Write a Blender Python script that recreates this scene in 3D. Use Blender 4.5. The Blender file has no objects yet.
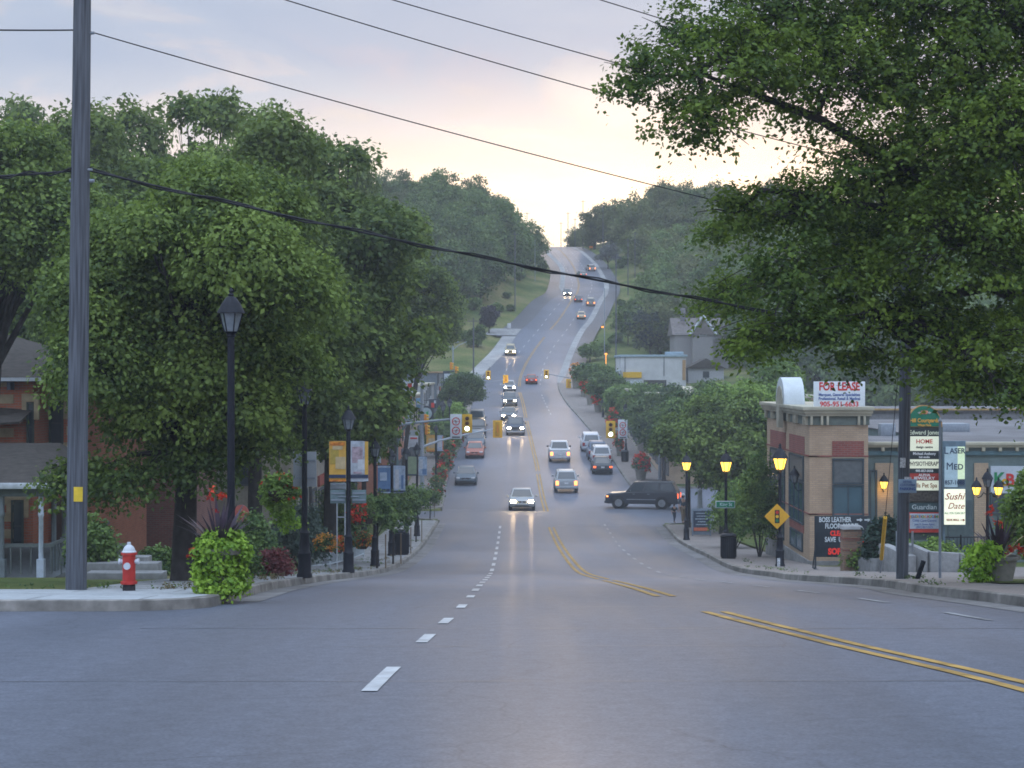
import bpy, bmesh, math, random
import numpy as np
from mathutils import Vector, Matrix, Euler

random.seed(7)
scn = bpy.context.scene
COL = scn.collection
R = math.radians
PI = math.pi
F, CX, HY = 1700.0, 512.0, 372.0      # lens of the photograph in pixels, used only to turn measured sizes into metres


# ------------------------------------------------------------------ materials
_mc = {}
def M(name, color, rough=.75, metal=0.0, noise=.18, scale=6.0, bump=0.0, emit=None, estr=0.0, spec=.3, stain=0.0, stretch=None):
    if name in _mc: return _mc[name]
    m = bpy.data.materials.new(name); m.use_nodes = True
    nt = m.node_tree; N = nt.nodes; L = nt.links
    b = N['Principled BSDF']
    b.inputs['Roughness'].default_value = rough
    b.inputs['Metallic'].default_value = metal
    b.inputs['Specular IOR Level'].default_value = spec
    tc = N.new('ShaderNodeTexCoord')
    nz = N.new('ShaderNodeTexNoise'); nz.inputs['Scale'].default_value = scale; nz.inputs['Detail'].default_value = 6
    if stretch:
        mpp = N.new('ShaderNodeMapping'); mpp.inputs['Scale'].default_value = stretch; L.new(tc.outputs['Object'], mpp.inputs[0]); L.new(mpp.outputs[0], nz.inputs['Vector'])
    else: L.new(tc.outputs['Object'], nz.inputs['Vector'])
    mr = N.new('ShaderNodeMapRange')
    mr.inputs['From Min'].default_value = .3; mr.inputs['From Max'].default_value = .7
    mr.inputs['To Min'].default_value = 1 - noise; mr.inputs['To Max'].default_value = 1 + noise
    L.new(nz.outputs['Fac'], mr.inputs['Value'])
    vm = N.new('ShaderNodeVectorMath'); vm.operation = 'SCALE'
    vm.inputs[0].default_value = color[:3]
    L.new(mr.outputs['Result'], vm.inputs['Scale'])
    L.new(vm.outputs['Vector'], b.inputs['Base Color'])
    if stain:
        n2 = N.new('ShaderNodeTexNoise'); n2.inputs['Scale'].default_value = scale * .17; n2.inputs['Detail'].default_value = 3
        L.new(tc.outputs['Object'], n2.inputs['Vector'])
        m2 = N.new('ShaderNodeMapRange'); m2.inputs['From Min'].default_value = .35; m2.inputs['From Max'].default_value = .65
        m2.inputs['To Min'].default_value = 1 - stain; m2.inputs['To Max'].default_value = 1 + stain * .4
        L.new(n2.outputs['Fac'], m2.inputs['Value'])
        v2 = N.new('ShaderNodeVectorMath'); v2.operation = 'SCALE'
        L.new(vm.outputs['Vector'], v2.inputs[0]); L.new(m2.outputs['Result'], v2.inputs['Scale'])
        L.new(v2.outputs['Vector'], b.inputs['Base Color'])
    if bump:
        bp = N.new('ShaderNodeBump'); bp.inputs['Strength'].default_value = bump; bp.inputs['Distance'].default_value = .02
        L.new(nz.outputs['Fac'], bp.inputs['Height']); L.new(bp.outputs['Normal'], b.inputs['Normal'])
    if emit:
        b.inputs['Emission Color'].default_value = (*emit, 1); b.inputs['Emission Strength'].default_value = estr
    _mc[name] = m
    return m

def brick(name, c1, c2, mortar, w=.22, h=.075, wall='x'):
    if name in _mc: return _mc[name]
    m = bpy.data.materials.new(name); m.use_nodes = True
    nt = m.node_tree; N = nt.nodes; L = nt.links; b = N['Principled BSDF']; b.inputs['Roughness'].default_value = .85
    tc = N.new('ShaderNodeTexCoord'); sp = N.new('ShaderNodeSeparateXYZ'); L.new(tc.outputs['Object'], sp.inputs[0])
    ad = N.new('ShaderNodeMath'); L.new(sp.outputs['X'], ad.inputs[0]); L.new(sp.outputs['Y'], ad.inputs[1])
    cb = N.new('ShaderNodeCombineXYZ'); L.new(ad.outputs[0], cb.inputs['X']); L.new(sp.outputs['Z'], cb.inputs['Y'])
    bk = N.new('ShaderNodeTexBrick')
    bk.inputs['Color1'].default_value = (*c1, 1); bk.inputs['Color2'].default_value = (*c2, 1); bk.inputs['Mortar'].default_value = (*mortar, 1)
    bk.inputs['Scale'].default_value = 1; bk.inputs['Mortar Size'].default_value = .01
    bk.inputs['Brick Width'].default_value = w; bk.inputs['Row Height'].default_value = h
    L.new(cb.outputs[0], bk.inputs['Vector'])
    nz = N.new('ShaderNodeTexNoise'); nz.inputs['Scale'].default_value = 1.3; nz.inputs['Detail'].default_value = 5; L.new(tc.outputs['Object'], nz.inputs['Vector'])
    mr = N.new('ShaderNodeMapRange'); mr.inputs['To Min'].default_value = .65; mr.inputs['To Max'].default_value = 1.3; L.new(nz.outputs['Fac'], mr.inputs['Value'])
    vm = N.new('ShaderNodeVectorMath'); vm.operation = 'SCALE'; L.new(bk.outputs['Color'], vm.inputs[0]); L.new(mr.outputs[0], vm.inputs['Scale'])
    L.new(vm.outputs[0], b.inputs['Base Color'])
    bp = N.new('ShaderNodeBump'); bp.inputs['Strength'].default_value = .3; bp.inputs['Distance'].default_value = .01
    L.new(bk.outputs['Fac'], bp.inputs['Height']); bp.invert = True; L.new(bp.outputs[0], b.inputs['Normal'])
    _mc[name] = m; return m

def leafmat(name, dark, light, trans=.35, rough=.6):
    if name in _mc: return _mc[name]
    m = bpy.data.materials.new(name); m.use_nodes = True
    nt = m.node_tree; N = nt.nodes; L = nt.links
    N.remove(N['Principled BSDF']); out = N['Material Output']
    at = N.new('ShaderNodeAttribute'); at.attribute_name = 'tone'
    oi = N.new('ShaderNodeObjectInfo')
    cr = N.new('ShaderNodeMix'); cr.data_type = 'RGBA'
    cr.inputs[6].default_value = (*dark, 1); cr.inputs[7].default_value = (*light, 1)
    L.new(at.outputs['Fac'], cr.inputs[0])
    mr = N.new('ShaderNodeMapRange'); mr.inputs['To Min'].default_value = .8; mr.inputs['To Max'].default_value = 1.2
    L.new(oi.outputs['Random'], mr.inputs['Value'])
    vm = N.new('ShaderNodeVectorMath'); vm.operation = 'SCALE'; L.new(cr.outputs[2], vm.inputs[0]); L.new(mr.outputs[0], vm.inputs['Scale'])
    d = N.new('ShaderNodeBsdfDiffuse'); t = N.new('ShaderNodeBsdfTranslucent'); g = N.new('ShaderNodeBsdfGlossy'); g.inputs['Roughness'].default_value = rough
    g.inputs['Color'].default_value = (.5, .55, .6, 1)
    L.new(vm.outputs[0], d.inputs['Color']); L.new(vm.outputs[0], t.inputs['Color'])
    a = N.new('ShaderNodeMixShader'); a.inputs[0].default_value = trans; L.new(d.outputs[0], a.inputs[1]); L.new(t.outputs[0], a.inputs[2])
    c = N.new('ShaderNodeMixShader'); c.inputs[0].default_value = .035; L.new(a.outputs[0], c.inputs[1]); L.new(g.outputs[0], c.inputs[2])
    L.new(c.outputs[0], out.inputs['Surface'])
    _mc[name] = m; return m

def glow(name, color, strength):
    return M(name, (color[0]*.5, color[1]*.5, color[2]*.5), rough=.3, noise=.05, emit=color, estr=strength)

def road_mat(name, base, joint=True):
    m = bpy.data.materials.new(name); m.use_nodes = True
    nt = m.node_tree; N = nt.nodes; L = nt.links; b = N['Principled BSDF']
    b.inputs['Specular IOR Level'].default_value = .22
    tc = N.new('ShaderNodeTexCoord')
    def noise(scale, det, vec=None, sc=(1, 1, 1)):
        mp = N.new('ShaderNodeMapping'); mp.inputs['Scale'].default_value = sc; L.new(vec or tc.outputs['Object'], mp.inputs[0])
        n = N.new('ShaderNodeTexNoise'); n.inputs['Scale'].default_value = scale; n.inputs['Detail'].default_value = det; L.new(mp.outputs[0], n.inputs['Vector']); return n
    def rng(node, lo, hi, a=.3, c=.7):
        r = N.new('ShaderNodeMapRange'); r.inputs['From Min'].default_value = a; r.inputs['From Max'].default_value = c
        r.inputs['To Min'].default_value = lo; r.inputs['To Max'].default_value = hi; L.new(node.outputs['Fac'], r.inputs['Value']); return r
    fine = rng(noise(38, 4), .76, 1.24); agg = rng(noise(7, 9), .88, 1.12)
    track = rng(noise(1.0, 3, sc=(.9, .012, 1)), .86, 1.1); patch = rng(noise(.10, 5, sc=(1, .5, 1)), .86, 1.12, .42, .58)
    cur = None
    for r in (fine, agg, track, patch):
        if cur is None: cur = r.outputs[0]; continue
        mm = N.new('ShaderNodeMath'); mm.operation = 'MULTIPLY'; L.new(cur, mm.inputs[0]); L.new(r.outputs[0], mm.inputs[1]); cur = mm.outputs[0]
    # thin sealed cracks
    vo = N.new('ShaderNodeTexVoronoi'); vo.feature = 'DISTANCE_TO_EDGE'; vo.inputs['Scale'].default_value = .22
    wp = noise(.6, 4); vadd = N.new('ShaderNodeVectorMath'); vadd.operation = 'ADD'
    L.new(tc.outputs['Object'], vadd.inputs[0]); L.new(wp.outputs['Color'], vadd.inputs[1]); L.new(vadd.outputs[0], vo.inputs['Vector'])
    ck = N.new('ShaderNodeMapRange'); ck.inputs['From Min'].default_value = .001; ck.inputs['From Max'].default_value = .0045
    ck.inputs['To Min'].default_value = .82; ck.inputs['To Max'].default_value = 1; L.new(vo.outputs['Distance'], ck.inputs['Value'])
    mm = N.new('ShaderNodeMath'); mm.operation = 'MULTIPLY'; L.new(cur, mm.inputs[0]); L.new(ck.outputs[0], mm.inputs[1]); cur = mm.outputs[0]
    vm = N.new('ShaderNodeVectorMath'); vm.operation = 'SCALE'; vm.inputs[0].default_value = base; L.new(cur, vm.inputs['Scale'])
    L.new(vm.outputs[0], b.inputs['Base Color'])
    rr = rng(noise(1.0, 3, sc=(.9, .012, 1)), .66, .78); L.new(rr.outputs[0], b.inputs['Roughness'])
    bp = N.new('ShaderNodeBump'); bp.inputs['Strength'].default_value = .25; bp.inputs['Distance'].default_value = .004
    L.new(fine.outputs[0], bp.inputs['Height']); L.new(bp.outputs[0], b.inputs['Normal'])
    gl = N.new('ShaderNodeBsdfGlossy'); gl.inputs['Roughness'].default_value = .17; gl.inputs['Color'].default_value = (.9, .9, .95, 1)
    b2 = N.new('ShaderNodeBump'); b2.inputs['Strength'].default_value = .08; b2.inputs['Distance'].default_value = .002; L.new(fine.outputs[0], b2.inputs['Height']); L.new(b2.outputs[0], gl.inputs['Normal'])
    ms = N.new('ShaderNodeMixShader'); ms.inputs[0].default_value = .022; L.new(b.outputs[0], ms.inputs[1]); L.new(gl.outputs[0], ms.inputs[2]); L.new(ms.outputs[0], N['Material Output'].inputs['Surface'])
    _mc[name] = m; return m

# ------------------------------------------------------------------ mesh building
class MB:
    def __init__(s): s.v = []; s.f = []; s.m = []
    def add(s, vs, fs, m=0):
        n = len(s.v); s.v += [tuple(v) for v in vs]; s.f += [tuple(i + n for i in f) for f in fs]; s.m += [m] * len(fs); return s
    def box(s, c, d, rz=0, m=0, top=1.0, rx=0):
        hx, hy, hz = d[0]/2, d[1]/2, d[2]/2; vs = []
        mt = Matrix.Rotation(rz, 3, 'Z') @ Matrix.Rotation(rx, 3, 'X')
        for z in (-1, 1):
            t = top if z > 0 else 1
            for x, y in ((-1, -1), (1, -1), (1, 1), (-1, 1)):
                vs.append(mt @ Vector((x*hx*t, y*hy*t, z*hz)) + Vector(c))
        return s.add(vs, [(3,2,1,0), (4,5,6,7), (0,1,5,4), (1,2,6,5), (2,3,7,6), (3,0,4,7)], m)
    def tube(s, pts, rad, n=8, m=0, cap=True):
        pts = [Vector(p) for p in pts]
        if not isinstance(rad, (list, tuple)): rad = [rad]*len(pts)
        vs = []; fs = []; up = None
        for i, p in enumerate(pts):
            d = (pts[min(i+1, len(pts)-1)] - pts[max(i-1, 0)]).normalized()
            if up is None: up = Vector((0, 0, 1)) if abs(d.z) < .9 else Vector((1, 0, 0))
            x = d.cross(up).normalized(); y = x.cross(d).normalized(); up = y
            for k in range(n):
                a = 2*PI*k/n; vs.append(p + x*math.cos(a)*rad[i] + y*math.sin(a)*rad[i])
        for i in range(len(pts)-1):
            for k in range(n):
                a, b = i*n+k, i*n+(k+1) % n; fs.append((a, b, b+n, a+n))
        if cap: fs.append(tuple(range(n-1, -1, -1))); fs.append(tuple(range((len(pts)-1)*n, len(pts)*n)))
        return s.add(vs, fs, m)
    def lathe(s, prof, c=(0, 0, 0), n=16, m=0, ph=0.0, sx=1, sy=1):
        vs = []; fs = []
        for r, z in prof:
            for k in range(n):
                a = 2*PI*(k+ph)/n; vs.append((c[0]+r*math.cos(a)*sx, c[1]+r*math.sin(a)*sy, c[2]+z))
        for i in range(len(prof)-1):
            for k in range(n):
                a, b = i*n+k, i*n+(k+1) % n; fs.append((a, b, b+n, a+n))
        fs.append(tuple(range(n-1, -1, -1))); fs.append(tuple(range((len(prof)-1)*n, len(prof)*n)))
        return s.add(vs, fs, m)
    def prism(s, poly, a, b, m=0, axis='y'):
        n = len(poly)
        def P3(p, t): return (p[0], t, p[1]) if axis == 'y' else ((t, p[0], p[1]) if axis == 'x' else (p[0], p[1], t))
        vs = [P3(p, a) for p in poly] + [P3(p, b) for p in poly]
        fs = [tuple(range(n)), tuple(range(2*n-1, n-1, -1))] + [(i, (i+1) % n + 0, (i+1) % n + n, i+n)[::-1] for i in range(n)]
        return s.add(vs, fs, m)
    def quad(s, *p, m=0): return s.add(p, [tuple(range(len(p)))], m)
    def disc(s, c, r, axis='y', n=16, m=0, sgn=-1):
        vs = []
        for k in range(n):
            a = 2*PI*k/n*-sgn
            u, v = r*math.cos(a), r*math.sin(a)
            vs.append((c[0]+u, c[1], c[2]+v) if axis == 'y' else ((c[0], c[1]+u, c[2]+v) if axis == 'x' else (c[0]+u, c[1]+v, c[2])))
        return s.add(vs, [tuple(range(n))], m)
    def mesh(s, name, mats, smooth=True, bevel=0, seg=2, angle=38):
        me = bpy.data.meshes.new(name); me.from_pydata(s.v, [], s.f)
        for x in (mats if isinstance(mats, (list, tuple)) else [mats]): me.materials.append(x)
        me.polygons.foreach_set('material_index', s.m)
        bm = bmesh.new(); bm.from_mesh(me)
        bmesh.ops.recalc_face_normals(bm, faces=bm.faces)
        if bevel:
            es = [e for e in bm.edges if len(e.link_faces) == 2 and e.calc_face_angle(0) > .5]
            bmesh.ops.bevel(bm, geom=es, offset=bevel, segments=seg, affect='EDGES', profile=.5, clamp_overlap=True)
        bm.to_mesh(me); bm.free()
        if smooth:
            me.polygons.foreach_set('use_smooth', [True]*len(me.polygons)); me.set_sharp_from_angle(angle=R(angle))
        me.update(); return me
    def build(s, name, mats, parent=None, **k):
        o = bpy.data.objects.new(name, s.mesh(name, mats, **k)); COL.objects.link(o)
        if parent: o.parent = parent
        return o

def tag(o, label=None, cat=None, group=None, kind=None):
    if label: o['label'] = label
    if cat: o['category'] = cat
    if group: o['group'] = group
    if kind: o['kind'] = kind
    return o
def struct(o): o['kind'] = 'structure'; return o
def thing(name, label, cat, loc=(0, 0, 0), rz=0, group=None):
    o = bpy.data.objects.new(name, None); COL.objects.link(o); o.location = loc; o.rotation_euler = (0, 0, rz)
    o.empty_display_size = .2
    return tag(o, label, cat, group)
KIDS = {}
def dup(root, loc, rz=0, label=None, scale=None, group=None):
    r = root.copy(); COL.objects.link(r); r.location = loc; r.rotation_euler = (0, 0, rz)
    if label: r['label'] = label
    if group: r['group'] = group
    if scale is not None: r.scale = scale if isinstance(scale, (tuple, list)) else (scale,)*3
    if root.name not in KIDS:
        KIDS[root.name] = [(c, [g for g in bpy.data.objects if g.parent == c]) for c in bpy.data.objects if c.parent == root]
    for ch, gs in KIDS[root.name]:
        c = ch.copy(); COL.objects.link(c); c.parent = r
        for g in gs:
            d = g.copy(); COL.objects.link(d); d.parent = c
    return r

_fc = []
def text(body, size, mat, parent, loc, rot=(PI/2, 0, 0), name='lettering', xs=1.0, ext=.004, align='CENTER', bold=0.0, shear=0.0):
    cu = bpy.data.curves.new('t', 'FONT'); cu.body = body; cu.size = size; cu.align_x = align; cu.align_y = 'CENTER'
    cu.extrude = ext; cu.offset = bold; cu.shear = shear; cu.resolution_u = 3
    o = bpy.data.objects.new('t', cu); COL.objects.link(o)
    bpy.context.view_layer.update()
    me = bpy.data.meshes.new_from_object(o.evaluated_get(bpy.context.evaluated_depsgraph_get()))
    bpy.data.objects.remove(o); bpy.data.curves.remove(cu)
    me.materials.clear(); me.materials.append(mat)
    q = bpy.data.objects.new(name, me); COL.objects.link(q); q.location = loc; q.rotation_euler = rot; q.scale = (xs, 1, 1)
    q.parent = parent
    return q

# ------------------------------------------------------------------ the lie of the land
def pchip(xs, ys):
    xs = np.array(xs, float); ys = np.array(ys, float); h = np.diff(xs); dl = np.diff(ys)/h
    m = np.zeros(len(xs)); m[0] = dl[0]; m[-1] = dl[-1]
    for i in range(1, len(xs)-1):
        if dl[i-1]*dl[i] <= 0: m[i] = 0
        else:
            w1 = 2*h[i]+h[i-1]; w2 = h[i]+2*h[i-1]; m[i] = (w1+w2)/(w1/dl[i-1]+w2/dl[i])
    def f(x):
        x = np.clip(np.asarray(x, float), xs[0], xs[-1]); i = np.clip(np.searchsorted(xs, x)-1, 0, len(xs)-2)
        t = (x-xs[i])/h[i]; t2 = t*t; t3 = t2*t
        return (2*t3-3*t2+1)*ys[i]+(t3-2*t2+t)*h[i]*m[i]+(-2*t3+3*t2)*ys[i+1]+(t3-t2)*h[i]*m[i+1]
    return f
PROF = [(-80, 1.5), (-30, .3), (0, -1.6), (10, -2.3), (25, -3.43), (31, -4.0), (37, -4.62), (45, -5.47), (57, -6.68), (68, -7.5), (86, -8.55), (100, -9.12),
        (118, -9.62), (130, -9.72), (145, -9.4), (165, -8.4), (185, -7.0), (220, -4.6), (250, -2.75), (270, -1.4), (290, .7), (310, 3.45), (350, 9.5), (400, 18), (450, 25.5),
        (500, 33), (550, 39.5), (585, 43), (615, 44.8), (650, 45), (750, 42), (1000, 36), (1800, 30)]
P = pchip(*zip(*PROF))
Lf = pchip(*zip(*[(-80, -6), (0, -4.6), (23, -4.6), (26, -4.32), (33, -4.5), (40, -4.5), (50, -4.2), (66, -4.05), (96, -4.4), (105, -4.5), (118, -4.85), (155, -5.6), (176, -5.4), (200, -5.3),
        (232, -5.3), (272, -4.8), (290, -3.7), (311, -1.3), (345, 2.0), (357, 4.0), (393, 9.2), (405, 11.8), (433, 13.5), (467, 14.5), (525, 12), (600, 9.9), (700, 2), (1800, -60)]))
Yf = pchip(*zip(*[(-80, 14), (0, 5.6), (10, 4.65), (14, 4.2), (18.5, 3.4), (24, 2.72), (28, 2.55), (31, 2.5), (57, 2.3), (105, 2.3), (118, 2.36), (155, 2.34), (176, 2.1), (200, 1.76), (232, 1.4), (250, 1.1), (272, 1.28), (290, 2.05),
        (311, 3.85), (345, 7.9), (357, 9.6), (393, 14), (405, 15.5), (433, 16.9), (467, 17.3), (525, 16), (600, 14.1), (700, 8), (1800, -54)]))
Rf = pchip(*zip(*[(-80, 22), (0, 12), (10, 10.5), (20, 8), (24, 7.4), (29, 7.1), (34, 7.4), (43, 7.0), (48, 7.3), (57, 7.5), (71, 8.04), (83, 8.25), (101, 9.0), (140, 9.8), (155, 9.75), (176, 9.3), (200, 8.35), (232, 7.1), (250, 6.9),
        (272, 7.3), (290, 8.46), (311, 10.2), (345, 13.8), (357, 15.7), (393, 20.1), (405, 21.7), (433, 23.2), (467, 23.3), (525, 21.8), (600, 19), (700, 14), (1800, -48)]))
riseL = pchip(*zip(*[(0, 0), (240, 0), (290, 1.0), (330, 2.5), (400, 8), (500, 11), (600, 7), (700, 5), (1800, 3)]))
riseR = pchip(*zip(*[(0, 0), (280, 0), (330, .6), (400, 1.8), (470, 6.5), (540, 9), (620, 5), (700, 4), (1800, 3)]))
def ss(t): t = np.clip(t, 0, 1); return t*t*(3-2*t)
def Hn(x, y):
    x = np.asarray(x, float); y = np.asarray(y, float)
    sl = Lf(y) - x; sr = x - Rf(y)
    sh = np.where(y > 265, 4.2, 0)
    z = P(y) + .1
    z = z + ss((sl-sh)/28)*riseL(y) + ss((sr-sh)/30)*riseR(y)
    z = z + np.maximum(sl-60, 0)*.05 + ss((sr-14)/50)*8*ss((y-85)/50)*(1-ss((y-230)/80)) + ss((sl-16)/50)*7*ss((y-90)/60)*(1-ss((y-240)/80))
    z = z + np.maximum(sr-60, 0)*.04
    wob = np.sin(x*.21+y*.13)*np.sin(x*.07-y*.11)
    z = z + wob*.35*ss((np.maximum(sl, sr)-12)/20)*ss((y-150)/80)
    return z
def H(x, y): return float(Hn(x, y))
def G(x, y): return (x, y, H(x, y)+.05)      # sidewalk level near the street
_ds = np.linspace(9, 600, 3000); _rows = HY - F*P(_ds)/_ds
def D(row):            # distance at which the road shows on this pixel row (monotone part)
    return float(np.interp(-row, -_rows, _ds))
def X(px, d): return (px-CX)/F*d
def Z(row, d): return -(row-HY)/F*d

def grid_mesh(name, xs2, ys, zf, mat):
    # xs2: function y -> array of x; builds a sheet
    rows = [xs2(y) for y in ys]; n = len(rows[0])
    X_ = np.array(rows); Y_ = np.repeat(np.array(ys)[:, None], n, 1); Z_ = zf(X_, Y_)
    v = np.stack([X_, Y_, Z_], -1).reshape(-1, 3)
    f = [(i*n+k, i*n+k+1, (i+1)*n+k+1, (i+1)*n+k) for i in range(len(ys)-1) for k in range(n-1)]
    me = bpy.data.meshes.new(name); me.from_pydata(v.tolist(), [], f); me.materials.append(mat)
    me.polygons.foreach_set('use_smooth', [True]*len(f)); me.update()
    o = bpy.data.objects.new(name, me); COL.objects.link(o); return struct(o)

# ------------------------------------------------------------------ foliage
LAST = {}
def twigs(parent, r=.006, frac=1.0, pull=.35):
    c, l = LAST['c'], LAST['l']; k = int(len(c)*frac); c, l = c[:k], l[:k]; rg = np.random.default_rng(5)
    s0 = l + (c-l)*pull + rg.normal(size=c.shape)*.05; mid = (s0+c)/2 + rg.normal(size=c.shape)*.06; n = len(c)
    V = np.empty((n, 7, 3)); a = np.cross(c-s0, [0.1, .2, 1.0]); a /= np.linalg.norm(a, axis=1)[:, None]+1e-6; b = np.cross(c-s0, a); b /= np.linalg.norm(b, axis=1)[:, None]+1e-6
    for j, (u, v) in enumerate(((1, 0), (-.5, .87), (-.5, -.87))): V[:, j] = s0+(a*u+b*v)*r; V[:, 3+j] = mid+(a*u+b*v)*r*.7
    V[:, 6] = c; base = (np.arange(n)*7)[:, None]
    F_ = np.concatenate([base+np.array([[j, (j+1) % 3, 3+(j+1) % 3]]) for j in range(3)]+[base+np.array([[j, 3+(j+1) % 3, 3+j]]) for j in range(3)]+[base+np.array([[3+j, 3+(j+1) % 3, 6]]) for j in range(3)])
    me = bpy.data.meshes.new('twigs'); me.from_pydata(V.reshape(-1, 3).tolist(), [], F_.tolist()); me.materials.append(_mc['bark']); o = bpy.data.objects.new('twigs', me); COL.objects.link(o); o.parent = parent; return o
def foliage_mesh(name, mat, lobes, n_clump, per, leaf, spread, seed, droop=.08, shell=(.55, 1.05), flat=.7, sub=None):
    rg = np.random.default_rng(seed)
    lobes = np.array(lobes, float)
    w = (lobes[:, 3]*lobes[:, 4]*lobes[:, 5])**(2/3); w /= w.sum()
    li = rg.choice(len(lobes), n_clump, p=w)
    d = rg.normal(size=(n_clump, 3)); d /= np.linalg.norm(d, axis=1)[:, None]
    d[:, 2] = np.where(d[:, 2] < -.55, -d[:, 2], d[:, 2])
    rr = rg.uniform(shell[0]**2, shell[1]**2, n_clump)**.5
    c = lobes[li, :3] + d*lobes[li, 3:6]*rr[:, None]
    lob_t = rg.normal(0, .16, len(lobes))
    tone_c = np.clip(rg.normal(.42, .26, n_clump) + lob_t[li] + .3*(rr-.8) + .12*d[:, 2], 0, 1)  # random tone plus painted shading: outer, upper clumps lighter, inner ones darker
    size_c = rg.uniform(.5, 1.45, n_clump)
    n = n_clump*per
    ci = np.repeat(np.arange(n_clump), per)
    off = np.clip(rg.normal(size=(n, 3)), -1.7, 1.7)*spread*size_c[ci][:, None]*np.array([1, 1, flat])
    p = c[ci] + off
    p[:, 2] -= (off[:, 0]**2+off[:, 1]**2)*droop/max(spread, .01)
    # leaf frames: outward/upward facing with scatter
    nrm = d[ci]*.6 + rg.normal(size=(n, 3))*.55 + np.array([0, 0, .55]); nrm /= np.linalg.norm(nrm, axis=1)[:, None]
    a = rg.normal(size=(n, 3)) + off*1.2/spread - np.array([0, 0, .5]); a -= nrm*(a*nrm).sum(1)[:, None]; a /= np.linalg.norm(a, axis=1)[:, None]+1e-6
    b = np.cross(nrm, a)
    s = leaf*rg.uniform(.6, 1.3, n)[:, None]
    v = np.empty((n, 4, 3)); v[:, 0] = p - a*s*.5; v[:, 1] = p + b*s*.36 + nrm*s*.08; v[:, 2] = p + a*s*.6; v[:, 3] = p - b*s*.36 + nrm*s*.08
    me = bpy.data.meshes.new(name)
    me.vertices.add(n*4); me.vertices.foreach_set('co', v.reshape(-1))
    me.loops.add(n*4); me.loops.foreach_set('vertex_index', np.arange(n*4))
    me.polygons.add(n); me.polygons.foreach_set('loop_start', np.arange(n)*4); me.polygons.foreach_set('loop_total', np.full(n, 4))
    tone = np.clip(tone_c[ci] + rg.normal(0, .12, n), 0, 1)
    at = me.attributes.new('tone', 'FLOAT', 'POINT'); at.data.foreach_set('value', np.repeat(tone, 4))
    me.materials.append(mat); me.update(calc_edges=True)
    LAST['c'] = c; LAST['l'] = lobes[li, :3]
    return me
def foliage(name, mat, parent, *a, **k):
    o = bpy.data.objects.new(name, foliage_mesh(name, mat, *a, **k)); COL.objects.link(o)
    if parent: o.parent = parent
    return o
def crown_lobes(rx, rz, z0, n, seed, r=.42, cone=0.0):
    rg = random.Random(seed); out = [(0, 0, z0, rx*.6, rx*.6, rz*.62)]; n = int(n*1.5)
    for i in range(n):
        u = (i+.5)/n; phi = i*2.39996+rg.uniform(-.5, .5); zz = 1-2*u
        q = math.sqrt(1-zz*zz)*(1-cone*max(zz, 0)); k = rg.uniform(.55, .88); s = rg.uniform(.55, 1.15)*r
        if zz < -.3: k *= .9
        out.append((rx*k*q*math.cos(phi), rx*k*q*math.sin(phi), z0+rz*k*zz*1.05, rx*s, rx*s*rg.uniform(.8, 1.1), rx*s*rg.uniform(.55, .8)))
    return out
def limbs(mb, lobes, z_fork, r0, base_r, seed, lean=(0, 0)):
    rg = random.Random(seed); top = Vector((lean[0], lean[1], z_fork))
    mb.tube([(0, 0, -.3), (0, 0, .15), (lean[0]*.15, lean[1]*.15, z_fork*.35), (lean[0]*.5, lean[1]*.5, z_fork*.7), top], [base_r*1.5, base_r*1.15, base_r, base_r*.88, base_r*.8], n=10)
    for l in lobes:
        e = Vector(l[:3]); d = e-top; st = Vector((lean[0]*.8, lean[1]*.8, z_fork*rg.uniform(.8, .97)))
        mid = st+(e-st)*.45+Vector((rg.uniform(-.2, .2), rg.uniform(-.2, .2), d.length*.1))
        rr = r0*rg.uniform(.7, 1.1)
        mb.tube([st, mid, e], [rr, rr*.6, rr*.25], n=6)
        for _ in range(3):
            t = e + Vector((rg.uniform(-1, 1)*l[3], rg.uniform(-1, 1)*l[4], rg.uniform(-.2, .9)*l[5]))*.85
            mb.tube([mid+(e-mid)*.6, (mid+t)/2+Vector((0, 0, .1)), t], [rr*.35, rr*.22, rr*.07], n=4)
    return mb
# ------------------------------------------------------------------ sky, sun, camera
cam = bpy.data.objects.new('camera', bpy.data.cameras.new('camera')); COL.objects.link(cam); scn.camera = cam
cam.data.sensor_width = 36; cam.data.lens = 36*F/1024; cam.location = (0, 0, 0); cam.rotation_euler = (PI/2, 0, 0)
cam.data.shift_y = (HY-384)/1024.0; cam.data.clip_end = 6000; cam.data.clip_start = .1
scn.view_settings.view_transform = 'Standard'; scn.view_settings.look = 'None'; scn.view_settings.exposure = 0
scn.cycles.filter_width = 1.7
scn.cycles.max_bounces = 6; scn.cycles.transparent_max_bounces = 6
scn.cycles.sample_clamp_indirect = 4.0

SUN_EL, SUN_AZ = 5.0, 3.0        # low behind the far crest, just right of the road
w = bpy.data.worlds.new('World'); scn.world = w; w.use_nodes = True
nt = w.node_tree; N = nt.nodes; L = nt.links; N.clear()
out = N.new('ShaderNodeOutputWorld')
sky = N.new('ShaderNodeTexSky'); sky.sky_type = 'NISHITA'; sky.sun_disc = False
sky.sun_elevation = R(SUN_EL); sky.sun_rotation = R(SUN_AZ)
bg1 = N.new('ShaderNodeBackground'); bg1.inputs['Strength'].default_value = .10; L.new(sky.outputs[0], bg1.inputs[0])
tc = N.new('ShaderNodeTexCoord'); sp = N.new('ShaderNodeSeparateXYZ'); L.new(tc.outputs['Generated'], sp.inputs[0])
def math_(op, a, b=None):
    n = N.new('ShaderNodeMath'); n.operation = op
    for i, v in enumerate((a, b)):
        if v is None: continue
        if isinstance(v, (int, float)): n.inputs[i].default_value = v
        else: L.new(v, n.inputs[i])
    return n.outputs[0]
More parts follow.
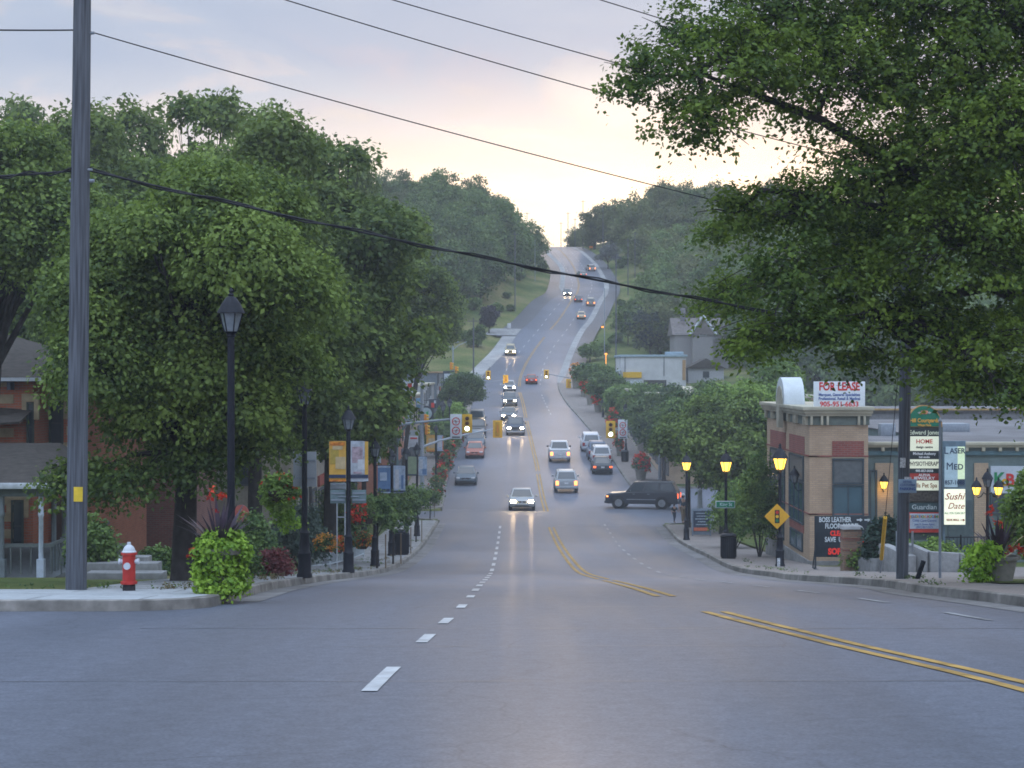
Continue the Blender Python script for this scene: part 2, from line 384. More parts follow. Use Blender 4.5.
def ramp(fac, stops):
    n = N.new('ShaderNodeValToRGB'); e = n.color_ramp.elements
    while len(e) < len(stops): e.new(.5)
    for i, (p, c) in enumerate(stops): e[i].position = p; e[i].color = (*c, 1)
    L.new(fac, n.inputs[0]); return n.outputs[0]
def mix(f, a, b, bt='MIX'):
    n = N.new('ShaderNodeMix'); n.data_type = 'RGBA'; n.blend_type = bt
    for i, v in ((0, f), (6, a), (7, b)):
        if isinstance(v, (int, float)): n.inputs[i].default_value = v
        elif isinstance(v, tuple): n.inputs[i].default_value = (*v, 1)
        else: L.new(v, n.inputs[i])
    return n.outputs[2]
# cloud cover: elevation sets the base, stretched noise breaks it up, and it is warmest toward the sunset
mp = N.new('ShaderNodeMapping'); mp.inputs['Scale'].default_value = (3.2, 3.2, 9); mp.inputs['Location'].default_value = (.35, .1, .6); L.new(tc.outputs['Generated'], mp.inputs[0])
cn = N.new('ShaderNodeTexNoise'); cn.inputs['Scale'].default_value = 1.7; cn.inputs['Detail'].default_value = 7; cn.inputs['Roughness'].default_value = .52; cn.inputs['Distortion'].default_value = .35
L.new(mp.outputs[0], cn.inputs['Vector'])
el = math_('ADD', math_('SUBTRACT', sp.outputs['Z'], math_('MULTIPLY', math_('MINIMUM', math_('SUBTRACT', sp.outputs['X'], .03), 0.12), .12)), math_('MULTIPLY', math_('SUBTRACT', cn.outputs['Fac'], .5), .27))
base = ramp(el, [(0.0, (1.2, .90, .66)), (.088, (1.10, .86, .66)), (.113, (.98, .79, .72)), (.138, (.78, .69, .76)), (.165, (.58, .63, .76)), (.30, (.45, .56, .72)), (1.0, (.56, .68, .84))])
az = math_('ABSOLUTE', math_('SUBTRACT', sp.outputs['X'], .06))
glowf = math_('MULTIPLY', math_('SUBTRACT', 1.0, math_('MINIMUM', math_('MULTIPLY', az, 2.0), 1.0)), math_('SUBTRACT', 1.0, math_('MINIMUM', math_('MULTIPLY', math_('ABSOLUTE', math_('SUBTRACT', sp.outputs['Z'], .088)), 11.0), 1.0)))
front = math_('GREATER_THAN', sp.outputs['Y'], 0.0)
glowf = math_('MULTIPLY', glowf, front)
c1 = mix(glowf, base, (1.55, 1.38, 1.12))
patch_ = ramp(cn.outputs['Fac'], [(.38, (.74, .83, .96)), (.47, (.88, .92, 1)), (.50, (1.08, 1.0, 1.0)), (.54, (1.24, 1.13, 1.06)), (.64, (1.45, 1.30, 1.18))])
c2 = mix(.9, c1, patch_, 'MULTIPLY')
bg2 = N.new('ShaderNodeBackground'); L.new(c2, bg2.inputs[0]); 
zen = N.new('ShaderNodeMapRange'); zen.inputs['From Min'].default_value = .26; zen.inputs['From Max'].default_value = .75; zen.inputs['To Min'].default_value = 1.0; zen.inputs['To Max'].default_value = 2.6
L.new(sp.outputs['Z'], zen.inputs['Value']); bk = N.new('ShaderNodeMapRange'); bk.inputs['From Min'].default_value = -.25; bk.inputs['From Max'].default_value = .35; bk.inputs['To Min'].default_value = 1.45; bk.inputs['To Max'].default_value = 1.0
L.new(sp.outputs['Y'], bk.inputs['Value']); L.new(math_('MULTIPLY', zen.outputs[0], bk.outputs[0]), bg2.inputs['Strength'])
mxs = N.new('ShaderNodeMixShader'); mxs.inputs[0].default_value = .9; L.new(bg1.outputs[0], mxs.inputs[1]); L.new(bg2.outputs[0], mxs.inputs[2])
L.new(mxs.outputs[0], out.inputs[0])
w.cycles.sampling_method = 'MANUAL'; w.cycles.sample_map_resolution = 512

sl = bpy.data.lights.new('sun', 'SUN'); sl.energy = .5; sl.angle = R(12); sl.color = (1, .78, .55)
so = bpy.data.objects.new('sun', sl); COL.objects.link(so)
dirv = Vector((math.sin(R(SUN_AZ))*math.cos(R(9)), math.cos(R(SUN_AZ))*math.cos(R(9)), math.sin(R(9))))
so.rotation_euler = dirv.to_track_quat('Z', 'Y').to_euler()

# thin evening haze lying in the valley (real scattering, the same from every side)
hz = bpy.data.materials.new('haze'); hz.use_nodes = True; n_ = hz.node_tree.nodes; n_.clear()
vs_ = n_.new('ShaderNodeVolumeScatter'); vs_.inputs['Color'].default_value = (.95, .95, 1, 1); vs_.inputs['Density'].default_value = .00007; vs_.inputs['Anisotropy'].default_value = .35
hz.node_tree.links.new(vs_.outputs[0], n_.new('ShaderNodeOutputMaterial').inputs['Volume'])
hb = MB().box((0, 770, 20), (1400, 1260, 110)).build('haze', hz, smooth=False); hb['kind'] = 'stuff'; hb['label'] = 'thin blue evening haze lying over the valley road'; hb['category'] = 'haze'
hz2 = hz.copy(); hz2.name = 'shadow_lift_volume'; [q for q in hz2.node_tree.nodes if q.type == 'VOLUME_SCATTER'][0].inputs['Density'].default_value = .00085  # near volume added to lift dark tones, standing in for lens glare
[q for q in hz2.node_tree.nodes if q.type == 'VOLUME_SCATTER'][0].inputs['Color'].default_value = (.82, .9, 1, 1)
h2 = MB().box((0, 73, 10), (260, 132, 60)).build('haze', hz2, smooth=False); h2['kind'] = 'stuff'; h2['label'] = 'added bluish scattering volume that lifts the shadows at the near end of the street'; h2['category'] = 'haze'
scn.cycles.volume_bounces = 1
# ------------------------------------------------------------------ ground, road, kerbs
ASPH = road_mat('asphalt', (.100, .114, .148))
CONC = M('concrete', (.23, .24, .25), rough=.85, noise=.14, scale=9, bump=.1, stain=.25)
PALE = M('pale_concrete', (.33, .36, .385), rough=.8, noise=.10, scale=14, bump=.1, stain=.15)
KERB = M('kerb_concrete', (.19, .185, .175), rough=.9, noise=.3, scale=5, bump=.2, stain=.4)
PAVE = brick('paver', (.17, .15, .145), (.21, .185, .175), (.12, .115, .11), w=.2, h=.1)
# pavers lie flat: swap the wall mapping for x / y
nt_ = PAVE.node_tree
for n_ in nt_.nodes:
    if n_.type == 'COMBXYZ':
        for l_ in list(n_.inputs['X'].links)+list(n_.inputs['Y'].links): nt_.links.remove(l_)
        s_ = [q for q in nt_.nodes if q.type == 'SEPXYZ'][0]
        nt_.links.new(s_.outputs['X'], n_.inputs['X']); nt_.links.new(s_.outputs['Y'], n_.inputs['Y'])
def ground_mat():
    m = bpy.data.materials.new('turf'); m.use_nodes = True; nt = m.node_tree; N = nt.nodes; L = nt.links; b = N['Principled BSDF']; b.inputs['Roughness'].default_value = .95; b.inputs['Specular IOR Level'].default_value = .1
    tc = N.new('ShaderNodeTexCoord')
    a = N.new('ShaderNodeTexNoise'); a.inputs['Scale'].default_value = .09; a.inputs['Detail'].default_value = 8; L.new(tc.outputs['Object'], a.inputs['Vector'])
    f = N.new('ShaderNodeTexNoise'); f.inputs['Scale'].default_value = 2.2; f.inputs['Detail'].default_value = 8; f.inputs['Roughness'].default_value = .7; L.new(tc.outputs['Object'], f.inputs['Vector'])
    r = N.new('ShaderNodeValToRGB'); e = r.color_ramp.elements; e.new(.5)
    e[0].position = .36; e[0].color = (.055, .090, .026, 1); e[1].position = .5; e[1].color = (.10, .125, .042, 1); e[2].position = .64; e[2].color = (.17, .16, .075, 1)
    L.new(a.outputs['Fac'], r.inputs[0])
    mr = N.new('ShaderNodeMapRange'); mr.inputs['From Min'].default_value = .3; mr.inputs['From Max'].default_value = .7; mr.inputs['To Min'].default_value = .6; mr.inputs['To Max'].default_value = 1.35; L.new(f.outputs['Fac'], mr.inputs['Value'])
    v = N.new('ShaderNodeVectorMath'); v.operation = 'SCALE'; L.new(r.outputs[0], v.inputs[0]); L.new(mr.outputs[0], v.inputs['Scale']); L.new(v.outputs[0], b.inputs['Base Color'])
    bp = N.new('ShaderNodeBump'); bp.inputs['Strength'].default_value = .8; bp.inputs['Distance'].default_value = .25; L.new(f.outputs['Fac'], bp.inputs['Height']); L.new(bp.outputs[0], b.inputs['Normal'])
    return m
TURF = ground_mat()

YS = sorted(set([-80, -60, -40, -25, -15, -8] + list(np.arange(0, 23, 1.0)) + [23.2, 23.35, 23.5] + list(np.arange(24, 107, 1.0)) + [107.35, 107.5, 107.65] + list(np.arange(108, 117.4, 1.0)) +
        [117.35, 117.5, 117.65, 102.35, 102.5, 102.65, 139.35, 139.5, 139.65] + list(np.arange(118, 140, 1.0)) + list(np.arange(140, 330, 1.5)) + list(np.arange(330, 660, 2.0)) + list(np.arange(660, 900, 12)) + list(np.arange(900, 1801, 60))))
YS = [float(y) for y in YS]
lo = -np.array([1600, 900, 500, 300, 200, 150, 120, 95, 75, 60, 48, 40, 33, 27, 22, 18, 14.5, 11.5, 9, 7, 5.5, 4.2, 3, 2, 1, .16, .0])
ro = np.array([.0, .16, 1, 2, 3, 4.2, 5.5, 7, 9, 11.5, 14.5, 18, 22, 27, 33, 40, 48, 60, 75, 95, 120, 150, 200, 300, 500, 900, 1600])
def ground_x(y): return np.concatenate([Lf(y)+lo, Rf(y)+ro])
def ground_z(x, y):
    z = Hn(x, y); l = Lf(y); r = Rf(y)
    inroad = (x > l-.1) & (x < r+.1)
    side = ((x < l) & (y < 23.45)) | ((x < l) & (x > -5.75) & (y < 24.95)) | ((x < l) & (x > l-61) & (y > 107.45) & (y < 117.55)) | ((x > r) & (x < r+61) & (y > 102.45) & (y < 139.55))
    sh = ((y > 262) & (y < 660)) & (((x < l) & (x > l-4.3)) | ((x > r) & (x < r+4.3)))
    return np.where(inroad | side | sh, P(y)-.35, z)
ground = grid_mesh('ground', ground_x, YS, ground_z, TURF)
road = grid_mesh('road', lambda y: np.linspace(float(Lf(y)), float(Rf(y)), 9), YS, lambda x, y: P(y), ASPH)
def sheet(name, x0, x1, ys, mat, dz=0.0, n=3, hf=None):
    f0 = x0 if callable(x0) else (lambda y: x0); f1 = x1 if callable(x1) else (lambda y: x1)
    return grid_mesh(name, lambda y: np.linspace(float(f0(y)), float(f1(y)), n), ys, lambda x, y: (hf(x, y) if hf else P(y))+dz, mat)
def yr(a, b, st=1.0):
    return [a] + [y for y in YS if a+1e-6 < y < b-1e-6] + [b]
sheet('side_street', -70, lambda y: Lf(y), yr(-8, 23.4), ASPH, n=4)
sheet('side_street', -66, lambda y: Lf(y), yr(107.5, 117.5), ASPH)
sheet('side_street', lambda y: Rf(y), 70, yr(102.5, 139.5), ASPH)
# kerbs
def kerb(name, pts, side):          # side: +1 the pavement is to the right of travel, -1 to the left
    mb = MB(); n = len(pts); prof = []
    for i in range(n):
        p = Vector(pts[i]); d = (Vector(pts[min(i+1, n-1)])-Vector(pts[max(i-1, 0)])).normalized()
        nn = Vector((d.y, -d.x))*side; q = p+nn*.17; z = float(P(p.y))
        prof += [(p.x, p.y, z-.05), (p.x+nn.x*.025, p.y+nn.y*.025, z+.14), (p.x+nn.x*.05, p.y+nn.y*.05, z+.156), (q.x, q.y, float(P(q.y))+.156), (q.x, q.y, z-.05)]
    fs = [(i*5+k, i*5+k+1, (i+1)*5+k+1, (i+1)*5+k) for i in range(n-1) for k in range(4)]
    mb.add(prof, fs); return struct(mb.build(name, KERB))
def arc(c, r, a0, a1, n=6): return [(c[0]+r*math.cos(R(a0+(a1-a0)*i/n)), c[1]+r*math.sin(R(a0+(a1-a0)*i/n))) for i in range(n+1)]
k1 = [(x, 23.4) for x in (-70, -40, -20, -10, -7.5)] + arc((-5.6, 24.7), 1.3, -90, 0, 7) + [(float(Lf(y)), y) for y in yr(26, 104)] + [(-4.9, 105.8), (-6, 107.2), (-8, 107.5), (-66, 107.5)]
sheet('side_street', -5.8, lambda y: Lf(y), yr(23.4, 25.2), ASPH, .001)
kerb('kerb', k1, -1)
k2 = [(-66, 117.5), (-7, 117.5), (-5.6, 118.2)] + [(float(Lf(y)), y) for y in yr(119.5, 290)]
kerb('kerb', k2, -1)
k3 = [(float(Rf(y)), y) for y in [10, 14, 18] + yr(20, 100)] + [(9.6, 101.5), (11, 102.4), (13, 102.5), (70, 102.5)]
kerb('kerb', k3, 1)
k4 = [(70, 139.5), (12.5, 139.5), (10.6, 140.2)] + [(float(Rf(y)), y) for y in yr(141.5, 265)]
kerb('kerb', k4, 1)
SW = .152
sheet('sidewalk', -70, lambda y: -5.6+math.sqrt(max(1.3**2-(24.7-y)**2, 0))-.16 if y < 24.7 else (-4.3-.16), yr(23.57, 27.2), PALE, SW, n=4)
sheet('sidewalk', lambda y: Lf(y)-2.6, lambda y: Lf(y)-.16, yr(27.2, 104.5), CONC, SW)
sheet('sidewalk', lambda y: Lf(y)-3.2, lambda y: Lf(y)-.16, yr(119.2, 262), PAVE, SW)
sheet('sidewalk', lambda y: Rf(y)+.16, lambda y: 30 if y < 57 else Rf(y)+3.2, yr(16, 57), PAVE, SW)
sheet('sidewalk', lambda y: Rf(y)+.16, lambda y: min(10.42, Rf(y)+3.2) if y < 70.5 else Rf(y)+2.6, yr(57, 100), PAVE, SW)
sheet('sidewalk', lambda y: Rf(y)+.16, lambda y: Rf(y)+3.4, yr(141.5, 264), PAVE, SW)
# climbing stretch: pale gutters, paved shoulders, the walk on the left
sheet('gutter', lambda y: Rf(y)+.0, lambda y: Rf(y)+.35+.85*float(ss((y-262)/20)*(1-ss((y-560)/60))), yr(264, 640), M('gutter_far', (.25, .26, .27), rough=.9, noise=.15, scale=.6, stain=.2), .012)
sheet('road_shoulder', lambda y: Rf(y)+.1, lambda y: Rf(y)+3.9, yr(264, 650), road_mat('shoulder_asphalt', (.085, .09, .105)), .005)
sheet('sidewalk', lambda y: Lf(y)-2.7, lambda y: Lf(y)-.0, yr(262.2, 334), _mc['gutter_far'], .02)
sheet('road_shoulder', lambda y: Lf(y)-4.0, lambda y: Lf(y)-.0, yr(334.2, 650), _mc['shoulder_asphalt'], .004)
sheet('gutter', lambda y: Lf(y)-1.3*float(ss((y-405)/15)*(1-ss((y-520)/60)))-.02, lambda y: Lf(y)-.0, yr(404, 590), _mc['gutter_far'], .014)
sheet('driveway', lambda y: -12.5+ (y-335)*.35, lambda y: Lf(y)-.05, yr(335, 345), CONC, .06, n=8, hf=lambda x, y: np.minimum(Hn(x, y), P(y)+.3*(1-0*x)) if False else P(y)+.05*(Lf(y)-x)*.3)
sheet('lawn', lambda y: Rf(y)+1.5, lambda y: 14.5, yr(30.2, 33.4), TURF, SW+.025, n=5)
sheet('lawn', lambda y: Rf(y)+2.75, lambda y: Rf(y)+7, yr(71, 90), TURF, SW+.02, n=4)
# near-right worn concrete gutter apron
sheet('gutter', lambda y: Rf(y)-.55, lambda y: Rf(y)-.0, yr(20, 100), M('gutter_concrete', (.15, .153, .16), rough=.9, noise=.2, scale=4, stain=.3), .006)
sheet('gutter', lambda y: Lf(y)+.0, lambda y: Lf(y)+.45, yr(26, 104), _mc['gutter_concrete'], .006)

# road paint
YEL = M('yellow_paint', (.30, .19, .055), rough=.8, noise=.4, scale=3.0, stain=.2)
WHT = M('white_paint', (.33, .36, .39), rough=.7, noise=.25, scale=4, stain=.15)
def stripe(name, fx, segs, wdt, mat, dz=.008):
    mb = MB()
    for a, b in segs:
        ys = yr(a, b)
        for y0, y1 in zip(ys[:-1], ys[1:]):
            x0, x1 = float(fx(y0)), float(fx(y1)); mb.quad((x0-wdt/2, y0, float(P(y0))+dz), (x0+wdt/2, y0, float(P(y0))+dz), (x1+wdt/2, y1, float(P(y1))+dz), (x1-wdt/2, y1, float(P(y1))+dz))
    return struct(mb.build(name, mat, smooth=False))
segY = [(-8, 23.3), (28.2, 42), (44, 99.8), (117, 152), (154.5, 202), (206, 247), (259, 333), (344, 610)]
stripe('yellow_centre_line', lambda y: Yf(y)-.13, segY, .12, YEL); stripe('yellow_centre_line', lambda y: Yf(y)+.13, segY, .12, YEL)
def dashes(a, b, on, pitch):
    o = []; y = a
    while y+on < b: o.append((y, y+on)); y += pitch
    return o
LW = pchip([-80, 0, 13.7, 18.5, 25, 29, 50, 87, 100, 118, 155, 200, 250, 290, 311, 357, 433, 525, 600, 1800], [-2.2, -1.4, -1.14, -.95, -.72, -.68, -.68, -.7, -.7, -1.1, -1.6, -1.9, -1.9, -.8, 1.3, 6.9, 15.3, 14, 12, -57])
dl = [(13.6, 15.5), (18.1, 19.2), (20.9, 21.9), (24.2, 25.1), (27.6, 28.6)] + dashes(31, 56, 1.6, 3.7) + dashes(57, 104, 2.4, 5.2) + dashes(262, 620, 3, 8)
stripe('white_lane_line', LW, dl, .13, WHT)
RW = pchip([20, 23, 35, 47, 57, 67.5, 80, 101, 140, 155, 200, 250, 290, 311, 357, 433, 525, 600], [6.2, 5.9, 5.1, 4.75, 4.83, 4.93, 5.1, 5.56, 5.9, 6.0, 5.0, 4.2, 5.3, 7.0, 12.7, 20.1, 18.9, 16.5])
stripe('white_lane_line', RW, dashes(210, 247, 2, 5)+dashes(262, 600, 3, 8), .13, WHT)
stripe('white_lane_line', RW, dashes(21.5, 104, 1.6, 4.2), .11, M('worn_lane_paint', (.24, .26, .285), noise=.4, scale=3, stain=.3))
mb = MB(); 
for y, x0, x1 in ((101.0, 2.7, 8.9), (118.4, -4.6, 2.0)):
    z = float(P(y))+.009; mb.quad((x0, y, z), (x1, y, z), (x1, y+.22, float(P(y+.22))+.009), (x0, y+.22, float(P(y+.22))+.009))
struct(mb.build('stop_line', M('worn_white_paint', (.19, .2, .215), noise=.4, scale=2), smooth=False))
TAR = M('sealed_joint', (.06, .065, .075), rough=.5, noise=.2)
def joint(y, x0, x1, wd=.035, sk=0.0, seed=0):
    rg = random.Random(seed); mb = MB(); n = 30; pr = None
    for i in range(n+1):
        x = x0+(x1-x0)*i/n; yy = y+sk*(x-x0)+rg.uniform(-.02, .02); wq = wd*rg.uniform(.4, 1.2)
        cur = ((x, yy, float(P(yy))+.005), (x, yy+wq, float(P(yy+wq))+.005))
        if pr: mb.quad(pr[0], cur[0], cur[1], pr[1])
        pr = cur
    return struct(mb.build('road_joint', TAR, smooth=False))
joint(9.6, -4, 4.6, .015, -.01, 7); joint(24.5, -1.5, 7, .03, .012, 9); joint(44, -4, 6.8, .06, -.01, 8); joint(14.3, -9, 9.8, .02, 0.004, 1); joint(20.1, -4.4, 7.5, .03, 0, 2); joint(33.5, -4, 6.6, .05, .01, 3); joint(17.6, -2, 3.5, .02, .03, 4)
mb = MB()
for k in range(9):                     # expansion joints across the pale corner slab
    x_ = -5.2-1.55*k; mb.quad((x_, 23.62, float(P(23.62))+.157), (x_+.018, 23.62, float(P(23.62))+.157), (x_+.018, 27.15, float(P(27.15))+.157), (x_, 27.15, float(P(27.15))+.157))
for y_ in (25.3,): mb.quad((-20, y_, float(P(y_))+.157), (-4.6, y_, float(P(y_))+.157), (-4.6, y_+.02, float(P(y_+.02))+.157), (-20, y_+.02, float(P(y_+.02))+.157))
for k in range(40):
    y_ = 28.5+k*1.9; a_, b_ = float(Lf(y_))-2.55, float(Lf(y_))-.2; mb.quad((a_, y_, float(P(y_))+.157), (b_, y_, float(P(y_))+.157), (b_, y_+.02, float(P(y_+.02))+.157), (a_, y_+.02, float(P(y_+.02))+.157))
struct(mb.build('sidewalk_joint', M('joint_dark', (.09, .09, .09)), smooth=False))
# sandy dirt gathered at the corner and along the kerbs
# ------------------------------------------------------------------ shared materials
BLACK = M('black_iron', (.008, .011, .019), rough=.55, noise=.2, scale=20, spec=.22)
AMBER = glow('lit_lantern_glass', (1.0, .62, .09), 3.2)
DIMGL = M('lantern_glass', (.16, .19, .22), rough=.25, noise=.2, scale=10, spec=.6)
GALV = M('galvanised_steel', (.22, .26, .31), rough=.5, noise=.15, scale=8)
WOODP = M('weathered_pole_wood', (.085, .095, .115), rough=.95, noise=.5, scale=26, bump=.7, stretch=(1, 1, .035))
SIGBACK = M('sign_back', (.27, .31, .35), rough=.55, noise=.08, scale=4)
DARKG = M('dark_glass', (.035, .048, .062), rough=.12, noise=.1, spec=.8)
SOIL = M('soil', (.05, .04, .03), rough=1, noise=.4, scale=20)
LEAF_MAPLE = leafmat('maple_leaves', (.052, .090, .022), (.19, .27, .055))
LEAF_BIG = leafmat('near_tree_leaves', (.050, .100, .014), (.20, .30, .034), trans=.42)
LEAF_FAR = leafmat('far_leaves', (.048, .10, .028), (.15, .22, .062))
LEAF_FAR2 = leafmat('distant_leaves', (.065, .10, .034), (.16, .185, .068))
LEAF_BLUE = leafmat('grey_green_leaves', (.10, .115, .115), (.17, .19, .18))
LEAF_STREET = leafmat('street_tree_leaves', (.042, .088, .03), (.16, .245, .065))
LEAF_BRIGHT = leafmat('bright_leaves', (.07, .145, .028), (.24, .36, .07))
LEAF_LIME = leafmat('lime_vine_leaves', (.14, .28, .02), (.42, .64, .08), trans=.3)
LEAF_PURPLE = leafmat('purple_leaves', (.022, .016, .028), (.07, .05, .075), trans=.15)
RED = leafmat('red_petals', (.38, .02, .015), (.78, .08, .04), trans=.2)
ORANGE = leafmat('orange_petals', (.5, .16, .02), (.8, .38, .06), trans=.2)
BARK = M('bark', (.035, .032, .032), rough=.95, noise=.4, scale=5, bump=.8, stain=.2)

# ------------------------------------------------------------------ trees
def make_tree(name, label, cat, loc, lobes, z_fork, base_r, limb_r, mat, n_clump, per, leaf, spread, seed, group=None, lean=(0, 0), rz=0, **k):
    t = thing(name, label, cat, loc, rz, group)
    limbs(MB(), lobes, z_fork, limb_r, base_r, seed, lean).build('trunk', BARK, t)
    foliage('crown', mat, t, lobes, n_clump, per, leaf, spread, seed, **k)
    return t
# big maple over the left pavement, trunk just behind the planter
cl = crown_lobes(3.5, 3.7, 4.9, 22, 3, r=.36)+[(-2.2,-.6,1.9,.9,.9,.5),(-1.0,-1.4,2.0,.9,.7,.5)]
treeA = make_tree('maple_tree', 'broad maple on the left pavement, its dark trunk rising right behind the lime green planter', 'tree', (X(184, 33), 33, H(-6.3, 33)), cl, 2.9, .26, .11, LEAF_MAPLE, 5200, 28, .105, .2, 11, lean=(.1, .1))
twigs(treeA)
cl = crown_lobes(3.6, 5.2, 7.4, 26, 5, r=.34)
treeB = make_tree('maple_tree', 'tall maple whose crown rises between the two left street lamps above the hanging basket', 'tree', (X(255, 50), 50, H(-7.4, 50)), cl, 4.5, .22, .1, LEAF_MAPLE, 4200, 24, .17, .26, 12)
cl = crown_lobes(3.2, 5.6, 7.6, 26, 8, r=.36)
treeC = make_tree('maple_tree', 'rounded maple hanging over the yellow banners on the left', 'tree', (X(330, 60), 60, H(-6.5, 60)), cl, 4.3, .2, .1, LEAF_MAPLE, 3800, 24, .18, .27, 13)
DIM = {}
def fit(t, row_top, hw, rz, d):
    if t.name not in DIM or True:
        cr = [c for c in bpy.data.objects if c.parent and c.name.startswith('crown') and c.parent.name == PROTO[t['src']]][0]
        co = np.empty(len(cr.data.vertices)*3); cr.data.vertices.foreach_get('co', co); co = co.reshape(-1, 3)
        top = np.percentile(co[:, 2], 99.8); rad = np.percentile(np.abs(co[:, :2]), 99)
    sz = (Z(row_top, d)-H(t.location.x, d))/top; sx = hw/F*d/rad; t.scale = (sx, sx, sz); t.rotation_euler = (0, 0, rz); del t['src']
PROTO = {'A': treeA.name, 'B': treeB.name, 'C': treeC.name}
for t, k_, rt_, hw_, d_ in ((treeA, 'A', 165, 150, 33), (treeB, 'B', 122, 112, 50), (treeC, 'C', 150, 92, 60)):
    t['src'] = k_; fit(t, rt_, hw_, 0, d_)
left_trees = [
 ('B', 62, 66, 112, 105, .4, 'maple behind the wooden pole, the leftmost tree crown that stands clear against the sky'),
 ('A', 100, 60, 222, 60, 1.9, 'smaller maple behind the red hydrant, its lower boughs over the low brick wall'),
 ('B', 140, 76, 110, 92, 2.2, 'maple with a rounded top rising just right of the wooden pole'),
 ('C', 205, 70, 102, 84, 3.3, 'maple whose top shows above the lamp with the clear glass lantern'),
 ('A', -15, 78, 118, 90, 3.0, 'maple towering behind the roof of the brick house'),
 ('C', 308, 78, 138, 60, 1.3, 'maple standing behind the signs of the second left street lamp'),
 ('B', 352, 92, 164, 50, .9, 'tall maple at the right end of the left row, small tufted top against the glow'),
 ('C', 364, 86, 232, 38, 2.6, 'smaller maple reaching out over the left kerb beside the shop fronts'),
 ('A', 345, 108, 196, 54, 5.0, 'maple far back behind the left row, filling the gap under the glow'),
 ('C', 15, 88, 108, 70, 5.5, 'maple in the back garden of the brick house'),
 ('B', 262, 110, 118, 80, 5.1, 'big maple deep behind the left row of trees'),
 ('A', 95, 90, 130, 80, 4.1, 'maple filling the dark space far behind the red hydrant'),
]
for k_, px_, d, rt_, hw_, rz, lab in left_trees:
    x = X(px_, d); q = dup({'A': treeA, 'B': treeB, 'C': treeC}[k_], (x, d, H(x, d)), rz, lab); q['src'] = k_; fit(q, rt_, hw_, rz, d)

xF = X(-4, 45)
make_tree('maple_tree', 'maple spreading its crown right above the roof of the brick house', 'tree', (X(-30, 45), 46.5, H(-14, 45)), [(l[0]+.9, l[1]-1.6, l[2], l[3], l[4], l[5]) for l in crown_lobes(2.7, 2.3, Z(215, 44)-H(-14, 45), 18, 14, r=.4)], 6.5, .22, .1, LEAF_MAPLE, 2400, 24, .13, .22, 24, lean=(.5, -.8))
xD = X(392, 98); hD = Z(238, 98)-H(xD, 98)
make_tree('maple_tree', 'last maple of the left row, its high crown leaning out over the shop fronts', 'tree', (xD, 98, H(xD, 98)), [(l[0]+.9, l[1], l[2], l[3], l[4], l[5]) for l in crown_lobes(2.6, 3.5, hD-4.0, 18, 9, r=.4)], hD*.6, .18, .08, LEAF_MAPLE, 1800, 22, .19, .25, 19, lean=(.5, 0))
xE = X(428, 118); hE = Z(262, 118)-H(xE, 118)
make_tree('maple_tree', 'high thin maple ending the left row, above the traffic lights', 'tree', (X(400, 118), 120, H(-8, 118)), [(l[0]+2.4, l[1], l[2], l[3], l[4], l[5]) for l in crown_lobes(2.1, 3.2, hE-3.6, 14, 10, r=.4)], hE*.6, .16, .07, LEAF_MAPLE, 1300, 20, .21, .25, 20, lean=(1.3, 0))
# the great tree leaning in over the right side: trunk just outside the picture
TX, TY = 10.2, 29.0; tz = H(TX, TY)
def lobe(px_, row, d, r, rv=None): return (X(px_, d)-TX, d-TY, Z(row, d)-tz, r, r, (rv or r*.7))
big = [lobe(645, 80, 27, .75, .6), lobe(690, 45, 28, .95, .7), lobe(700, 120, 27, .8, .55), lobe(745, 70, 27, 1.2, .9), lobe(735, 215, 28, .65, .6), lobe(770, 15, 28, 1.4, .8), lobe(830, 80, 28, 1.5, 1.1), lobe(800, 215, 28, 1.1, .7),
       lobe(790, 280, 27, .95, .7), lobe(752, 338, 27, .6, .32), lobe(810, 328, 27, .95, .42), lobe(860, 290, 28, 1.3, .9), lobe(880, 180, 28, 1.5, 1.1), lobe(930, 90, 28, 1.7, 1.2), lobe(925, 322, 28, 1.1, .5), lobe(965, 250, 27, 1.5, 1.2),
       lobe(985, 350, 27, 1.0, .55), lobe(1020, 400, 26, .5, .35), lobe(1010, 150, 27, 1.6, 1.3), lobe(890, 10, 29, 1.9, 1.0), lobe(1000, 20, 28, 2.0, 1.2), lobe(855, 356, 28, .6, .25), lobe(925, 362, 27.5, .7, .3), lobe(960, 385, 27, .6, .28), lobe(1005, 380, 27, .8, .4), lobe(1060, 300, 29, 2.0, 1.6),
       lobe(1080, 120, 29, 2.4, 2.0), lobe(1010, -80, 29, 2.6, 1.6), lobe(860, -70, 29, 2.0, 1.2), lobe(1250, 50, 30, 3.0, 2.6), lobe(1300, 250, 30, 2.8, 2.0), lobe(1150, -60, 31, 3, 2.2), lobe(1130, 230, 32, 2.6, 2), lobe(960, 200, 31.5, 2.0, 1.8), lobe(870, 250, 31, 1.4, 1.3)]
t = thing('shade_tree', 'great leafy tree whose boughs hang in from the right over the shop signs', 'tree', (TX, TY, tz))
mb = MB(); fork = Vector((0, 0, 4.6)); rg = random.Random(4)
mb.tube([(0, 0, -.3), (0, 0, .2), (.05, 0, 1.6), (0, .1, 3.2), fork, (.4, .2, 7.5), (.9, .2, 10)], [.62, .46, .38, .36, .34, .24, .08], n=14)
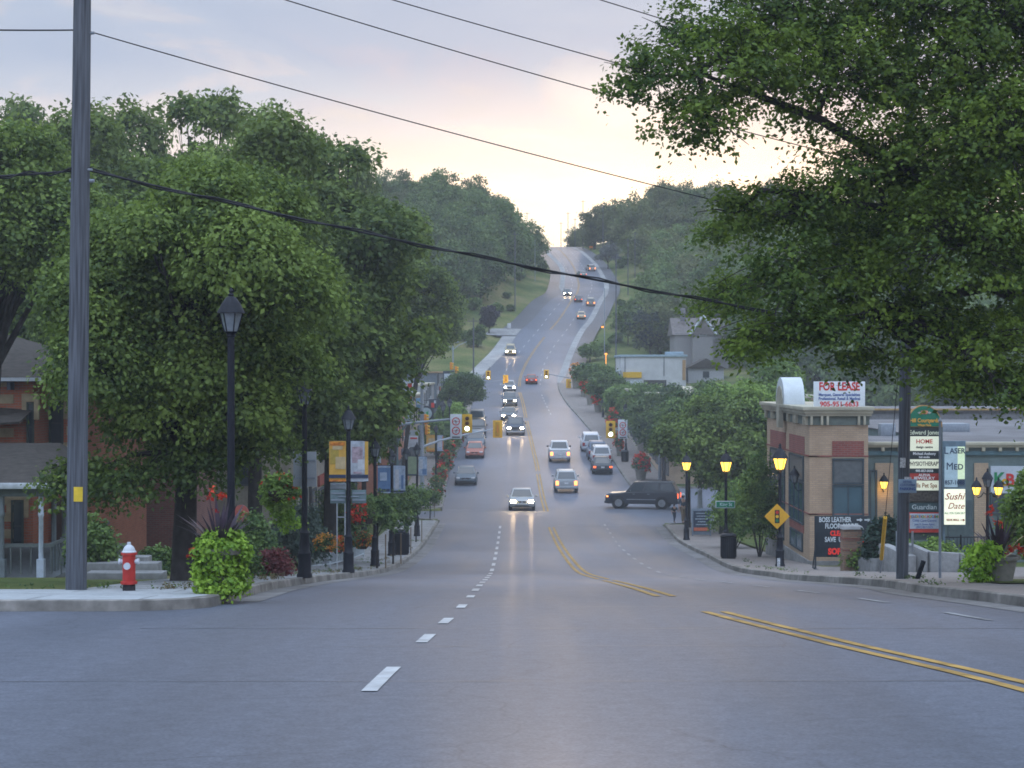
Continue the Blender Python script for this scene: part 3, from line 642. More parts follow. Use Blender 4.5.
mains = [((-2.2, -.3, 6.3), (-5.2, -1.0, 7.9), (-7.2, -1.7, 8.5)), ((-1.8, -.4, 6.0), (-4.0, -.8, 6.4), (-5.6, -1.5, 6.6)), ((-2.0, .2, 5.2), (-4.2, -.6, 4.7), (-5.8, -1.5, 4.2)), ((-1.0, -.5, 6.6), (-2.4, -.8, 8.4), (-3.6, -.8, 9.8)),
         ((1.0, .5, 6.6), (2.6, 1.0, 7.6), (4.2, 1.2, 8.2)), ((.8, .3, 5.4), (2.4, .8, 5.8), (4.4, 1.0, 5.4)), ((-.8, 1.0, 5.6), (-1.8, 2.2, 6.8), (-2.4, 3.0, 7.6))]
big += [lobe(718, 235, 34.8, .6, .4), lobe(728, 292, 34.8, .85, .5), lobe(728, 300, 34.5, .85, .5), lobe(745, 345, 34.5, .7, .35)]
nodes = []
for mlist in mains:
    pts = [fork+Vector((0, 0, rg.uniform(-.5, .2)))]+[Vector(p) for p in mlist]; mb.tube(pts, [.17, .12, .075, .03], n=8); nodes += pts[1:]
for l in big:
    e = Vector(l[:3]); s0 = min(nodes, key=lambda q: (q-e).length)
    mid = (s0+e)/2+Vector((rg.uniform(-.15, .15), rg.uniform(-.15, .15), rg.uniform(0, .25)))
    mb.tube([s0, mid, e], [.06, .04, .02], n=6)
    for _ in range(7):
        a = e+(mid-e)*rg.uniform(0, .5); q = e+Vector((rg.uniform(-1, 1)*l[3], rg.uniform(-1, 1)*l[4], rg.uniform(-.8, .9)*l[5]))
        mb.tube([a, (a+q)/2+Vector((0, 0, .06)), q], [.018, .011, .004], n=4)
mb.build('trunk', BARK, t)
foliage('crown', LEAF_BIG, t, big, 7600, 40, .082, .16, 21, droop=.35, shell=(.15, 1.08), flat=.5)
twigs(t, .007)

# small street trees, tied young trees on the left pavement
def young_tree(px_, d, label, row_top, seed, w_=.6, side=-1, group='young trees along the left kerb', mat=LEAF_STREET, x=None):
    x = X(px_, d) if x is None else x; base = H(x, d)+.05; h = Z(row_top, d)-base
    lobes = [(0, 0, h*.66, w_, w_, h*.26)] + [(math.cos(a)*w_*.45, math.sin(a)*w_*.45, h*(.55+.1*(a % 2)), w_*.55, w_*.55, h*.16) for a in (0, 1.3, 2.6, 3.9, 5.2)]
    t = thing('young_tree', label, 'tree', (x, d, base), 0, group)
    mb = MB(); mb.tube([(0, 0, -.1), (.02, 0, h*.4), (0, 0, h*.9)], [.04, .03, .01], n=6)
    for l in lobes[1:]: mb.tube([(0, 0, h*.38), l[:3]], [.018, .006], n=4)
    mb.build('trunk', BARK, t)
    MB().box((.28, 0, .55), (.04, .04, 1.1)).build('stake', M('stake_wood', (.16, .12, .08)), t)
    foliage('crown', mat, t, lobes, 190, 12, .12, .12, seed, shell=(.2, 1.0))
    return t
young_tree(377, 55, 'young staked tree beside the litter bin, nearest the camera of the kerb saplings', 484, 31)
young_tree(393, 60, 'young tree between the blue banner and the litter bin', 486, 32, .7)
young_tree(416, 82, 'young tree right of the litter bin in front of the white shop', 478, 33, .8)
young_tree(404, 70, 'young tree just behind the litter bin', 480, 34, .6)
young_tree(430, 108, 'young tree at the corner of the left side street', 486, 35, .7)
# dark round crowns further along the street
def street_tree(px_, d, row_top, wpx, label, seed, mat=LEAF_STREET, group=None, clump=520, lift=.35, x=None):
    x = X(px_, d) if x is None else x; base = H(x, d)+.05; h = Z(row_top, d)-base; rr = wpx/F*d/2
    cz = h*(1+lift)/2; rz_ = h*(1-lift)/2
    return make_tree('street_tree', label, 'tree', (x, d, base), crown_lobes(rr, rz_, cz, 12, seed, r=.45), h*lift*1.1, .09+h*.008, .05, mat, clump, 22, .14+d*.0006, .16+rr*.05, seed, group)
street_tree(464, 196, 373, 42, 'dense round dark tree over the left kerb below the far traffic lights', 41, clump=800)
street_tree(447, 165, 432, 30, 'low green tree behind the red flowers, beside the parked dark sedan', 42)
street_tree(438, 150, 418, 26, 'green tree behind the yellow banner of the traffic-light corner', 43)
street_tree(452, 182, 405, 30, 'light green tree under the no-turn sign on the left', 44, mat=LEAF_BRIGHT)
RT = [(592, 238, 366, 36, 'slim dark tree on the right just before the far crossing', 51, LEAF_STREET), (606, 212, 372, 34, 'dark tree behind the right pavement planters, below the white building', 52, LEAF_STREET),
 (626, 190, 388, 46, 'broad street tree above the row of parked cars on the right', 53, LEAF_STREET), (650, 168, 384, 54, 'street tree behind the right traffic light and its white sign', 54, LEAF_STREET),
 (664, 141.5, 388, 62, 'spreading street tree behind the dark turning sport utility vehicle', 55, LEAF_STREET), (700, 118, 384, 92, 'wide street tree over the first lit lamp of the right pavement', 56, LEAF_STREET),
 (672, 97, 420, 64, 'low hanging tree whose leaves glow beside the farthest lit lantern', 57, LEAF_MAPLE), (737, 92, 376, 104, 'bright green tree filling the space left of the brick building', 58, LEAF_BRIGHT),
 (765, 104, 372, 90, 'bright green tree peering over the roof of the brick building', 59, LEAF_BRIGHT), (722, 90, 400, 84, 'leafy tree behind the middle lit lamp and its street name sign', 60, LEAF_MAPLE)]
for px_, d, rt, wpx, lab, sd, mt in RT:
    x = X(px_, d)
    if x < float(Rf(d))+1.2: x = float(Rf(d))+1.2
    street_tree(px_, d, rt, wpx, lab, sd, mat=mt, clump=1500 if wpx > 58 else 900, lift=.62 if d == 97 else (.3 if d > 100 else .25), x=x)
# shrubs
def shrub(px_, d, wpx, hpx, label, seed, mat, name='shrub', leaf=.1, n=500, x=None):
    x = X(px_, d) if x is None else x; rr = wpx/F*d/2; h = hpx/F*d
    t = thing(name, label, 'shrub', (x, d, H(x, d)+.03))
    lob = [(0, 0, h*.5, rr*.75, rr*.75, h*.5)]+[(rr*.5*math.cos(a), rr*.5*math.sin(a), h*(.35+.2*((a*7) % 1)), rr*.5, rr*.5, h*.35) for a in (0, 1.25, 2.5, 3.8, 5.0)]
    mb = MB()
    for l in lob: mb.tube([(0, 0, -.1), (l[0]*.5, l[1]*.5, l[2]*.4), l[:3]], [.03, .02, .01], n=5)
    mb.build('stems', BARK, t); foliage('foliage', mat, t, lob, n, 16, leaf, .12, seed, shell=(.3, 1.0)); return t
shrub(757, 67, 46, 112, 'light green feathery shrub between the middle lit lamp and the brick building', 61, LEAF_BRIGHT, n=800, x=9.75)
shrub(735, 76, 60, 70, 'rounded green shrub on the grass strip behind the right litter bin', 62, LEAF_BRIGHT, n=700)
shrub(1034, 37, 60, 112, 'light green shrub at the far right edge behind the stone planter', 63, LEAF_BRIGHT, n=1200)
shrub(884, 49, 40, 56, 'dark needle-leaved bush spreading in the raised bed behind the yellow guy guard', 64, leafmat('needles', (.02, .05, .035), (.06, .11, .075)), n=600, leaf=.12)
shrub(935, 50, 56, 32, 'low green planting along the raised bed below the shop directory', 65, LEAF_BRIGHT, n=500)
shrub(905, 50.5, 40, 30, 'weedy green clump between the wooden pole and the raised bed wall', 66, LEAF_STREET, n=400)
shrub(860, 50, 30, 26, 'small tufty plant behind the low concrete wall beside the brick pillar', 67, LEAF_BRIGHT, n=260)
shrub(250, 44, 52, 62, 'pale grey-green shrub behind the right side of the lime planter', 68, LEAF_STREET, n=500)
shrub(272, 39, 34, 26, 'low dark red barberry bush by the left kerb', 69, leafmat('barberry', (.09, .022, .028), (.2, .06, .06)), n=350, leaf=.07)
shrub(238, 36, 40, 34, 'dark leafy bush at the foot of the left street lamp', 70, LEAF_STREET, n=350, leaf=.08)
shrub(300, 52, 60, 70, 'bluish green shrub between the hanging basket and the railing', 71, leafmat('blue_green', (.05, .085, .07), (.13, .18, .14)), n=600)
shrub(92, 40, 50, 60, 'shaggy green bush growing behind the foot of the wooden pole', 72, LEAF_STREET, n=500)
shrub(160, 44, 50, 26, 'low hedge plants at the foot of the brick wall', 73, LEAF_STREET, n=350)
shrub(340, 62, 60, 90, 'green shrubs showing behind the two yellow banners', 74, LEAF_STREET, n=600)

# weeds and dry grass in the cracks of the kerbs
def weeds(name, label, pts, mat, seed, n=4, s=.09):
    lob = [(x, y, (H(x, y)+.06+s*.3), s*1.6, s*1.3, s*.5) for x, y in pts]
    o = foliage(name, mat, None, lob, len(lob)*n, 8, .038, s*.4, seed, shell=(.1, 1)); o['kind'] = 'stuff'; o['label'] = label; o['category'] = 'weeds'
rgw = random.Random(9); DRY = leafmat('dry_grass', (.10, .09, .04), (.26, .21, .11))
weeds('dry_grass', 'dry brown grass and weeds along the left kerb near the corner', [(float(Lf(y))-.25-rgw.random()*1.0, y) for y in [26.5+rgw.random()*9 for _ in range(46)]]+[(float(Lf(y))-.3-rgw.random()*.6, y) for y in [36+rgw.random()*40 for _ in range(40)]], DRY, 501)
weeds('weeds', 'green weeds tufting along both kerbs', [(float(Rf(y))+.25+rgw.random()*.8, y) for y in [27+rgw.random()*40 for _ in range(20)]]+[(float(Lf(y))-.3-rgw.random()*1.4, y) for y in [34+rgw.random()*50 for _ in range(40)]]+[(8.1+rgw.random()*.5, 34.9+rgw.random()*.4) for _ in range(8)]+[(-5-rgw.random()*9, 27.3+rgw.random()*.5) for _ in range(40)], LEAF_STREET, 502)
# ------------------------------------------------------------------ wooded hillsides: four crown shapes, copied
def hill_proto(name, label, px_, d, rx, rz, zc, seed, mat, ncl, grp, side):
    x = px_; return make_tree(name, label, 'tree', (x, d, H(x, d)), crown_lobes(rx, rz, zc, 11, seed, r=.46), zc*.35, .2, .09, mat, ncl, 14, .42, .42, seed, grp, shell=(.5, 1.05), flat=.8)
GL, GR = 'trees of the wood on the left hillside', 'trees of the wood on the right hillside'
LABL, LABR = 'one of the dense green trees of the wood climbing the left hillside', 'one of the dense green trees of the wood climbing the right hillside'
h1 = hill_proto('hill_tree', LABL, -30, 330, 4.4, 5.0, 5.0, 81, LEAF_FAR, 420, GL, -1)
h2 = hill_proto('hill_tree', LABL, -22, 380, 3.7, 5.6, 5.6, 82, LEAF_FAR, 380, GL, -1)
h3 = hill_proto('hill_tree', LABL, -18, 470, 4.2, 4.6, 4.5, 83, LEAF_FAR2, 380, GL, -1)
h4 = hill_proto('hill_tree', LABR, 62, 420, 4.5, 5.0, 4.8, 84, LEAF_FAR2, 400, GR, 1)
h5 = hill_proto('hill_tree', LABR, 48, 300, 4.8, 5.0, 4.9, 85, LEAF_FAR, 440, GR, 1)
rg = random.Random(17); placed = []
def plant(protos, n, ymin, ymax, fx, label, grp, smin, smax, mind):
    k = 0; tries = 0
    while k < n and tries < 6000:
        tries += 1; y = rg.uniform(ymin, ymax); x = fx(y)
        px_ = CX+F*x/y
        if px_ < -60 or px_ > 1090: continue
        if 660 < px_ < 745 and 235 < y < 300: continue
        if any((x-a)**2+(y-b)**2 < mind**2 for a, b in placed): continue
        placed.append((x, y)); s = rg.uniform(smin, smax)
        dup(rg.choice(protos), (x, y, H(x, y)-.2), rg.uniform(0, 6.28), label, (s, s, s*rg.uniform(.9, 1.15)), grp); k += 1
nL = 64; nR = 74
def off(k): return abs(rg.gauss(0, 1))*k
plant([h1, h2], 70, 268, 430, lambda y: float(Lf(y))-(24 if y < 350 else 13)-off(22), LABL, GL, 1.15, 1.7, 5.2)
plant([h3, h2], 60, 430, 600, lambda y: float(Lf(y))-(9 if y < 480 else 15)-off(22), LABL, GL, 1.0, 1.45, 5.0)
plant([h5, h4], 90, 285, 420, lambda y: float(Rf(y))+16+off(34), LABR, GR, 1.1, 1.6, 6.0)
plant([h4], 62, 420, 610, lambda y: float(Rf(y))+(12 if y < 540 else 6)+off(30), LABR, GR, 1.0, 1.5, 5.2)
plant([h5, h1], 36, 150, 285, lambda y: float(Rf(y))+26+off(30), 'one of the green trees between the shops and the foot of the right hillside', 'trees behind the shops on the right', .9, 1.4, 7)
plant([h1, h2], 26, 150, 268, lambda y: float(Lf(y))-24-off(24), 'one of the green trees behind the shops on the left', 'trees behind the shops on the left', .9, 1.3, 7)
def one(pr, px_, d, s, label, rz=0, sz=None):
    x = X(px_, d); return dup(pr, (x, d, H(x, d)-.2), rz, label, (s, s, sz or s), None)
GONE = []
def special(mat, px_, d, r, rz_, label, seed, name='hill_tree', cone=0.0, leaf=.4, n=260, zc=None):
    x = X(px_, d); return make_tree(name, label, 'tree', (x, d, H(x, d)-.1), crown_lobes(r, rz_, zc or rz_*1.35, 9, seed, cone=cone), rz_*.6, .12, .06, mat, n, 12, leaf, .3, seed, shell=(.4, 1.0))
special(leafmat('dark_plum', (.03, .028, .04), (.06, .05, .07)), 489, 338, 1.9, 2.5, 'small dark purple-leaved tree alone on the grass left of the climbing road', 91)
special(LEAF_BLUE, 527, 520, 4.0, 2.6, 'grey-green willow-like tree at the top of the left bank by the crest', 92)
special(LEAF_BLUE, 608, 470, 4.2, 3.2, 'grey-green bushy tree on the right bank below the crest', 93)
special(LEAF_BRIGHT, 493, 420, 2.2, 3.6, 'light green slender tree on the edge of the left wood', 94)
special(leafmat('yellowing', (.13, .12, .035), (.26, .21, .06)), 396, 330, 2.6, 1.7, 'tree with a yellowing top in the left wood', 95, zc=9)
special(LEAF_STREET, 478, 318, 1.3, 1.7, 'little green tree beside the leaning pole left of the road', 96)
special(LEAF_FAR, 590, 300, 2.2, 1.3, 'scrubby bush on the right bank above the far crossing', 97, name='bush')
special(LEAF_FAR, 628, 320, 3.4, 3.4, 'round green tree at the lower edge of the right wood', 98)
special(leafmat('dark_spruce', (.03, .05, .045), (.07, .095, .08)), 650, 300, 4.6, 4.2, 'bluish dark spruce behind the flat white building', 99)
special(LEAF_FAR, 697, 480, 5.5, 7, 'tall tree standing highest on the right hill crest', 100, leaf=.6, n=420)
rgb = random.Random(33)
sb = special(LEAF_FAR, 640, 345, 1.5, 1.0, 'one of the low scrubby bushes dotting the grass banks of the hill road', 101, name='bush', n=120); sb['group'] = 'scrubby bushes on the hill banks'
for k_ in range(46):
    d = rgb.uniform(285, 590); s_ = -1 if k_ % 2 else 1; off_ = 5.5+abs(rgb.gauss(0, 1))*7
    x = float(Lf(d))-off_ if s_ < 0 else float(Rf(d))+off_
    if s_ < 0 and 328 < d < 350: continue
    dup(sb, (x, d, H(x, d)-.1), rgb.uniform(0, 6), sb['label'], rgb.uniform(.5, 1.15))
for k_, (px_, d) in enumerate(((500, 545), (520, 570), (566, 640), (575, 652), (585, 630), (596, 600), (612, 575), (630, 560), (486, 520), (470, 500), (456, 480), (446, 462))):
    x = X(px_, d)
    if Lf(d)-9 < x < Rf(d)+6: x = float(Lf(d))-14 if px_ < 545 else float(Rf(d))+7
    s = .75+.25*(k_ % 3)/2; dup(h3 if px_ < 545 else h4, (x, d, H(x, d)-.3), k_*1.3, LABL if px_ < 545 else LABR, s, GL if px_ < 545 else GR)
# ------------------------------------------------------------------ cars
TYRE = M('tyre_rubber', (.015, .015, .017), rough=.85, noise=.2); RIM = M('wheel_rim', (.30, .32, .35), rough=.35, metal=.6)
HEADL = glow('lit_headlamp', (1.0, .70, .36), 280); TAILL = glow('lit_tail_lamp', (1.0, .13, .03), 3.0); TAILU = M('tail_lamp_lens', (.25, .015, .012), rough=.25, spec=.6)
BRAKE = glow('lit_tail_lamp_orange', (1.0, .30, .08), 4.0); HEADU = M('headlamp_lens', (.5, .52, .55), rough=.15, spec=.8); PLATE = M('number_plate', (.55, .58, .62), rough=.5)
TRIM = M('dark_plastic', (.02, .022, .026), rough=.6)
SPEC = {  # length, width, height, hood z, belt z, [windscreen base, roof front, roof rear, rear glass base] as distance from the nose, rear deck z, wheel radius
 'sedan': (4.7, 1.80, 1.42, .80, .90, (1.25, 2.0, 3.25, 4.0), .94, .32),
 'hatch': (4.2, 1.75, 1.50, .84, .94, (1.0, 1.75, 3.45, 4.0), .98, .32),
 'suv':   (4.6, 1.85, 1.74, 1.00, 1.10, (1.2, 1.85, 4.1, 4.5), 1.12, .37),
 'big_suv': (5.15, 2.0, 1.90, 1.12, 1.20, (1.45, 2.05, 4.75, 5.08), 1.22, .41),
 'pickup': (5.6, 1.98, 1.84, 1.08, 1.16, (1.5, 2.15, 3.3, 3.6), 1.16, .40),
 'van':   (4.9, 1.92, 1.78, .98, 1.08, (.75, 1.75, 4.45, 4.85), 1.10, .35)}
def make_car(kind, color, name, label, cat, loc, rz=0, lights='none', group=None, pitch=None, brake=None):
    Ln, W, Hh, zh, zb, (a, b, c, e), zd, wr = SPEC[kind]
    t = thing(name, label, cat, loc, rz, group)
    x, y = loc[0], loc[1]; sl = (float(P(y+2.5))-float(P(y-2.5)))/5
    t.rotation_mode = 'XYZ'; t.rotation_euler = (math.atan(sl)*math.cos(rz), math.atan(sl)*math.sin(rz)*-1, rz)
    paint = M('paint_%s' % '_'.join('%02d' % int(v*100) for v in color), color, rough=.5 if sum(color) > .12 else .3, noise=.04, spec=.35 if sum(color) > .12 else .6, metal=0)
    hw = W/2; y0 = -Ln/2; zbot = .24 if kind in ('sedan', 'hatch', 'van') else .34
    # lower body: sections along the length (y, half width, bottom, top)
    tl = Ln
    if kind in ('sedan', 'hatch'): secs = [(0, .80, .38, .60), (.06, .90, .30, .68), (.35, .97, zbot, zh-.06), (a*.6, 1, zbot, zh), (a, 1, zbot, zb-.02), (2.2, 1, zbot, zb), (e, 1, zbot, zd), (tl-.25, .97, zbot+.02, zd-.03), (tl-.04, .91, .32, zd-.14), (tl, .84, .40, .62)]
    else: secs = [(0, .86, .42, .78), (.05, .94, .36, zh-.16), (.25, .98, zbot, zh-.04), (a*.7, 1, zbot, zh), (a, 1, zbot, zb-.02), (2.4, 1, zbot, zb), (e, 1, zbot, zd), (tl-.14, .99, zbot+.03, zd), (tl-.02, .96, .36, zd-.06), (tl, .92, .42, zd-.12)]
    mb = MB(); n = 10; vs = []; fs = []
    for s, k, z0, z1 in secs:
        w_ = hw*k; zm = z0+(z1-z0)*.55
        ring = [(-w_*.90, z0), (-w_*.985, z0+.10), (-w_, zm), (-w_*.965, z1-.07), (-w_*.86, z1), (w_*.86, z1), (w_*.965, z1-.07), (w_, zm), (w_*.985, z0+.10), (w_*.90, z0)]
        vs += [(q[0], y0+s, q[1]) for q in ring]
    for i in range(len(secs)-1):
        for k in range(n): p, q = i*n+k, i*n+(k+1) % n; fs.append((p, q, q+n, p+n))
    fs.append(tuple(range(n-1, -1, -1))); fs.append(tuple(range((len(secs)-1)*n, len(secs)*n)))
    mb.add(vs, fs)
    # roof and pillars
    bw, rw = hw*.90, hw*.70 if kind in ('sedan', 'hatch') else hw*.77
    zr = Hh; zb2 = zb-.03
    A = [(-bw, y0+a, zb2), (bw, y0+a, zb2), (bw, y0+e, zd-.03), (-bw, y0+e, zd-.03)]; B = [(-rw, y0+b, zr-.03), (rw, y0+b, zr-.03), (rw, y0+c, zr-.04), (-rw, y0+c, zr-.04)]
    mid = [(-rw*.9, y0+b+.15, zr), (rw*.9, y0+b+.15, zr), (rw*.9, y0+c-.15, zr), (-rw*.9, y0+c-.15, zr)]
    mb.add(A+B+mid, [(0, 1, 5, 4), (1, 2, 6, 5), (2, 3, 7, 6), (3, 0, 4, 7), (4, 5, 9, 8), (5, 6, 10, 9), (6, 7, 11, 10), (7, 4, 8, 11), (8, 9, 10, 11)])
    if kind == 'pickup':   # bed rails
        for sx in (-1, 1): mb.box((sx*(hw-.09), y0+(e+Ln)/2, zb+.05), (.10, Ln-e-.1, .12))
        mb.box((0, y0+Ln-.08, zb+.02), (W-.25, .07, .12))
    mb.build('body', paint, t, angle=32)
    def pane(P4, m_in, name, off=.012):
        P4 = [Vector(p) for p in P4]; cen = sum(P4, Vector())/4; nn = (P4[1]-P4[0]).cross(P4[3]-P4[0]).normalized()
        if nn.dot(cen-Vector((0, y0+Ln/2, zb*.9))) < 0: nn = -nn
        q = [cen+(p-cen)*m_in+nn*off for p in P4]; q2 = [p-nn*.02 for p in q]
        g = MB(); g.add([*q, *q2], [(0, 1, 2, 3), (7, 6, 5, 4), (0, 4, 5, 1), (1, 5, 6, 2), (2, 6, 7, 3), (3, 7, 4, 0)]); return g.build(name, DARKG, t, smooth=False)
    pane([A[0], A[1], B[1], B[0]], .88, 'windscreen'); pane([A[2], A[3], B[3], B[2]], .84, 'rear_window')
    nw = 3 if kind in ('suv', 'big_suv', 'van') else 2
    for sx, (p0, p1, q1, q0) in ((-1, (A[0], A[3], B[3], B[0])), (1, (A[1], A[2], B[2], B[1]))):
        for k in range(nw):
            f0, f1 = k/nw+(.05 if k == 0 else .015), (k+1)/nw-(.04 if k == nw-1 else .015)
            L_ = lambda u, v, f: Vector(u).lerp(Vector(v), f)
            pane([L_(p0, p1, f0).lerp(L_(q0, q1, f0), .12), L_(p0, p1, f1).lerp(L_(q0, q1, f1), .12), L_(p0, p1, f1).lerp(L_(q0, q1, f1), .88), L_(p0, p1, f0).lerp(L_(q0, q1, f0), .88)], .98, 'side_window')
    # wheels with arches
    for sy in (.19*Ln, Ln-.215*Ln):
        for sx in (-1, 1):
            mbw = MB(); wd = .22; xo = sx*(hw+.012)
            def ring(x0, x1, r, m=0):
                n_ = 20; v_ = [(xx, y0+sy+r*math.cos(2*PI*k/n_), wr+r*math.sin(2*PI*k/n_)) for xx in (x0, x1) for k in range(n_)]
                return v_, [tuple(range(n_)), tuple(range(2*n_-1, n_-1, -1))]+[(k, (k+1) % n_, (k+1) % n_+n_, k+n_) for k in range(n_)]
            mbw.add(*ring(xo-sx*wd, xo, wr)); wh = mbw.build('wheel', TYRE, t, bevel=.02)
            r_ = MB(); r_.add(*ring(xo-sx*.05, xo+sx*.008, wr*.64))
            for k in range(5):
                an = 2*PI*k/5; r_.box((xo+sx*.012, y0+sy+math.cos(an)*wr*.33, wr+math.sin(an)*wr*.33), (.012, .07, .07), rx=an)
            r_.build('rim', RIM, wh)
            ar = MB(); ar.add(*ring(xo-sx*.12, xo-sx*.008, wr*1.17)); ar.build('wheel_arch', TRIM, t)
    zl = (zh+.42)/2+.04 if kind in ('sedan', 'hatch') else (zh+.62)/2
    hm = HEADL if lights in ('head',) else HEADU
    for sx in (-1, 1):
        MB().box((sx*(hw*.70), y0+.06, zl), (hw*.34, .16, .15)).build('headlight', hm, t, bevel=.03)
        tm = TAILL if lights == 'tail' else (BRAKE if lights == 'brake' else TAILU)
        zt = zd-.24 if kind in ('sedan', 'hatch') else zd-.30
        MB().box((sx*(hw*.80), y0+Ln-.05, zt), (hw*.26, .14, .14 if kind in ('sedan',) else .34)).build('tail_light', tm, t, bevel=.02)
        MB().box((sx*(hw+.10), y0+a+.35, zb+.05), (.20, .12, .14)).build('mirror', paint if kind != 'pickup' else TRIM, t, bevel=.03)
    g = MB()
    if kind == 'sedan':
        for sx in (-1, 1): g.box((sx*.17, y0+.0, .60), (.28, .06, .13))
        g.box((0, y0+.0, .36), (W*.55, .06, .10))
    else: g.box((0, y0+.0, zl), (W*.42, .06, .20)); g.box((0, y0+.0, .50), (W*.7, .05, .09))
    g.build('grille', TRIM, t, bevel=.01)
    MB().box((0, y0-.02, .46 if kind != 'sedan' else .48), (.31, .03, .15)).build('number_plate', PLATE, t)
    MB().box((0, y0+Ln+.005, .68 if kind == 'sedan' else .80), (.31, .03, .15)).build('number_plate', PLATE, t)
    bm_ = M('chrome', (.45, .47, .5), rough=.3, metal=.8) if kind in ('pickup',) else paint
    MB().box((0, y0+.03, .46), (W*.94, .18, .18)).build('bumper', bm_, t, bevel=.05); MB().box((0, y0+Ln-.03, .48), (W*.94, .18, .20)).build('bumper', bm_, t, bevel=.05)
    if kind == 'big_suv':
        for sx in (-1, 1):
            MB().box((sx*(hw+.004), y0+Ln*.5, .66), (.02, Ln*.40, .05)).build('side_trim', M('chrome_strip', (.30, .32, .35), rough=.35, metal=.5), t)
            for k in (.40, .60): MB().box((sx*(hw+.006), y0+Ln*k, 1.04), (.03, .16, .035)).build('door_handle', M('chrome_strip', (.3, .32, .35)), t)
            MB().box((sx*(hw*.98), y0+Ln*.03+.02, .86), (.05, .12, .10)).build('marker_light', BRAKE, t)
    if kind in ('suv', 'big_suv'):
        rr = MB()
        for sx in (-1, 1): rr.tube([(sx*rw*.88, y0+b+.25, zr-.01), (sx*rw*.88, y0+b+.35, zr+.05), (sx*rw*.88, y0+c-.35, zr+.05), (sx*rw*.88, y0+c-.25, zr-.01)], .02, n=6)
        rr.build('roof_rack', TRIM, t)
    return t
def car_at(px_, row, *a, d=None, side=None, x=None, **k):
    d = D(row) if d is None else d; x = X(px_, d) if x is None else x
    kind, color, name, label, cat = a; L_ = SPEC[kind][0]
    rz = k.get('rz', 0); yy = d+(L_/2 if abs(math.cos(rz)) > .5 else 0)
    x = X(px_, d)*1.0
    return make_car(kind, color, name, label, cat, (x, yy, float(P(yy))+.012), **k)
SILV = (.30, .33, .36); DKBL = (.05, .065, .09); BLK = (.012, .015, .02); GREYB = (.09, .11, .13); GOLD = (.34, .30, .20); WHI = (.46, .48, .51); REDB = (.20, .035, .03)
TR = 'cars driving on the main street'
car_at(522, 511, 'sedan', SILV, 'car', 'silver sedan with lit headlights driving toward us, nearest of the oncoming cars', 'car', rz=0, lights='head')
car_at(515.5, 436, 'pickup', DKBL, 'pickup_truck', 'dark pickup truck with lit headlights coming up behind the silver sedan', 'pickup truck', lights='head')
car_at(508.5, 421, 'sedan', GREYB, 'car', 'dark car almost hidden just behind the oncoming dark pickup', 'car', lights='head')
car_at(510, 407, 'suv', GREYB, 'car', 'dark grey oncoming sport utility vehicle, third from the front of the headlight queue', 'car', lights='head')
car_at(509.5, 392, 'hatch', SILV, 'car', 'pale oncoming car beneath the far hanging traffic light, last of the queue', 'car', lights='head')
car_at(510.5, 356, 'suv', GOLD, 'car', 'gold car with lit headlights coming down the hill beyond the far crossing', 'car', lights='head')
car_at(567.5, 296, 'sedan', GREYB, 'car', 'car with two bright headlights high on the hill left of the centre line', 'car', lights='head')
car_at(560, 463, 'pickup', WHI, 'pickup_truck', 'white pickup truck seen from behind in the right lane, driving away', 'pickup truck', rz=PI, lights='brake')
car_at(566.5, 493.5, 'suv', SILV, 'car', 'silver sport utility vehicle seen from behind, nearest of the cars driving away', 'car', rz=PI, lights='brake')
car_at(531.5, 384.5, 'sedan', REDB, 'car', 'dark red sedan driving away past the far crossing', 'car', rz=PI, lights='tail')
car_at(581.5, 319.5, 'sedan', (.42, .34, .24), 'car', 'beige sedan climbing the hill, lowest of the group of cars there', 'car', rz=PI, lights='brake')
car_at(591, 306.5, 'suv', (.22, .22, .20), 'car', 'grey wagon climbing the hill in the right lane, above the beige sedan', 'car', rz=PI, lights='brake')
car_at(578.5, 302.5, 'sedan', (.08, .08, .09), 'car', 'dark sedan climbing beside the centre line', 'car', rz=PI, lights='tail')
car_at(590.8, 271.5, 'suv', (.26, .24, .24), 'car', 'highest car on the hill in the right lane, tail lights glowing orange', 'car', rz=PI+.2, lights='brake')
car_at(581.8, 277, 'sedan', (.18, .2, .2), 'car', 'car near the top of the hill close to the centre line, with one red light', 'car', rz=PI+.2, lights='tail')
car_at(541, 247.5, 'sedan', BLK, 'car', 'tiny dark car just coming over the crest', 'car', d=596)
# parked left
car_at(465.5, 486, 'sedan', (.07, .095, .12), 'parked_car', 'dark blue sedan parked by the left kerb, nearest of the row facing us', 'car')
car_at(474.5, 459, 'sedan', (.30, .10, .07), 'parked_car', 'copper red sedan parked by the left kerb', 'car')
car_at(475.5, 450.5, 'suv', (.09, .12, .15), 'parked_car', 'blue grey car parked tightly behind the copper red sedan', 'car')
car_at(477, 437, 'suv', BLK, 'parked_car', 'black parked car under the amber light on the left, behind the blue grey one', 'car')
car_at(476.5, 428, 'van', (.12, .15, .18), 'parked_car', 'grey van parked farthest up the left kerb', 'car')
# parked right
car_at(602.8, 475, 'sedan', (.03, .04, .05), 'parked_car', 'dark sedan with red tail lights parked first by the right kerb', 'car', rz=PI, lights='tail')
car_at(602, 466, 'suv', WHI, 'parked_car', 'white car parked just ahead of the dark sedan on the right', 'car', rz=PI)
car_at(597.8, 461, 'suv', (.08, .12, .19), 'parked_car', 'blue car parked between the white ones by the right kerb', 'car', rz=PI)
car_at(591.5, 452.5, 'van', (.42, .46, .52), 'parked_car', 'pale silver van parked farthest along the right kerb', 'car', rz=PI)
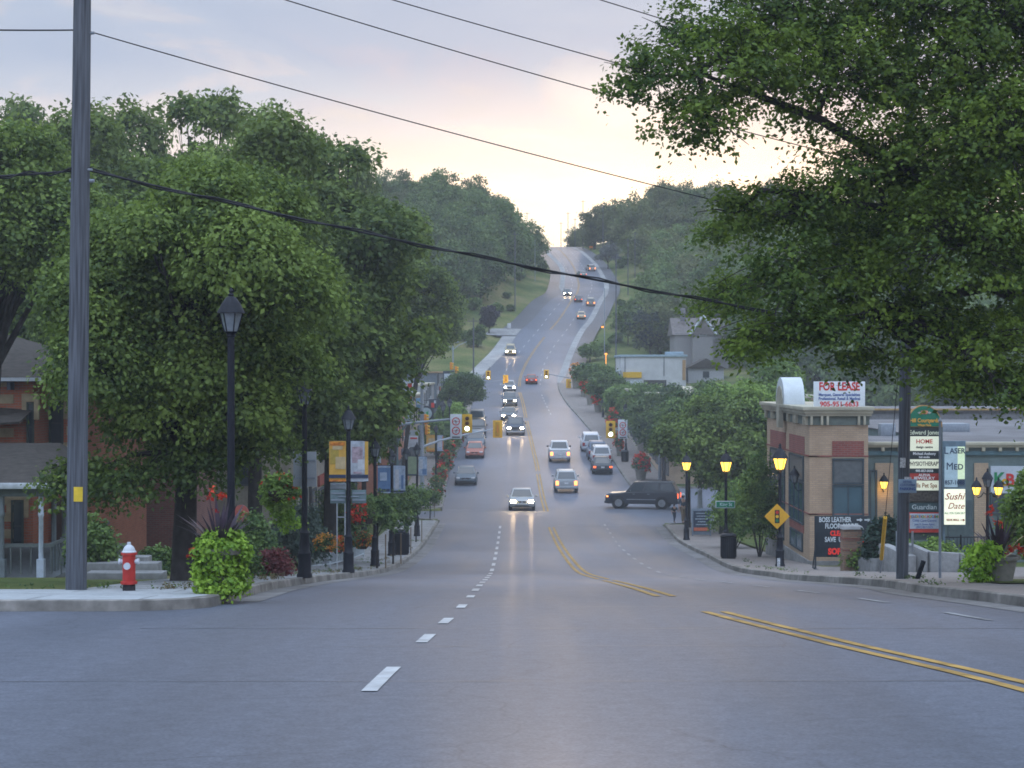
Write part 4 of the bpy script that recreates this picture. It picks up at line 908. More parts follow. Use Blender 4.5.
# turning
d_ = 120.5; make_car('big_suv', (.02, .025, .038), 'car', 'black sport utility vehicle turning broadside out of the right side street', 'car', (X(643, d_), d_, float(P(d_))+.012), rz=-PI/2-.22, lights='tail')
for (px_, d, kind, col_, lab, rz) in ((960, 165, 'suv', (.75, .78, .8), 'white car with sloping bonnet in the lot above the flat roof', 1.75), (1000, 168, 'sedan', (.42, .45, .48), 'light grey car in the lot above the flat roof, right of the white one', 1.4)):
    x = X(px_, d); z = Z(421, d); 
    make_car(kind, col_, 'parked_car', lab, 'car', (x, d, max(z, H(x, d))), rz=rz)

# ------------------------------------------------------------------ street lamps
def lantern(t, z, s=1.0, lit=False, x=0.0, y=0.0, n=6, name='lantern'):
    fr = MB(); fr.lathe([(.05*s, 0), (.10*s, .03*s), (.13*s, .06*s)], (x, y, z), n=12)
    for k in range(n):
        a = 2*PI*k/n; fr.tube([(x+.125*s*math.cos(a), y+.125*s*math.sin(a), z+.06*s), (x+.215*s*math.cos(a), y+.215*s*math.sin(a), z+.40*s)], .012*s, n=4)
    fr.lathe([(.215*s, .395*s), (.265*s, .40*s), (.25*s, .43*s), (.17*s, .58*s), (.10*s, .68*s), (.05*s, .71*s), (.055*s, .74*s), (.03*s, .77*s), (.045*s, .81*s), (.01*s, .87*s)], (x, y, z), n=12)
    o = fr.build(name, BLACK, t)
    g = MB(); g.lathe([(.115*s, .062*s), (.205*s, .392*s)], (x, y, z), n=n); g.build('glass', AMBER if lit else DIMGL, o, smooth=False)
    if lit:
        L_ = bpy.data.lights.new('lantern_light', 'POINT'); L_.energy = 14*s*s; L_.color = (1, .6, .2); L_.shadow_soft_size = .12*s
        lo_ = bpy.data.objects.new('lantern_light', L_); COL.objects.link(lo_); lo_.parent = o; lo_.location = (x, y, z-.06*s)
    if not lit: MB().lathe([(.03*s, .07*s), (.05*s, .16*s), (.03*s, .26*s)], (x, y, z), n=8).build('bulb', M('bulb_glass', (.75, .75, .78), rough=.3), o)
    return o
def street_lamp(x, y, h, label, lit=False, s=1.0, group=None):
    t = thing('street_lamp', label, 'street lamp', (x, y, H(x, y)+.05), 0, group)
    MB().lathe([(.17, 0), (.17, .06), (.145, .10), (.14, .50), (.15, .53), (.115, .58), (.10, .95), (.12, .98), (.075, 1.03), (.07, 1.1)], n=14).build('base', BLACK, t)
    MB().lathe([(.062, 1.05), (.055, h-.92*s), (.075, h-.90*s), (.05, h-.86*s)], n=10).build('pole', BLACK, t)
    lantern(t, h-.88*s, s, lit); return t
def lamp_at(px_, d, row_top, label, lit=False, s=.80):
    x = X(px_, d); return street_lamp(x, d, Z(row_top, d)-(H(x, d)+.05), label, lit, s)
lamp_at(231, 26.3, 287, 'tall unlit street lamp rising behind the lime green planter, nearest on the left', s=.84)
lamp_at(304.5, 37, 376, 'street lamp carrying two blank grey sign backs, with hanging flower basket beside it', s=.75)
lamp_at(348.5, 46, 405, 'street lamp carrying the yellow and the floral banner')
lamp_at(375, 57.5, 437, 'unlit street lamp with the plain blue banner')
lamp_at(391.5, 68, 447, 'unlit street lamp with the white and blue banner, beside the litter bin')
lamp_at(406.5, 77, 445, 'unlit street lamp with the pale green banner')
lamp_at(417, 88, 442, 'unlit street lamp with the pale blue banner near the left corner')
lamp_at(436, 133, 424, 'unlit street lamp with yellow and white banners beyond the side street')
lamp_at(456, 196, 393, 'unlit street lamp farthest up the left kerb, by the dense round tree', s=1.3)
lamp_at(780, 57.5, 443, 'lit street lamp that carries the yellow diamond sign before the brick building', True, s=1.08)
lamp_at(726, 68, 449, 'lit street lamp with the green street name sign and a litter bin at its foot', True, s=1.08)
lamp_at(686.5, 84, 452, 'lit street lamp farthest down the right pavement, past the two walkers', True, s=1.08)
lamp_at(626, 168, 402, 'unlit street lamp behind the white sign of the right traffic light', s=1.2)
lamp_at(603, 205, 398, 'unlit street lamp among the planters past the parked cars', s=1.2)
for px_, d, rt in ((443, 160, 400), (449.5, 175, 397)): lamp_at(px_, d, rt, {443: 'small far street lamp left of the no-turn sign', 449.5: 'small far street lamp touching the no-turn sign'}[px_], s=1.2)

# banners
def banner(px0, px1, row0, row1, d, label, art, pole_px):
    x0, x1 = X(px0, d), X(px1, d); z0, z1 = Z(row1, d), Z(row0, d); cx = (x0+x1)/2; w_, h_ = x1-x0, z1-z0
    t = thing('banner', label, 'banner', (cx, d-.02, z0))
    MB().box((0, 0, h_/2), (w_, .012, h_)).build('cloth', art[0], t)
    arms = MB(); xp = X(pole_px, d)-cx
    for z in (.0, h_): arms.tube([(xp, .03, z), (math.copysign(w_/2, -xp), .0, z)], .014, n=6)
    arms.build('arm', BLACK, t)
    for i_, (m_, ax, az, aw, ah) in enumerate(art[1:]):
        ax = max(-.5+aw/2, min(.5-aw/2, ax)); az = max(ah/2, min(1-ah/2, az))
        MB().box((ax*w_, -.009-i_*.0035, az*h_), (aw*w_-i_*.001, .006, ah*h_)).build('printed_panel', m_, t)
    return t
OY = M('banner_yellow', (.50, .30, .06), noise=.15, scale=5); OP = M('banner_pale_yellow', (.40, .32, .19), noise=.2, scale=5); OL = M('banner_olive', (.33, .25, .055), noise=.25, scale=6)
BN = M('banner_navy', (.03, .045, .09)); BW = M('banner_white', (.33, .37, .43), noise=.3, scale=7); BP = M('banner_pink', (.30, .24, .28), noise=.4, scale=9); BB = M('banner_blue', (.10, .18, .33), noise=.15); BG = M('banner_green', (.19, .24, .16), noise=.15); BO = M('banner_orange', (.45, .16, .03), noise=.5, scale=14)
BLT = M('banner_light_blue', (.30, .38, .50), noise=.3, scale=5); BT = M('banner_text_white', (.42, .45, .5))
b_ = banner(329.3, 346.0, 441, 481.5, 45.95, 'yellow street banner with rounded pale shapes and a navy strip', (OY, (OL, -.18, .62, .52, .38), (OP, .18, .46, .60, .30), (OP, 0, .84, .6, .10), (BO, 0, .93, .9, .09), (BN, 0, .13, 1.0, .085), (BO, 0, .03, 1.0, .05)), 348.5)
b_ = banner(350.8, 368.3, 441, 481.5, 45.95, 'floral white street banner with an orange edge and navy strip', (BW, (BP, -.12, .66, .62, .40), (BT, .1, .42, .40, .25), (OY, .40, .55, .2, .88), (BN, 0, .13, 1.0, .085), (BP, -.1, .22, .5, .05)), 348.5)
banner(377.8, 390.5, 465.5, 493, 57.4, 'plain blue street banner', (BB, (BLT, 0, .95, 1, .06), (BN, 0, .1, .9, .10), (BLT, 0, .02, 1, .04), (BLT, -.05, .6, .55, .30)), 375)
banner(393.5, 405.3, 465.5, 493, 67.9, 'white and blue streaked street banner', (BLT, (BT, -.2, .5, .3, .7), (BB, .25, .4, .2, .5), (BN, 0, .06, 1, .07)), 391.5)
banner(408, 416.6, 456.5, 475.5, 76.9, 'pale green street banner', (BG, (BN, 0, .04, 1, .06), (BG, 0, .5, .8, .6)), 406.5)
banner(418.7, 427, 456.5, 475.5, 87.9, 'pale blue street banner with darker foot', (BLT, (BB, .2, .2, .5, .3), (BT, -.2, .6, .4, .5)), 417)
banner(426.3, 434.8, 434.8, 451.5, 132.9, 'small yellow banner by the left traffic light arm', (OY, (OP, .1, .5, .7, .6), (BO, 0, .04, 1, .08)), 436)
banner(437.2, 443.4, 435.2, 451, 132.9, 'small white banner with an orange side beside the small yellow one', (BLT, (BO, .42, .5, .16, .9), (BT, -.1, .5, .5, .5)), 436)
# grey sign backs
def sign_back(px0, px1, row0, row1, d, label, mat=SIGBACK, dy=.06, brace=None):
    x0, x1 = X(px0, d), X(px1, d); z0, z1 = Z(row1, d), Z(row0, d); t = thing('sign', label, 'sign', ((x0+x1)/2, d+dy, z0))
    MB().box((0, 0, (z1-z0)/2), (x1-x0, .02, z1-z0)).build('panel', mat, t, bevel=.008)
    m_ = MB()
    for k in (.25, .75): m_.box((0, -.02, (z1-z0)*k), ((x1-x0)*.9, .02, .04))
    if brace is not None: m_.tube([(X(brace, d)-(x0+x1)/2, -.03, (z1-z0)*.5), ((x0-x1)*.0, -.02, (z1-z0)*.5)], .015, n=5)
    m_.build('bracket', GALV, t); return t
sign_back(292.5, 315.8, 452, 487, 37, 'blank grey back of a large sign on the second left lamp', dy=.12)
sign_back(330, 345.5, 490, 503.5, 46, 'grey sign back left of the lamp, below the yellow banner', M('sign_back_dark', (.13, .19, .21)), brace=348.5)
sign_back(351.5, 366, 490, 503.5, 46, 'grey sign back right of the lamp, below the floral banner', _mc['sign_back_dark'], brace=348.5)
sign_back(330, 346, 483, 489.5, 51, 'pale board low behind the yellow banner', M('board_pale', (.25, .30, .33)))

# hanging basket on the second lamp
t = thing('hanging_basket', 'hanging basket with red flowers over a trailing lime green vine', 'hanging basket', (X(279, 38), 38, Z(492, 38)))
MB().lathe([(.10, -.28), (.26, -.18), (.36, .0), (.37, .05)], n=14).build('basket', SOIL, t)
MB().tube([(.0, 0, .95), (.0, 0, .42)], .012, n=5).tube([(0, 0, .42), (-.3, 0, .05)], .006, n=4).tube([(0, 0, .42), (.3, 0, .05)], .006, n=4).tube([(0, 0, .95), (.35, -.6, .98), (X(304.5, 37)-X(279, 38), -1, .90)], .018, n=6).build('hanger', BLACK, t)
foliage('foliage', LEAF_BRIGHT, t, [(0, 0, .05, .42, .38, .38), (-.02, 0, -.2, .36, .3, .36), (.1, 0, -.05, .4, .3, .3)], 330, 14, .075, .06, 201, shell=(.4, 1.05))
foliage('vine', LEAF_LIME, t, [(.1, 0, -.55, .32, .25, .28), (.02, -.05, -.35, .28, .2, .3), (.25, 0, -.75, .3, .2, .22)], 130, 12, .07, .06, 202, shell=(.3, 1.05))
foliage('flowers', RED, t, [(0, 0, .22, .42, .36, .22), (.3, -.1, -.02, .2, .25, .25)], 34, 9, .055, .02, 203, shell=(.85, 1.1))

# planters
def flower_planter(x, y, label, r=.42, hgt=.55, spikes=True, seed=1, vine='full', s=1.0, grp=None, reds=16, base=None):
    t = thing('flower_planter', label, 'planter', (x, y, (H(x, y)+.052) if base is None else base), 0, grp); t.scale = (s,)*3
    MB().lathe([(r*.66, 0), (r*.70, .05), (r*.9, hgt*.85), (r*1.06, hgt*.87), (r*1.08, hgt*.98), (r*1.0, hgt), (r*.92, hgt), (r*.9, hgt-.06), (.02, hgt-.06)], n=24).build('pot', M('stone_pot', (.20, .20, .18), rough=.9, noise=.2, scale=9, bump=.2), t)
    if vine == 'full': lob = [(.02, -.02, .80, .36, .40, .16), (.04, -.02, .50, .38, .42, .36), (.08, -.05, .26, .34, .42, .3), (-.06, -.05, .66, .34, .38, .22), (.14, -.05, .70, .30, .38, .18), (.04, -.1, .12, .40, .42, .14), (-.18, -.1, .3, .2, .3, .3)]
    elif vine == 'side': lob = [(-.36, -.18, .52, .32, .3, .24), (-.42, -.2, .28, .28, .26, .3), (-.25, -.25, .62, .3, .26, .16), (-.38, -.22, .08, .2, .2, .14)]
    else: lob = None
    if lob: foliage('vine', LEAF_LIME, t, lob, 900 if vine == 'full' else 230, 12, .072, .045, seed, shell=(.6, 1.04), droop=.5)
    if spikes:
        rg = random.Random(seed); mb = MB()
        for k in range(46):
            a = rg.uniform(0, 2*PI); el_ = rg.uniform(.15, 1.0); ln = rg.uniform(.5, .95); w_ = rg.uniform(.022, .04)
            dx, dy = math.cos(a)*(1-el_*.86), math.sin(a)*(1-el_*.86)*.8; st = Vector((dx*.15, dy*.15, hgt-.05)); px2 = Vector((-math.sin(a), math.cos(a), 0))*w_
            p1 = st+Vector((dx*ln*.6, dy*ln*.6, ln*.55*(.5+el_*.6))); p2 = st+Vector((dx*ln*1.15, dy*ln*1.15, ln*(.3+el_*.75)))
            mb.add([st-px2*.5, st+px2*.5, p1+px2, p1-px2, p2], [(0, 1, 2, 3), (3, 2, 4)])
        mb.build('spiky_leaves', M('purple_spikes', (.05, .035, .055), rough=.5, noise=.4, scale=3), t)
    if reds:
        foliage('flowers', RED, t, [(-.1, 0, hgt+.75, .22, .2, .16), (.0, 0, hgt+.55, .1, .1, .12)] if spikes else [(0, 0, hgt+.15, r*1.2, r*1.1, .22)], max(4, reds//3), 9, .07, .035, seed+1, shell=(.4, 1))
        foliage('geraniums', RED, t, [(-r*1.0, -.1, hgt*.85, .12, .2, .12)] if vine == 'full' else [(r*.6, -.2, hgt+.10, r*.75, .2, .1)], reds, 9, .05, .03, seed+2, shell=(.4, 1))
    return t
flower_planter(X(220, 25.7), 25.7, 'big planter smothered in lime green vine with dark purple spikes, by the left street corner', seed=301, r=.36, hgt=.70, base=H(-4.3, 25.7)+.052)
flower_planter(X(992, 32), 31.6, 'stone planter with lime vine spilling over one side and purple spikes, on the right grass', seed=305, vine='side', r=.38, hgt=.5)
def flowers_box(px_, d, wpx, hpx, label, seed, red=RED, x=None, n=60):
    x = X(px_, d) if x is None else x; w_ = wpx/F*d; h_ = hpx/F*d; t = thing('flower_planter', label, 'planter', (x, d, H(x, d)+.052))
    MB().lathe([(w_*.22, 0), (w_*.3, h_*.35), (w_*.33, h_*.38), (w_*.3, h_*.4)], n=14).build('pot', M('stone_pot', (.2, .2, .18)), t)
    lob = [(0, 0, h_*.62, w_*.45, w_*.45, h_*.36), (w_*.15, 0, h_*.4, w_*.3, w_*.3, h_*.2)]
    foliage('foliage', LEAF_STREET, t, lob, 120, 10, .11+d*.0004, .1, seed); foliage('flowers', red, t, lob, n, 8, .10+d*.0006, .07, seed+1, shell=(.85, 1.15)); return t
FB = [(440, 138, 14, 26, 'planter heaped with red flowers at the corner beyond the left side street'), (446, 148, 14, 26, 'second planter of red flowers along the left kerb, beside the dark blue sedan'), (450, 158, 12, 24, 'third planter of red flowers up the left kerb'),
      (436, 121, 18, 30, 'dark leafy planter with a few red blooms at the mouth of the left side street'), (457, 172, 14, 26, 'small planter of red flowers near the copper red car')]
for i, (a, b, c, e, l) in enumerate(FB): flowers_box(a, b, c, e, l, 320+i*3, n=45 if i != 3 else 12)
FR = [(641, 146, 20, 26, 'coral red flower planter just behind the roof of the black turning vehicle'), (612, 186, 12, 26, 'planter of red flowers by the right kerb ahead of the parked cars'), (598, 212, 14, 22, 'low planter with red flowers beyond the parked cars'), (590, 222, 12, 26, 'planter of red and green by the widening right pavement'),
      (619, 166, 10, 24, 'flower planter under the right traffic light sign'), (583, 236, 8, 16, 'green planter at the tip of the right pavement'), (576, 252, 14, 26, 'tall planter of orange flowers next to the far crossing')]
for i, (a, b, c, e, l) in enumerate(FR): flowers_box(a, b, c, e, l, 350+i*3, red=RED if i != 6 else ORANGE, x=max(X(a, b), float(Rf(b))+.7), n=70)

# hydrant
x, y = X(129, 26.6), 26.6
t = thing('fire_hydrant', 'red fire hydrant with a silver cap and side outlet', 'hydrant', (x, y, H(x, y)+.05))
HR = M('hydrant_red', (.42, .035, .03), rough=.5, noise=.2, scale=9); HS = M('hydrant_silver', (.50, .55, .62), rough=.45, noise=.1)
MB().lathe([(.10, 0), (.10, .08), (.085, .10), (.085, .12)], n=16).build('foot', M('hydrant_dark', (.03, .03, .035)), t)
MB().lathe([(.13, .11), (.13, .145), (.10, .155), (.10, .555), (.125, .565), (.125, .60)], n=20).build('barrel', HR, t)
MB().lathe([(.115, .602), (.115, .615), (.095, .63), (.09, .655), (.07, .69), (.04, .715), (.03, .72), (.03, .76), (.0, .765)], n=20).build('cap', HS, t)
for a in (0, PI):
    m = MB(); c0, c1 = math.cos(a), 0
    m.tube([(0, 0, .46), (c0*.13, 0, .46)], .035, n=12).tube([(c0*.13, 0, .46), (c0*.16, 0, .46)], .045, n=12); m.build('outlet', HS, t)
MB().tube([(0, 0, .40), (0, -.13, .40)], .045, n=14).tube([(0, -.13, .40), (0, -.155, .40)], .055, n=14).build('outlet', HS, t)

# litter bins
def bin_(px_, d, h, label, r=.30):
    x = X(px_, d); t = thing('litter_bin', label, 'litter bin', (x, d, H(x, d)+.05))
    mb = MB(); mb.lathe([(r*.93, 0), (r*.93, .05), (r*.85, .06)], n=20)
    for k in range(24):
        a = 2*PI*k/24; mb.box((math.cos(a)*r, math.sin(a)*r, h*.47), (.016, .055, h*.80), rz=a)
    mb.lathe([(r*1.0, h*.84), (r*1.06, h*.86), (r*1.06, h*.90), (r*.98, h*.90)], n=24); mb.build('slatted_shell', BLACK, t)
    MB().lathe([(r*.9, .04), (r*.92, h*.85), (r*.8, h*.87)], n=20).build('liner', M('bin_liner', (.02, .022, .03), rough=.6), t)
    MB().lathe([(r*1.02, h*.93), (r*1.06, h*.95), (r*.85, h*1.0), (r*.5, h*1.03), (r*.48, h*1.0)], n=24).build('lid', BLACK, t); return t
bin_(401.5, 69, .98, 'black slatted litter bin on the left pavement by the young trees')
bin_(728.5, 65.5, .95, 'black slatted litter bin on the right pavement under the street name sign', r=.30)
bin_(625, 161, 1.05, 'black litter bin far up the right pavement near the parked dark sedan', r=.34)

# ------------------------------------------------------------------ utility poles and wires
def utility_pole(x, y, h, r, label, rt=None, top=None, name='utility_pole'):
    z = H(x, y)-.1; t = thing(name, label, 'utility pole', (x, y, z))
    rg = random.Random(int(x*10)); MB().lathe([(r, 0), (r*.93, h*.4), (r*.80, h*.8), (r*.74, h)], n=18).build('shaft', WOODP, t); return t
lp = utility_pole(X(76, 27), 27, 13.2, .165, 'thick wooden utility pole by the left corner with a small yellow tag'); lp.rotation_euler = (0, R(.6), 0)
MB().box((.06, -.165, 1.68), (.14, .01, .23)).build('tag', M('yellow_tag', (.62, .45, .04)), lp)
MB().tube([(0, -.05, 6.82), (.2, -.05, 6.82)], .02, n=6).tube([(-.17, 0, 6.65), (.22, 0, 6.65)], .03, n=6).tube([(-.1, 0, 8.95), (.2, 0, 9.0)], .025, n=6).build('wire_bracket', GALV, lp)
rp = utility_pole(X(902, 35), 35, 12.0, .125, 'grey wooden utility pole in front of the shop directory, with a parking notice'); rp.rotation_euler = (0, R(.9), 0)
MB().box((-.06, -.155, 2.55), (.11, .02, .20)).box((.05, -.155, 2.15), (.14, .015, .22)).build('small_notice', M('notice_white', (.45, .48, .52), noise=.5, scale=30), rp)
MB().tube([(.25, -.1, .05), (.40, -.16, .55)], .05, n=8).build('ground_stub', BLACK, rp)
op = utility_pole(-9.3, 25.5, 13.5, .16, 'wooden utility pole standing further along the left side street')
WIRE = M('wire_black', (.012, .013, .018), rough=.6)
def wire(pa, pb, sag, r, label, dbl=False):
    a, b = Vector(pa), Vector(pb); t = thing('overhead_wire', label, 'wire', a); pts = []
    for k in range(33):
        u = k/32; p = a.lerp(b, u); p.z -= 4*sag*u*(1-u); pts.append(p-a)
    mb = MB(); mb.tube(pts, r, n=6)
    if dbl:
        q = [p+Vector((0, .05*math.sin(i*1.4), .045*math.cos(i*1.4))) for i, p in enumerate(pts)]; mb.tube(q, r*.7, n=5)
    mb.build('strand', WIRE, t); return t
def W3(px_, row, d): return (X(px_, d), d, Z(row, d))
wire(W3(88, 170, 27), W3(905, 333, 35), .16, .021, 'thick black cable sagging across the street from the left pole to the right pole', True)
wire(W3(-260, 176, 25), W3(80, 170, 27), .10, .021, 'thick black cable running off the left pole away from the street', True)
wire(W3(88, 31, 27), W3(908, 246, 35), .12, .010, 'thin wire crossing the sky from the top of the left pole')
wire(W3(-260, 18, 25), W3(80, 30, 27), .06, .013, 'thin wire leaving the left pole toward the side street')
wire(W3(-100, -125, 25.5), W3(908, 172, 35), .22, .010, 'upper wire entering the great tree, the longer of the high pair')
wire(W3(-100, -152, 25.5), W3(908, 138, 35), .18, .010, 'upper wire entering the great tree, the shorter of the high pair')
wire(W3(-100, -230, 25.5), W3(908, 92, 35), .12, .010, 'topmost wire just clipping the upper edge of the great tree')
# far poles
def pole_px(px_, row0, row1, d, label, r=.13):
    x = X(px_, d); z = H(x, d); h = Z(row0, d)-z; t = thing('utility_pole', label, 'utility pole', (x, d, z-.2)); m = MB(); m.lathe([(r, 0), (r*.7, h+.2)], n=8); m.build('shaft', WOODP if r > .1 else GALV, t)
    if r > .1: MB().box((0, 0, h-.3), (1.6, .09, .1)).build('crossarm', WOODP, t)
    return t
for a in ((616, 254, 368, 268, 'tall pale utility pole rising beside the flat white building'), (604.5, 288, 356, 300, 'thin dark lamp post with an orange light left of the tall pale pole', .09), (628, 238, 300, 400, 'utility pole on the right bank below the wood'),
          (635, 232, 270, 440, 'utility pole on the right bank next to the grey-green tree'), (603, 205, 240, 500, 'utility pole on the right near the crest'), (583, 200, 240, 560, 'utility pole right of the road just over the crest'), (568, 212, 244, 600, 'slim utility pole at the right edge of the crest'),
          (575, 218, 244, 590, 'second slim utility pole at the right edge of the crest'), (515, 232, 296, 372, 'dark utility pole leaning against the left bank'), (532, 218, 250, 520, 'slim utility pole at the left edge of the crest'), (535, 240, 290, 430, 'thin post on the left bank inside the bend', .09), (527, 212, 250, 560, 'tall slim pole showing over the left treetops by the crest'),
          (473.5, 318, 380, 268, 'utility pole standing by the far left traffic lights'), (561, 222, 246, 640, 'distant pole seen in the gap over the crest')):
    pole_px(*a)
x = X(602, 300); t = thing('warning_light', 'small orange light on the dark post left of the tall pale pole', 'light', (X(602.5, 299.6), 299.6, Z(327, 299.6))); MB().lathe([(.0, -.16), (.18, -.1), (.22, 0), (.18, .1), (0, .16)], n=10).build('lens', glow('orange_lamp', (1, .35, .05), 2.5), t)
t = thing('warning_light', 'small orange light lower down near the scrubby bush', 'light', (X(606, 285), 285, Z(354, 285))); MB().lathe([(.0, -.16), (.18, -.1), (.22, 0), (.18, .1), (0, .16)], n=10).tube([(0, .1, -3.2), (0, .1, 0)], .05, n=5).build('lens', _mc['orange_lamp'], t)
# ------------------------------------------------------------------ traffic lights
SY = M('signal_yellow', (.62, .36, .02), rough=.45, noise=.08); LRED = M('unlit_red_lens', (.10, .012, .01), rough=.25, spec=.5); LAMB = M('unlit_amber_lens', (.16, .06, .01), rough=.25)
LGRN = glow('lit_green_lens', (.72, 1.0, .92), 7.0); SYD = M('signal_orange', (.55, .20, .02), rough=.5); TEAL = M('teal_steel', (.07, .12, .13), rough=.5, noise=.15)
def signal_head(t, x, y, z, face=-1, s=1.0, board=True, side=False):
    """z is the middle of the head; face -1 looks at the camera"""
    h = MB()
    if side:
        h.box((x, y, z), (.26*s, .30*s, 1.0*s)); o = h.build('signal_head', SYD, t, bevel=.03)
        for k in (-1, 0, 1): MB().tube([(x+.10*s, y, z+k*.31*s), (x+.34*s, y, z+k*.31*s-.03)], .13*s, n=10).build('visor', SY, o)
        return o
    if board: h.box((x, y, z), (.66*s, .03, 1.22*s))
    h.box((x, y-.06*face*-1 if False else y+.10, z), (.34*s, .20, 1.02*s)); o = h.build('signal_head', SY, t, bevel=.015)
    if face < 0:
        for k, m in ((1, LRED), (0, LAMB), (-1, LGRN)):
            MB().tube([(x, y-.02, z+k*.33*s), (x, y-.05, z+k*.33*s)], (.125 if m is not LGRN else .15)*s, n=14).build('lens', m, o)
            v = MB(); pts = [(x+.15*s*math.cos(R(a)), y-.02, z+k*.33*s+.15*s*math.sin(R(a))) for a in range(0, 181, 20)]
            n_ = len(pts); v.add(pts+[(p[0], p[1]-.20, p[2]) for p in pts], [(i, i+1, i+1+n_, i+n_) for i in range(n_-1)]); v.build('visor', M('visor_dark', (.05, .04, .01)), o)
    else:
        MB().box((x, y-.03, z), (.30*s, .10, 1.0*s)).build('back_housing', M('signal_yellow_dark', (.42, .25, .02)), o, bevel=.02)
        MB().box((x, y-.09, z+.02), (.10, .04, .55*s)).build('mount', SYD, o)
    return o
def mast(px_, d, row_top, label, r=.13, mat=GALV):
    x = X(px_, d); z = max(H(x, d), float(P(d)))+.03; t = thing('traffic_signal', label, 'traffic light', (x, d, z)); h = Z(row_top, d)-z
    MB().lathe([(r*1.6, 0), (r*1.6, .08), (r*1.1, .12), (r, 1.2), (r*.62, h)], n=12).build('pole', mat, t); return t, x, z
def rel(t, px_, row, d=None):
    d = d or t.location[1]; return (X(px_, d)-t.location[0], d-t.location[1], Z(row, d)-t.location[2])
# near left corner pole (teal foot) with the long arm carrying the no-turn sign
t, x, z = mast(396, 106, 425, 'teal traffic light pole whose arm carries a green light beside the white no-turn sign', .2, TEAL)
MB().tube([rel(t, 390, 426), rel(t, 400, 424.5), rel(t, 422, 422), rel(t, 468, 417.5)], [.10, .10, .08, .05], n=8).build('arm', GALV, t)
MB().tube([rel(t, 397, 445), rel(t, 400, 432), rel(t, 407, 425)], [.10, .09, .05], n=8).build('arm_brace', TEAL, t)
q = rel(t, 391, 433); signal_head(t, q[0], .15, q[2], side=True, s=.9)
q = rel(t, 467.2, 423.5); signal_head(t, q[0], -.12, q[2], s=.95)
def no_turn_sign(px0, px1, row0, row1, d, label):
    x0, x1 = X(px0, d), X(px1, d); z0, z1 = Z(row1, d), Z(row0, d); w_, h_ = x1-x0, z1-z0; t = thing('sign', label, 'sign', ((x0+x1)/2, d-.14, z0))
    MB().box((0, 0, h_/2), (w_, .02, h_)).build('panel', M('sign_white', (.50, .55, .60), noise=.08), t, bevel=.01)
    for k, zz in enumerate((h_*.70, h_*.32)):
        a = MB(); n_ = 20; r1, r2 = w_*.36, w_*.27
        a.add([(rr*math.cos(2*PI*i/n_), yy, zz+rr*math.sin(2*PI*i/n_)) for yy in (-.012, -.02) for rr in (r1, r2) for i in range(n_)],
              [(2*n_+i, 2*n_+(i+1) % n_, 3*n_+(i+1) % n_, 3*n_+i) for i in range(n_)])
        a.box((0, -.018, zz), (w_*.62, .006, .03)); 
        for i in range(4): pass
        o = a.build('ring', M('sign_red', (.45, .05, .05)), t, smooth=False)
        b_ = MB(); b_.tube([(.0, -.024, zz-w_*.2), (.0, -.024, zz+w_*.05), (w_*.14*(1 if k else -1), -.024, zz+w_*.12)], .022, n=5).build('arrow', M('sign_black', (.02, .02, .025)), t)
    MB().box((0, -.014, h_*.06), (w_*.7, .006, h_*.05)).build('lettering', _mc['sign_black'], t)
    return t
no_turn_sign(450.3, 461.8, 414, 438.5, 106, 'white no-turn sign hanging on the left signal arm, next to the green light')
# second left pole
t, x, z = mast(422, 121.5, 354, 'tall grey traffic light pole on the left with a street lamp arm on top', .16)
MB().tube([rel(t, 422, 356), rel(t, 430, 348), rel(t, 441, 343.3), rel(t, 455, 341.8)], [.07, .06, .05, .05], n=8).build('lamp_arm', GALV, t)
MB().box((rel(t, 454, 342)[0], 0, rel(t, 454, 342)[2]), (.75, .22, .13)).build('lamp_head', M('lamp_head_grey', (.35, .42, .5)), t, bevel=.04)
MB().tube([rel(t, 422, 447), rel(t, 440, 440.5), rel(t, 470, 433.5), rel(t, 500, 428)], [.09, .075, .06, .04], n=8).build('arm', M('arm_pale', (.36, .42, .5), rough=.4), t)
q = rel(t, 497.6, 429); signal_head(t, q[0], -.05, q[2], face=1, s=1.02)
for px_, row in ((425.5, 419), (426.5, 429.5)):
    q = rel(t, px_, row); signal_head(t, q[0], -.15, q[2], side=True, s=.72)
MB().box((rel(t, 411, 424)[0]+.1, -.1, rel(t, 411, 433)[2]), (1.0, .03, .42)).build('street_name_plate', SIGBACK, t)
# right pole
t, x, z = mast(660, 146, 422, 'right traffic light with a lit green lens, its pole lost in the street trees', .15)
MB().tube([rel(t, 660, 436), rel(t, 627, 431), rel(t, 612, 429)], [.08, .06, .045], n=8).build('arm', GALV, t)
q = rel(t, 610.6, 429.5); signal_head(t, q[0], -.08, q[2], s=1.22)
no_turn_sign(618, 627.3, 419.5, 438.5, 145.8, 'white no-turn sign beside the right traffic light')
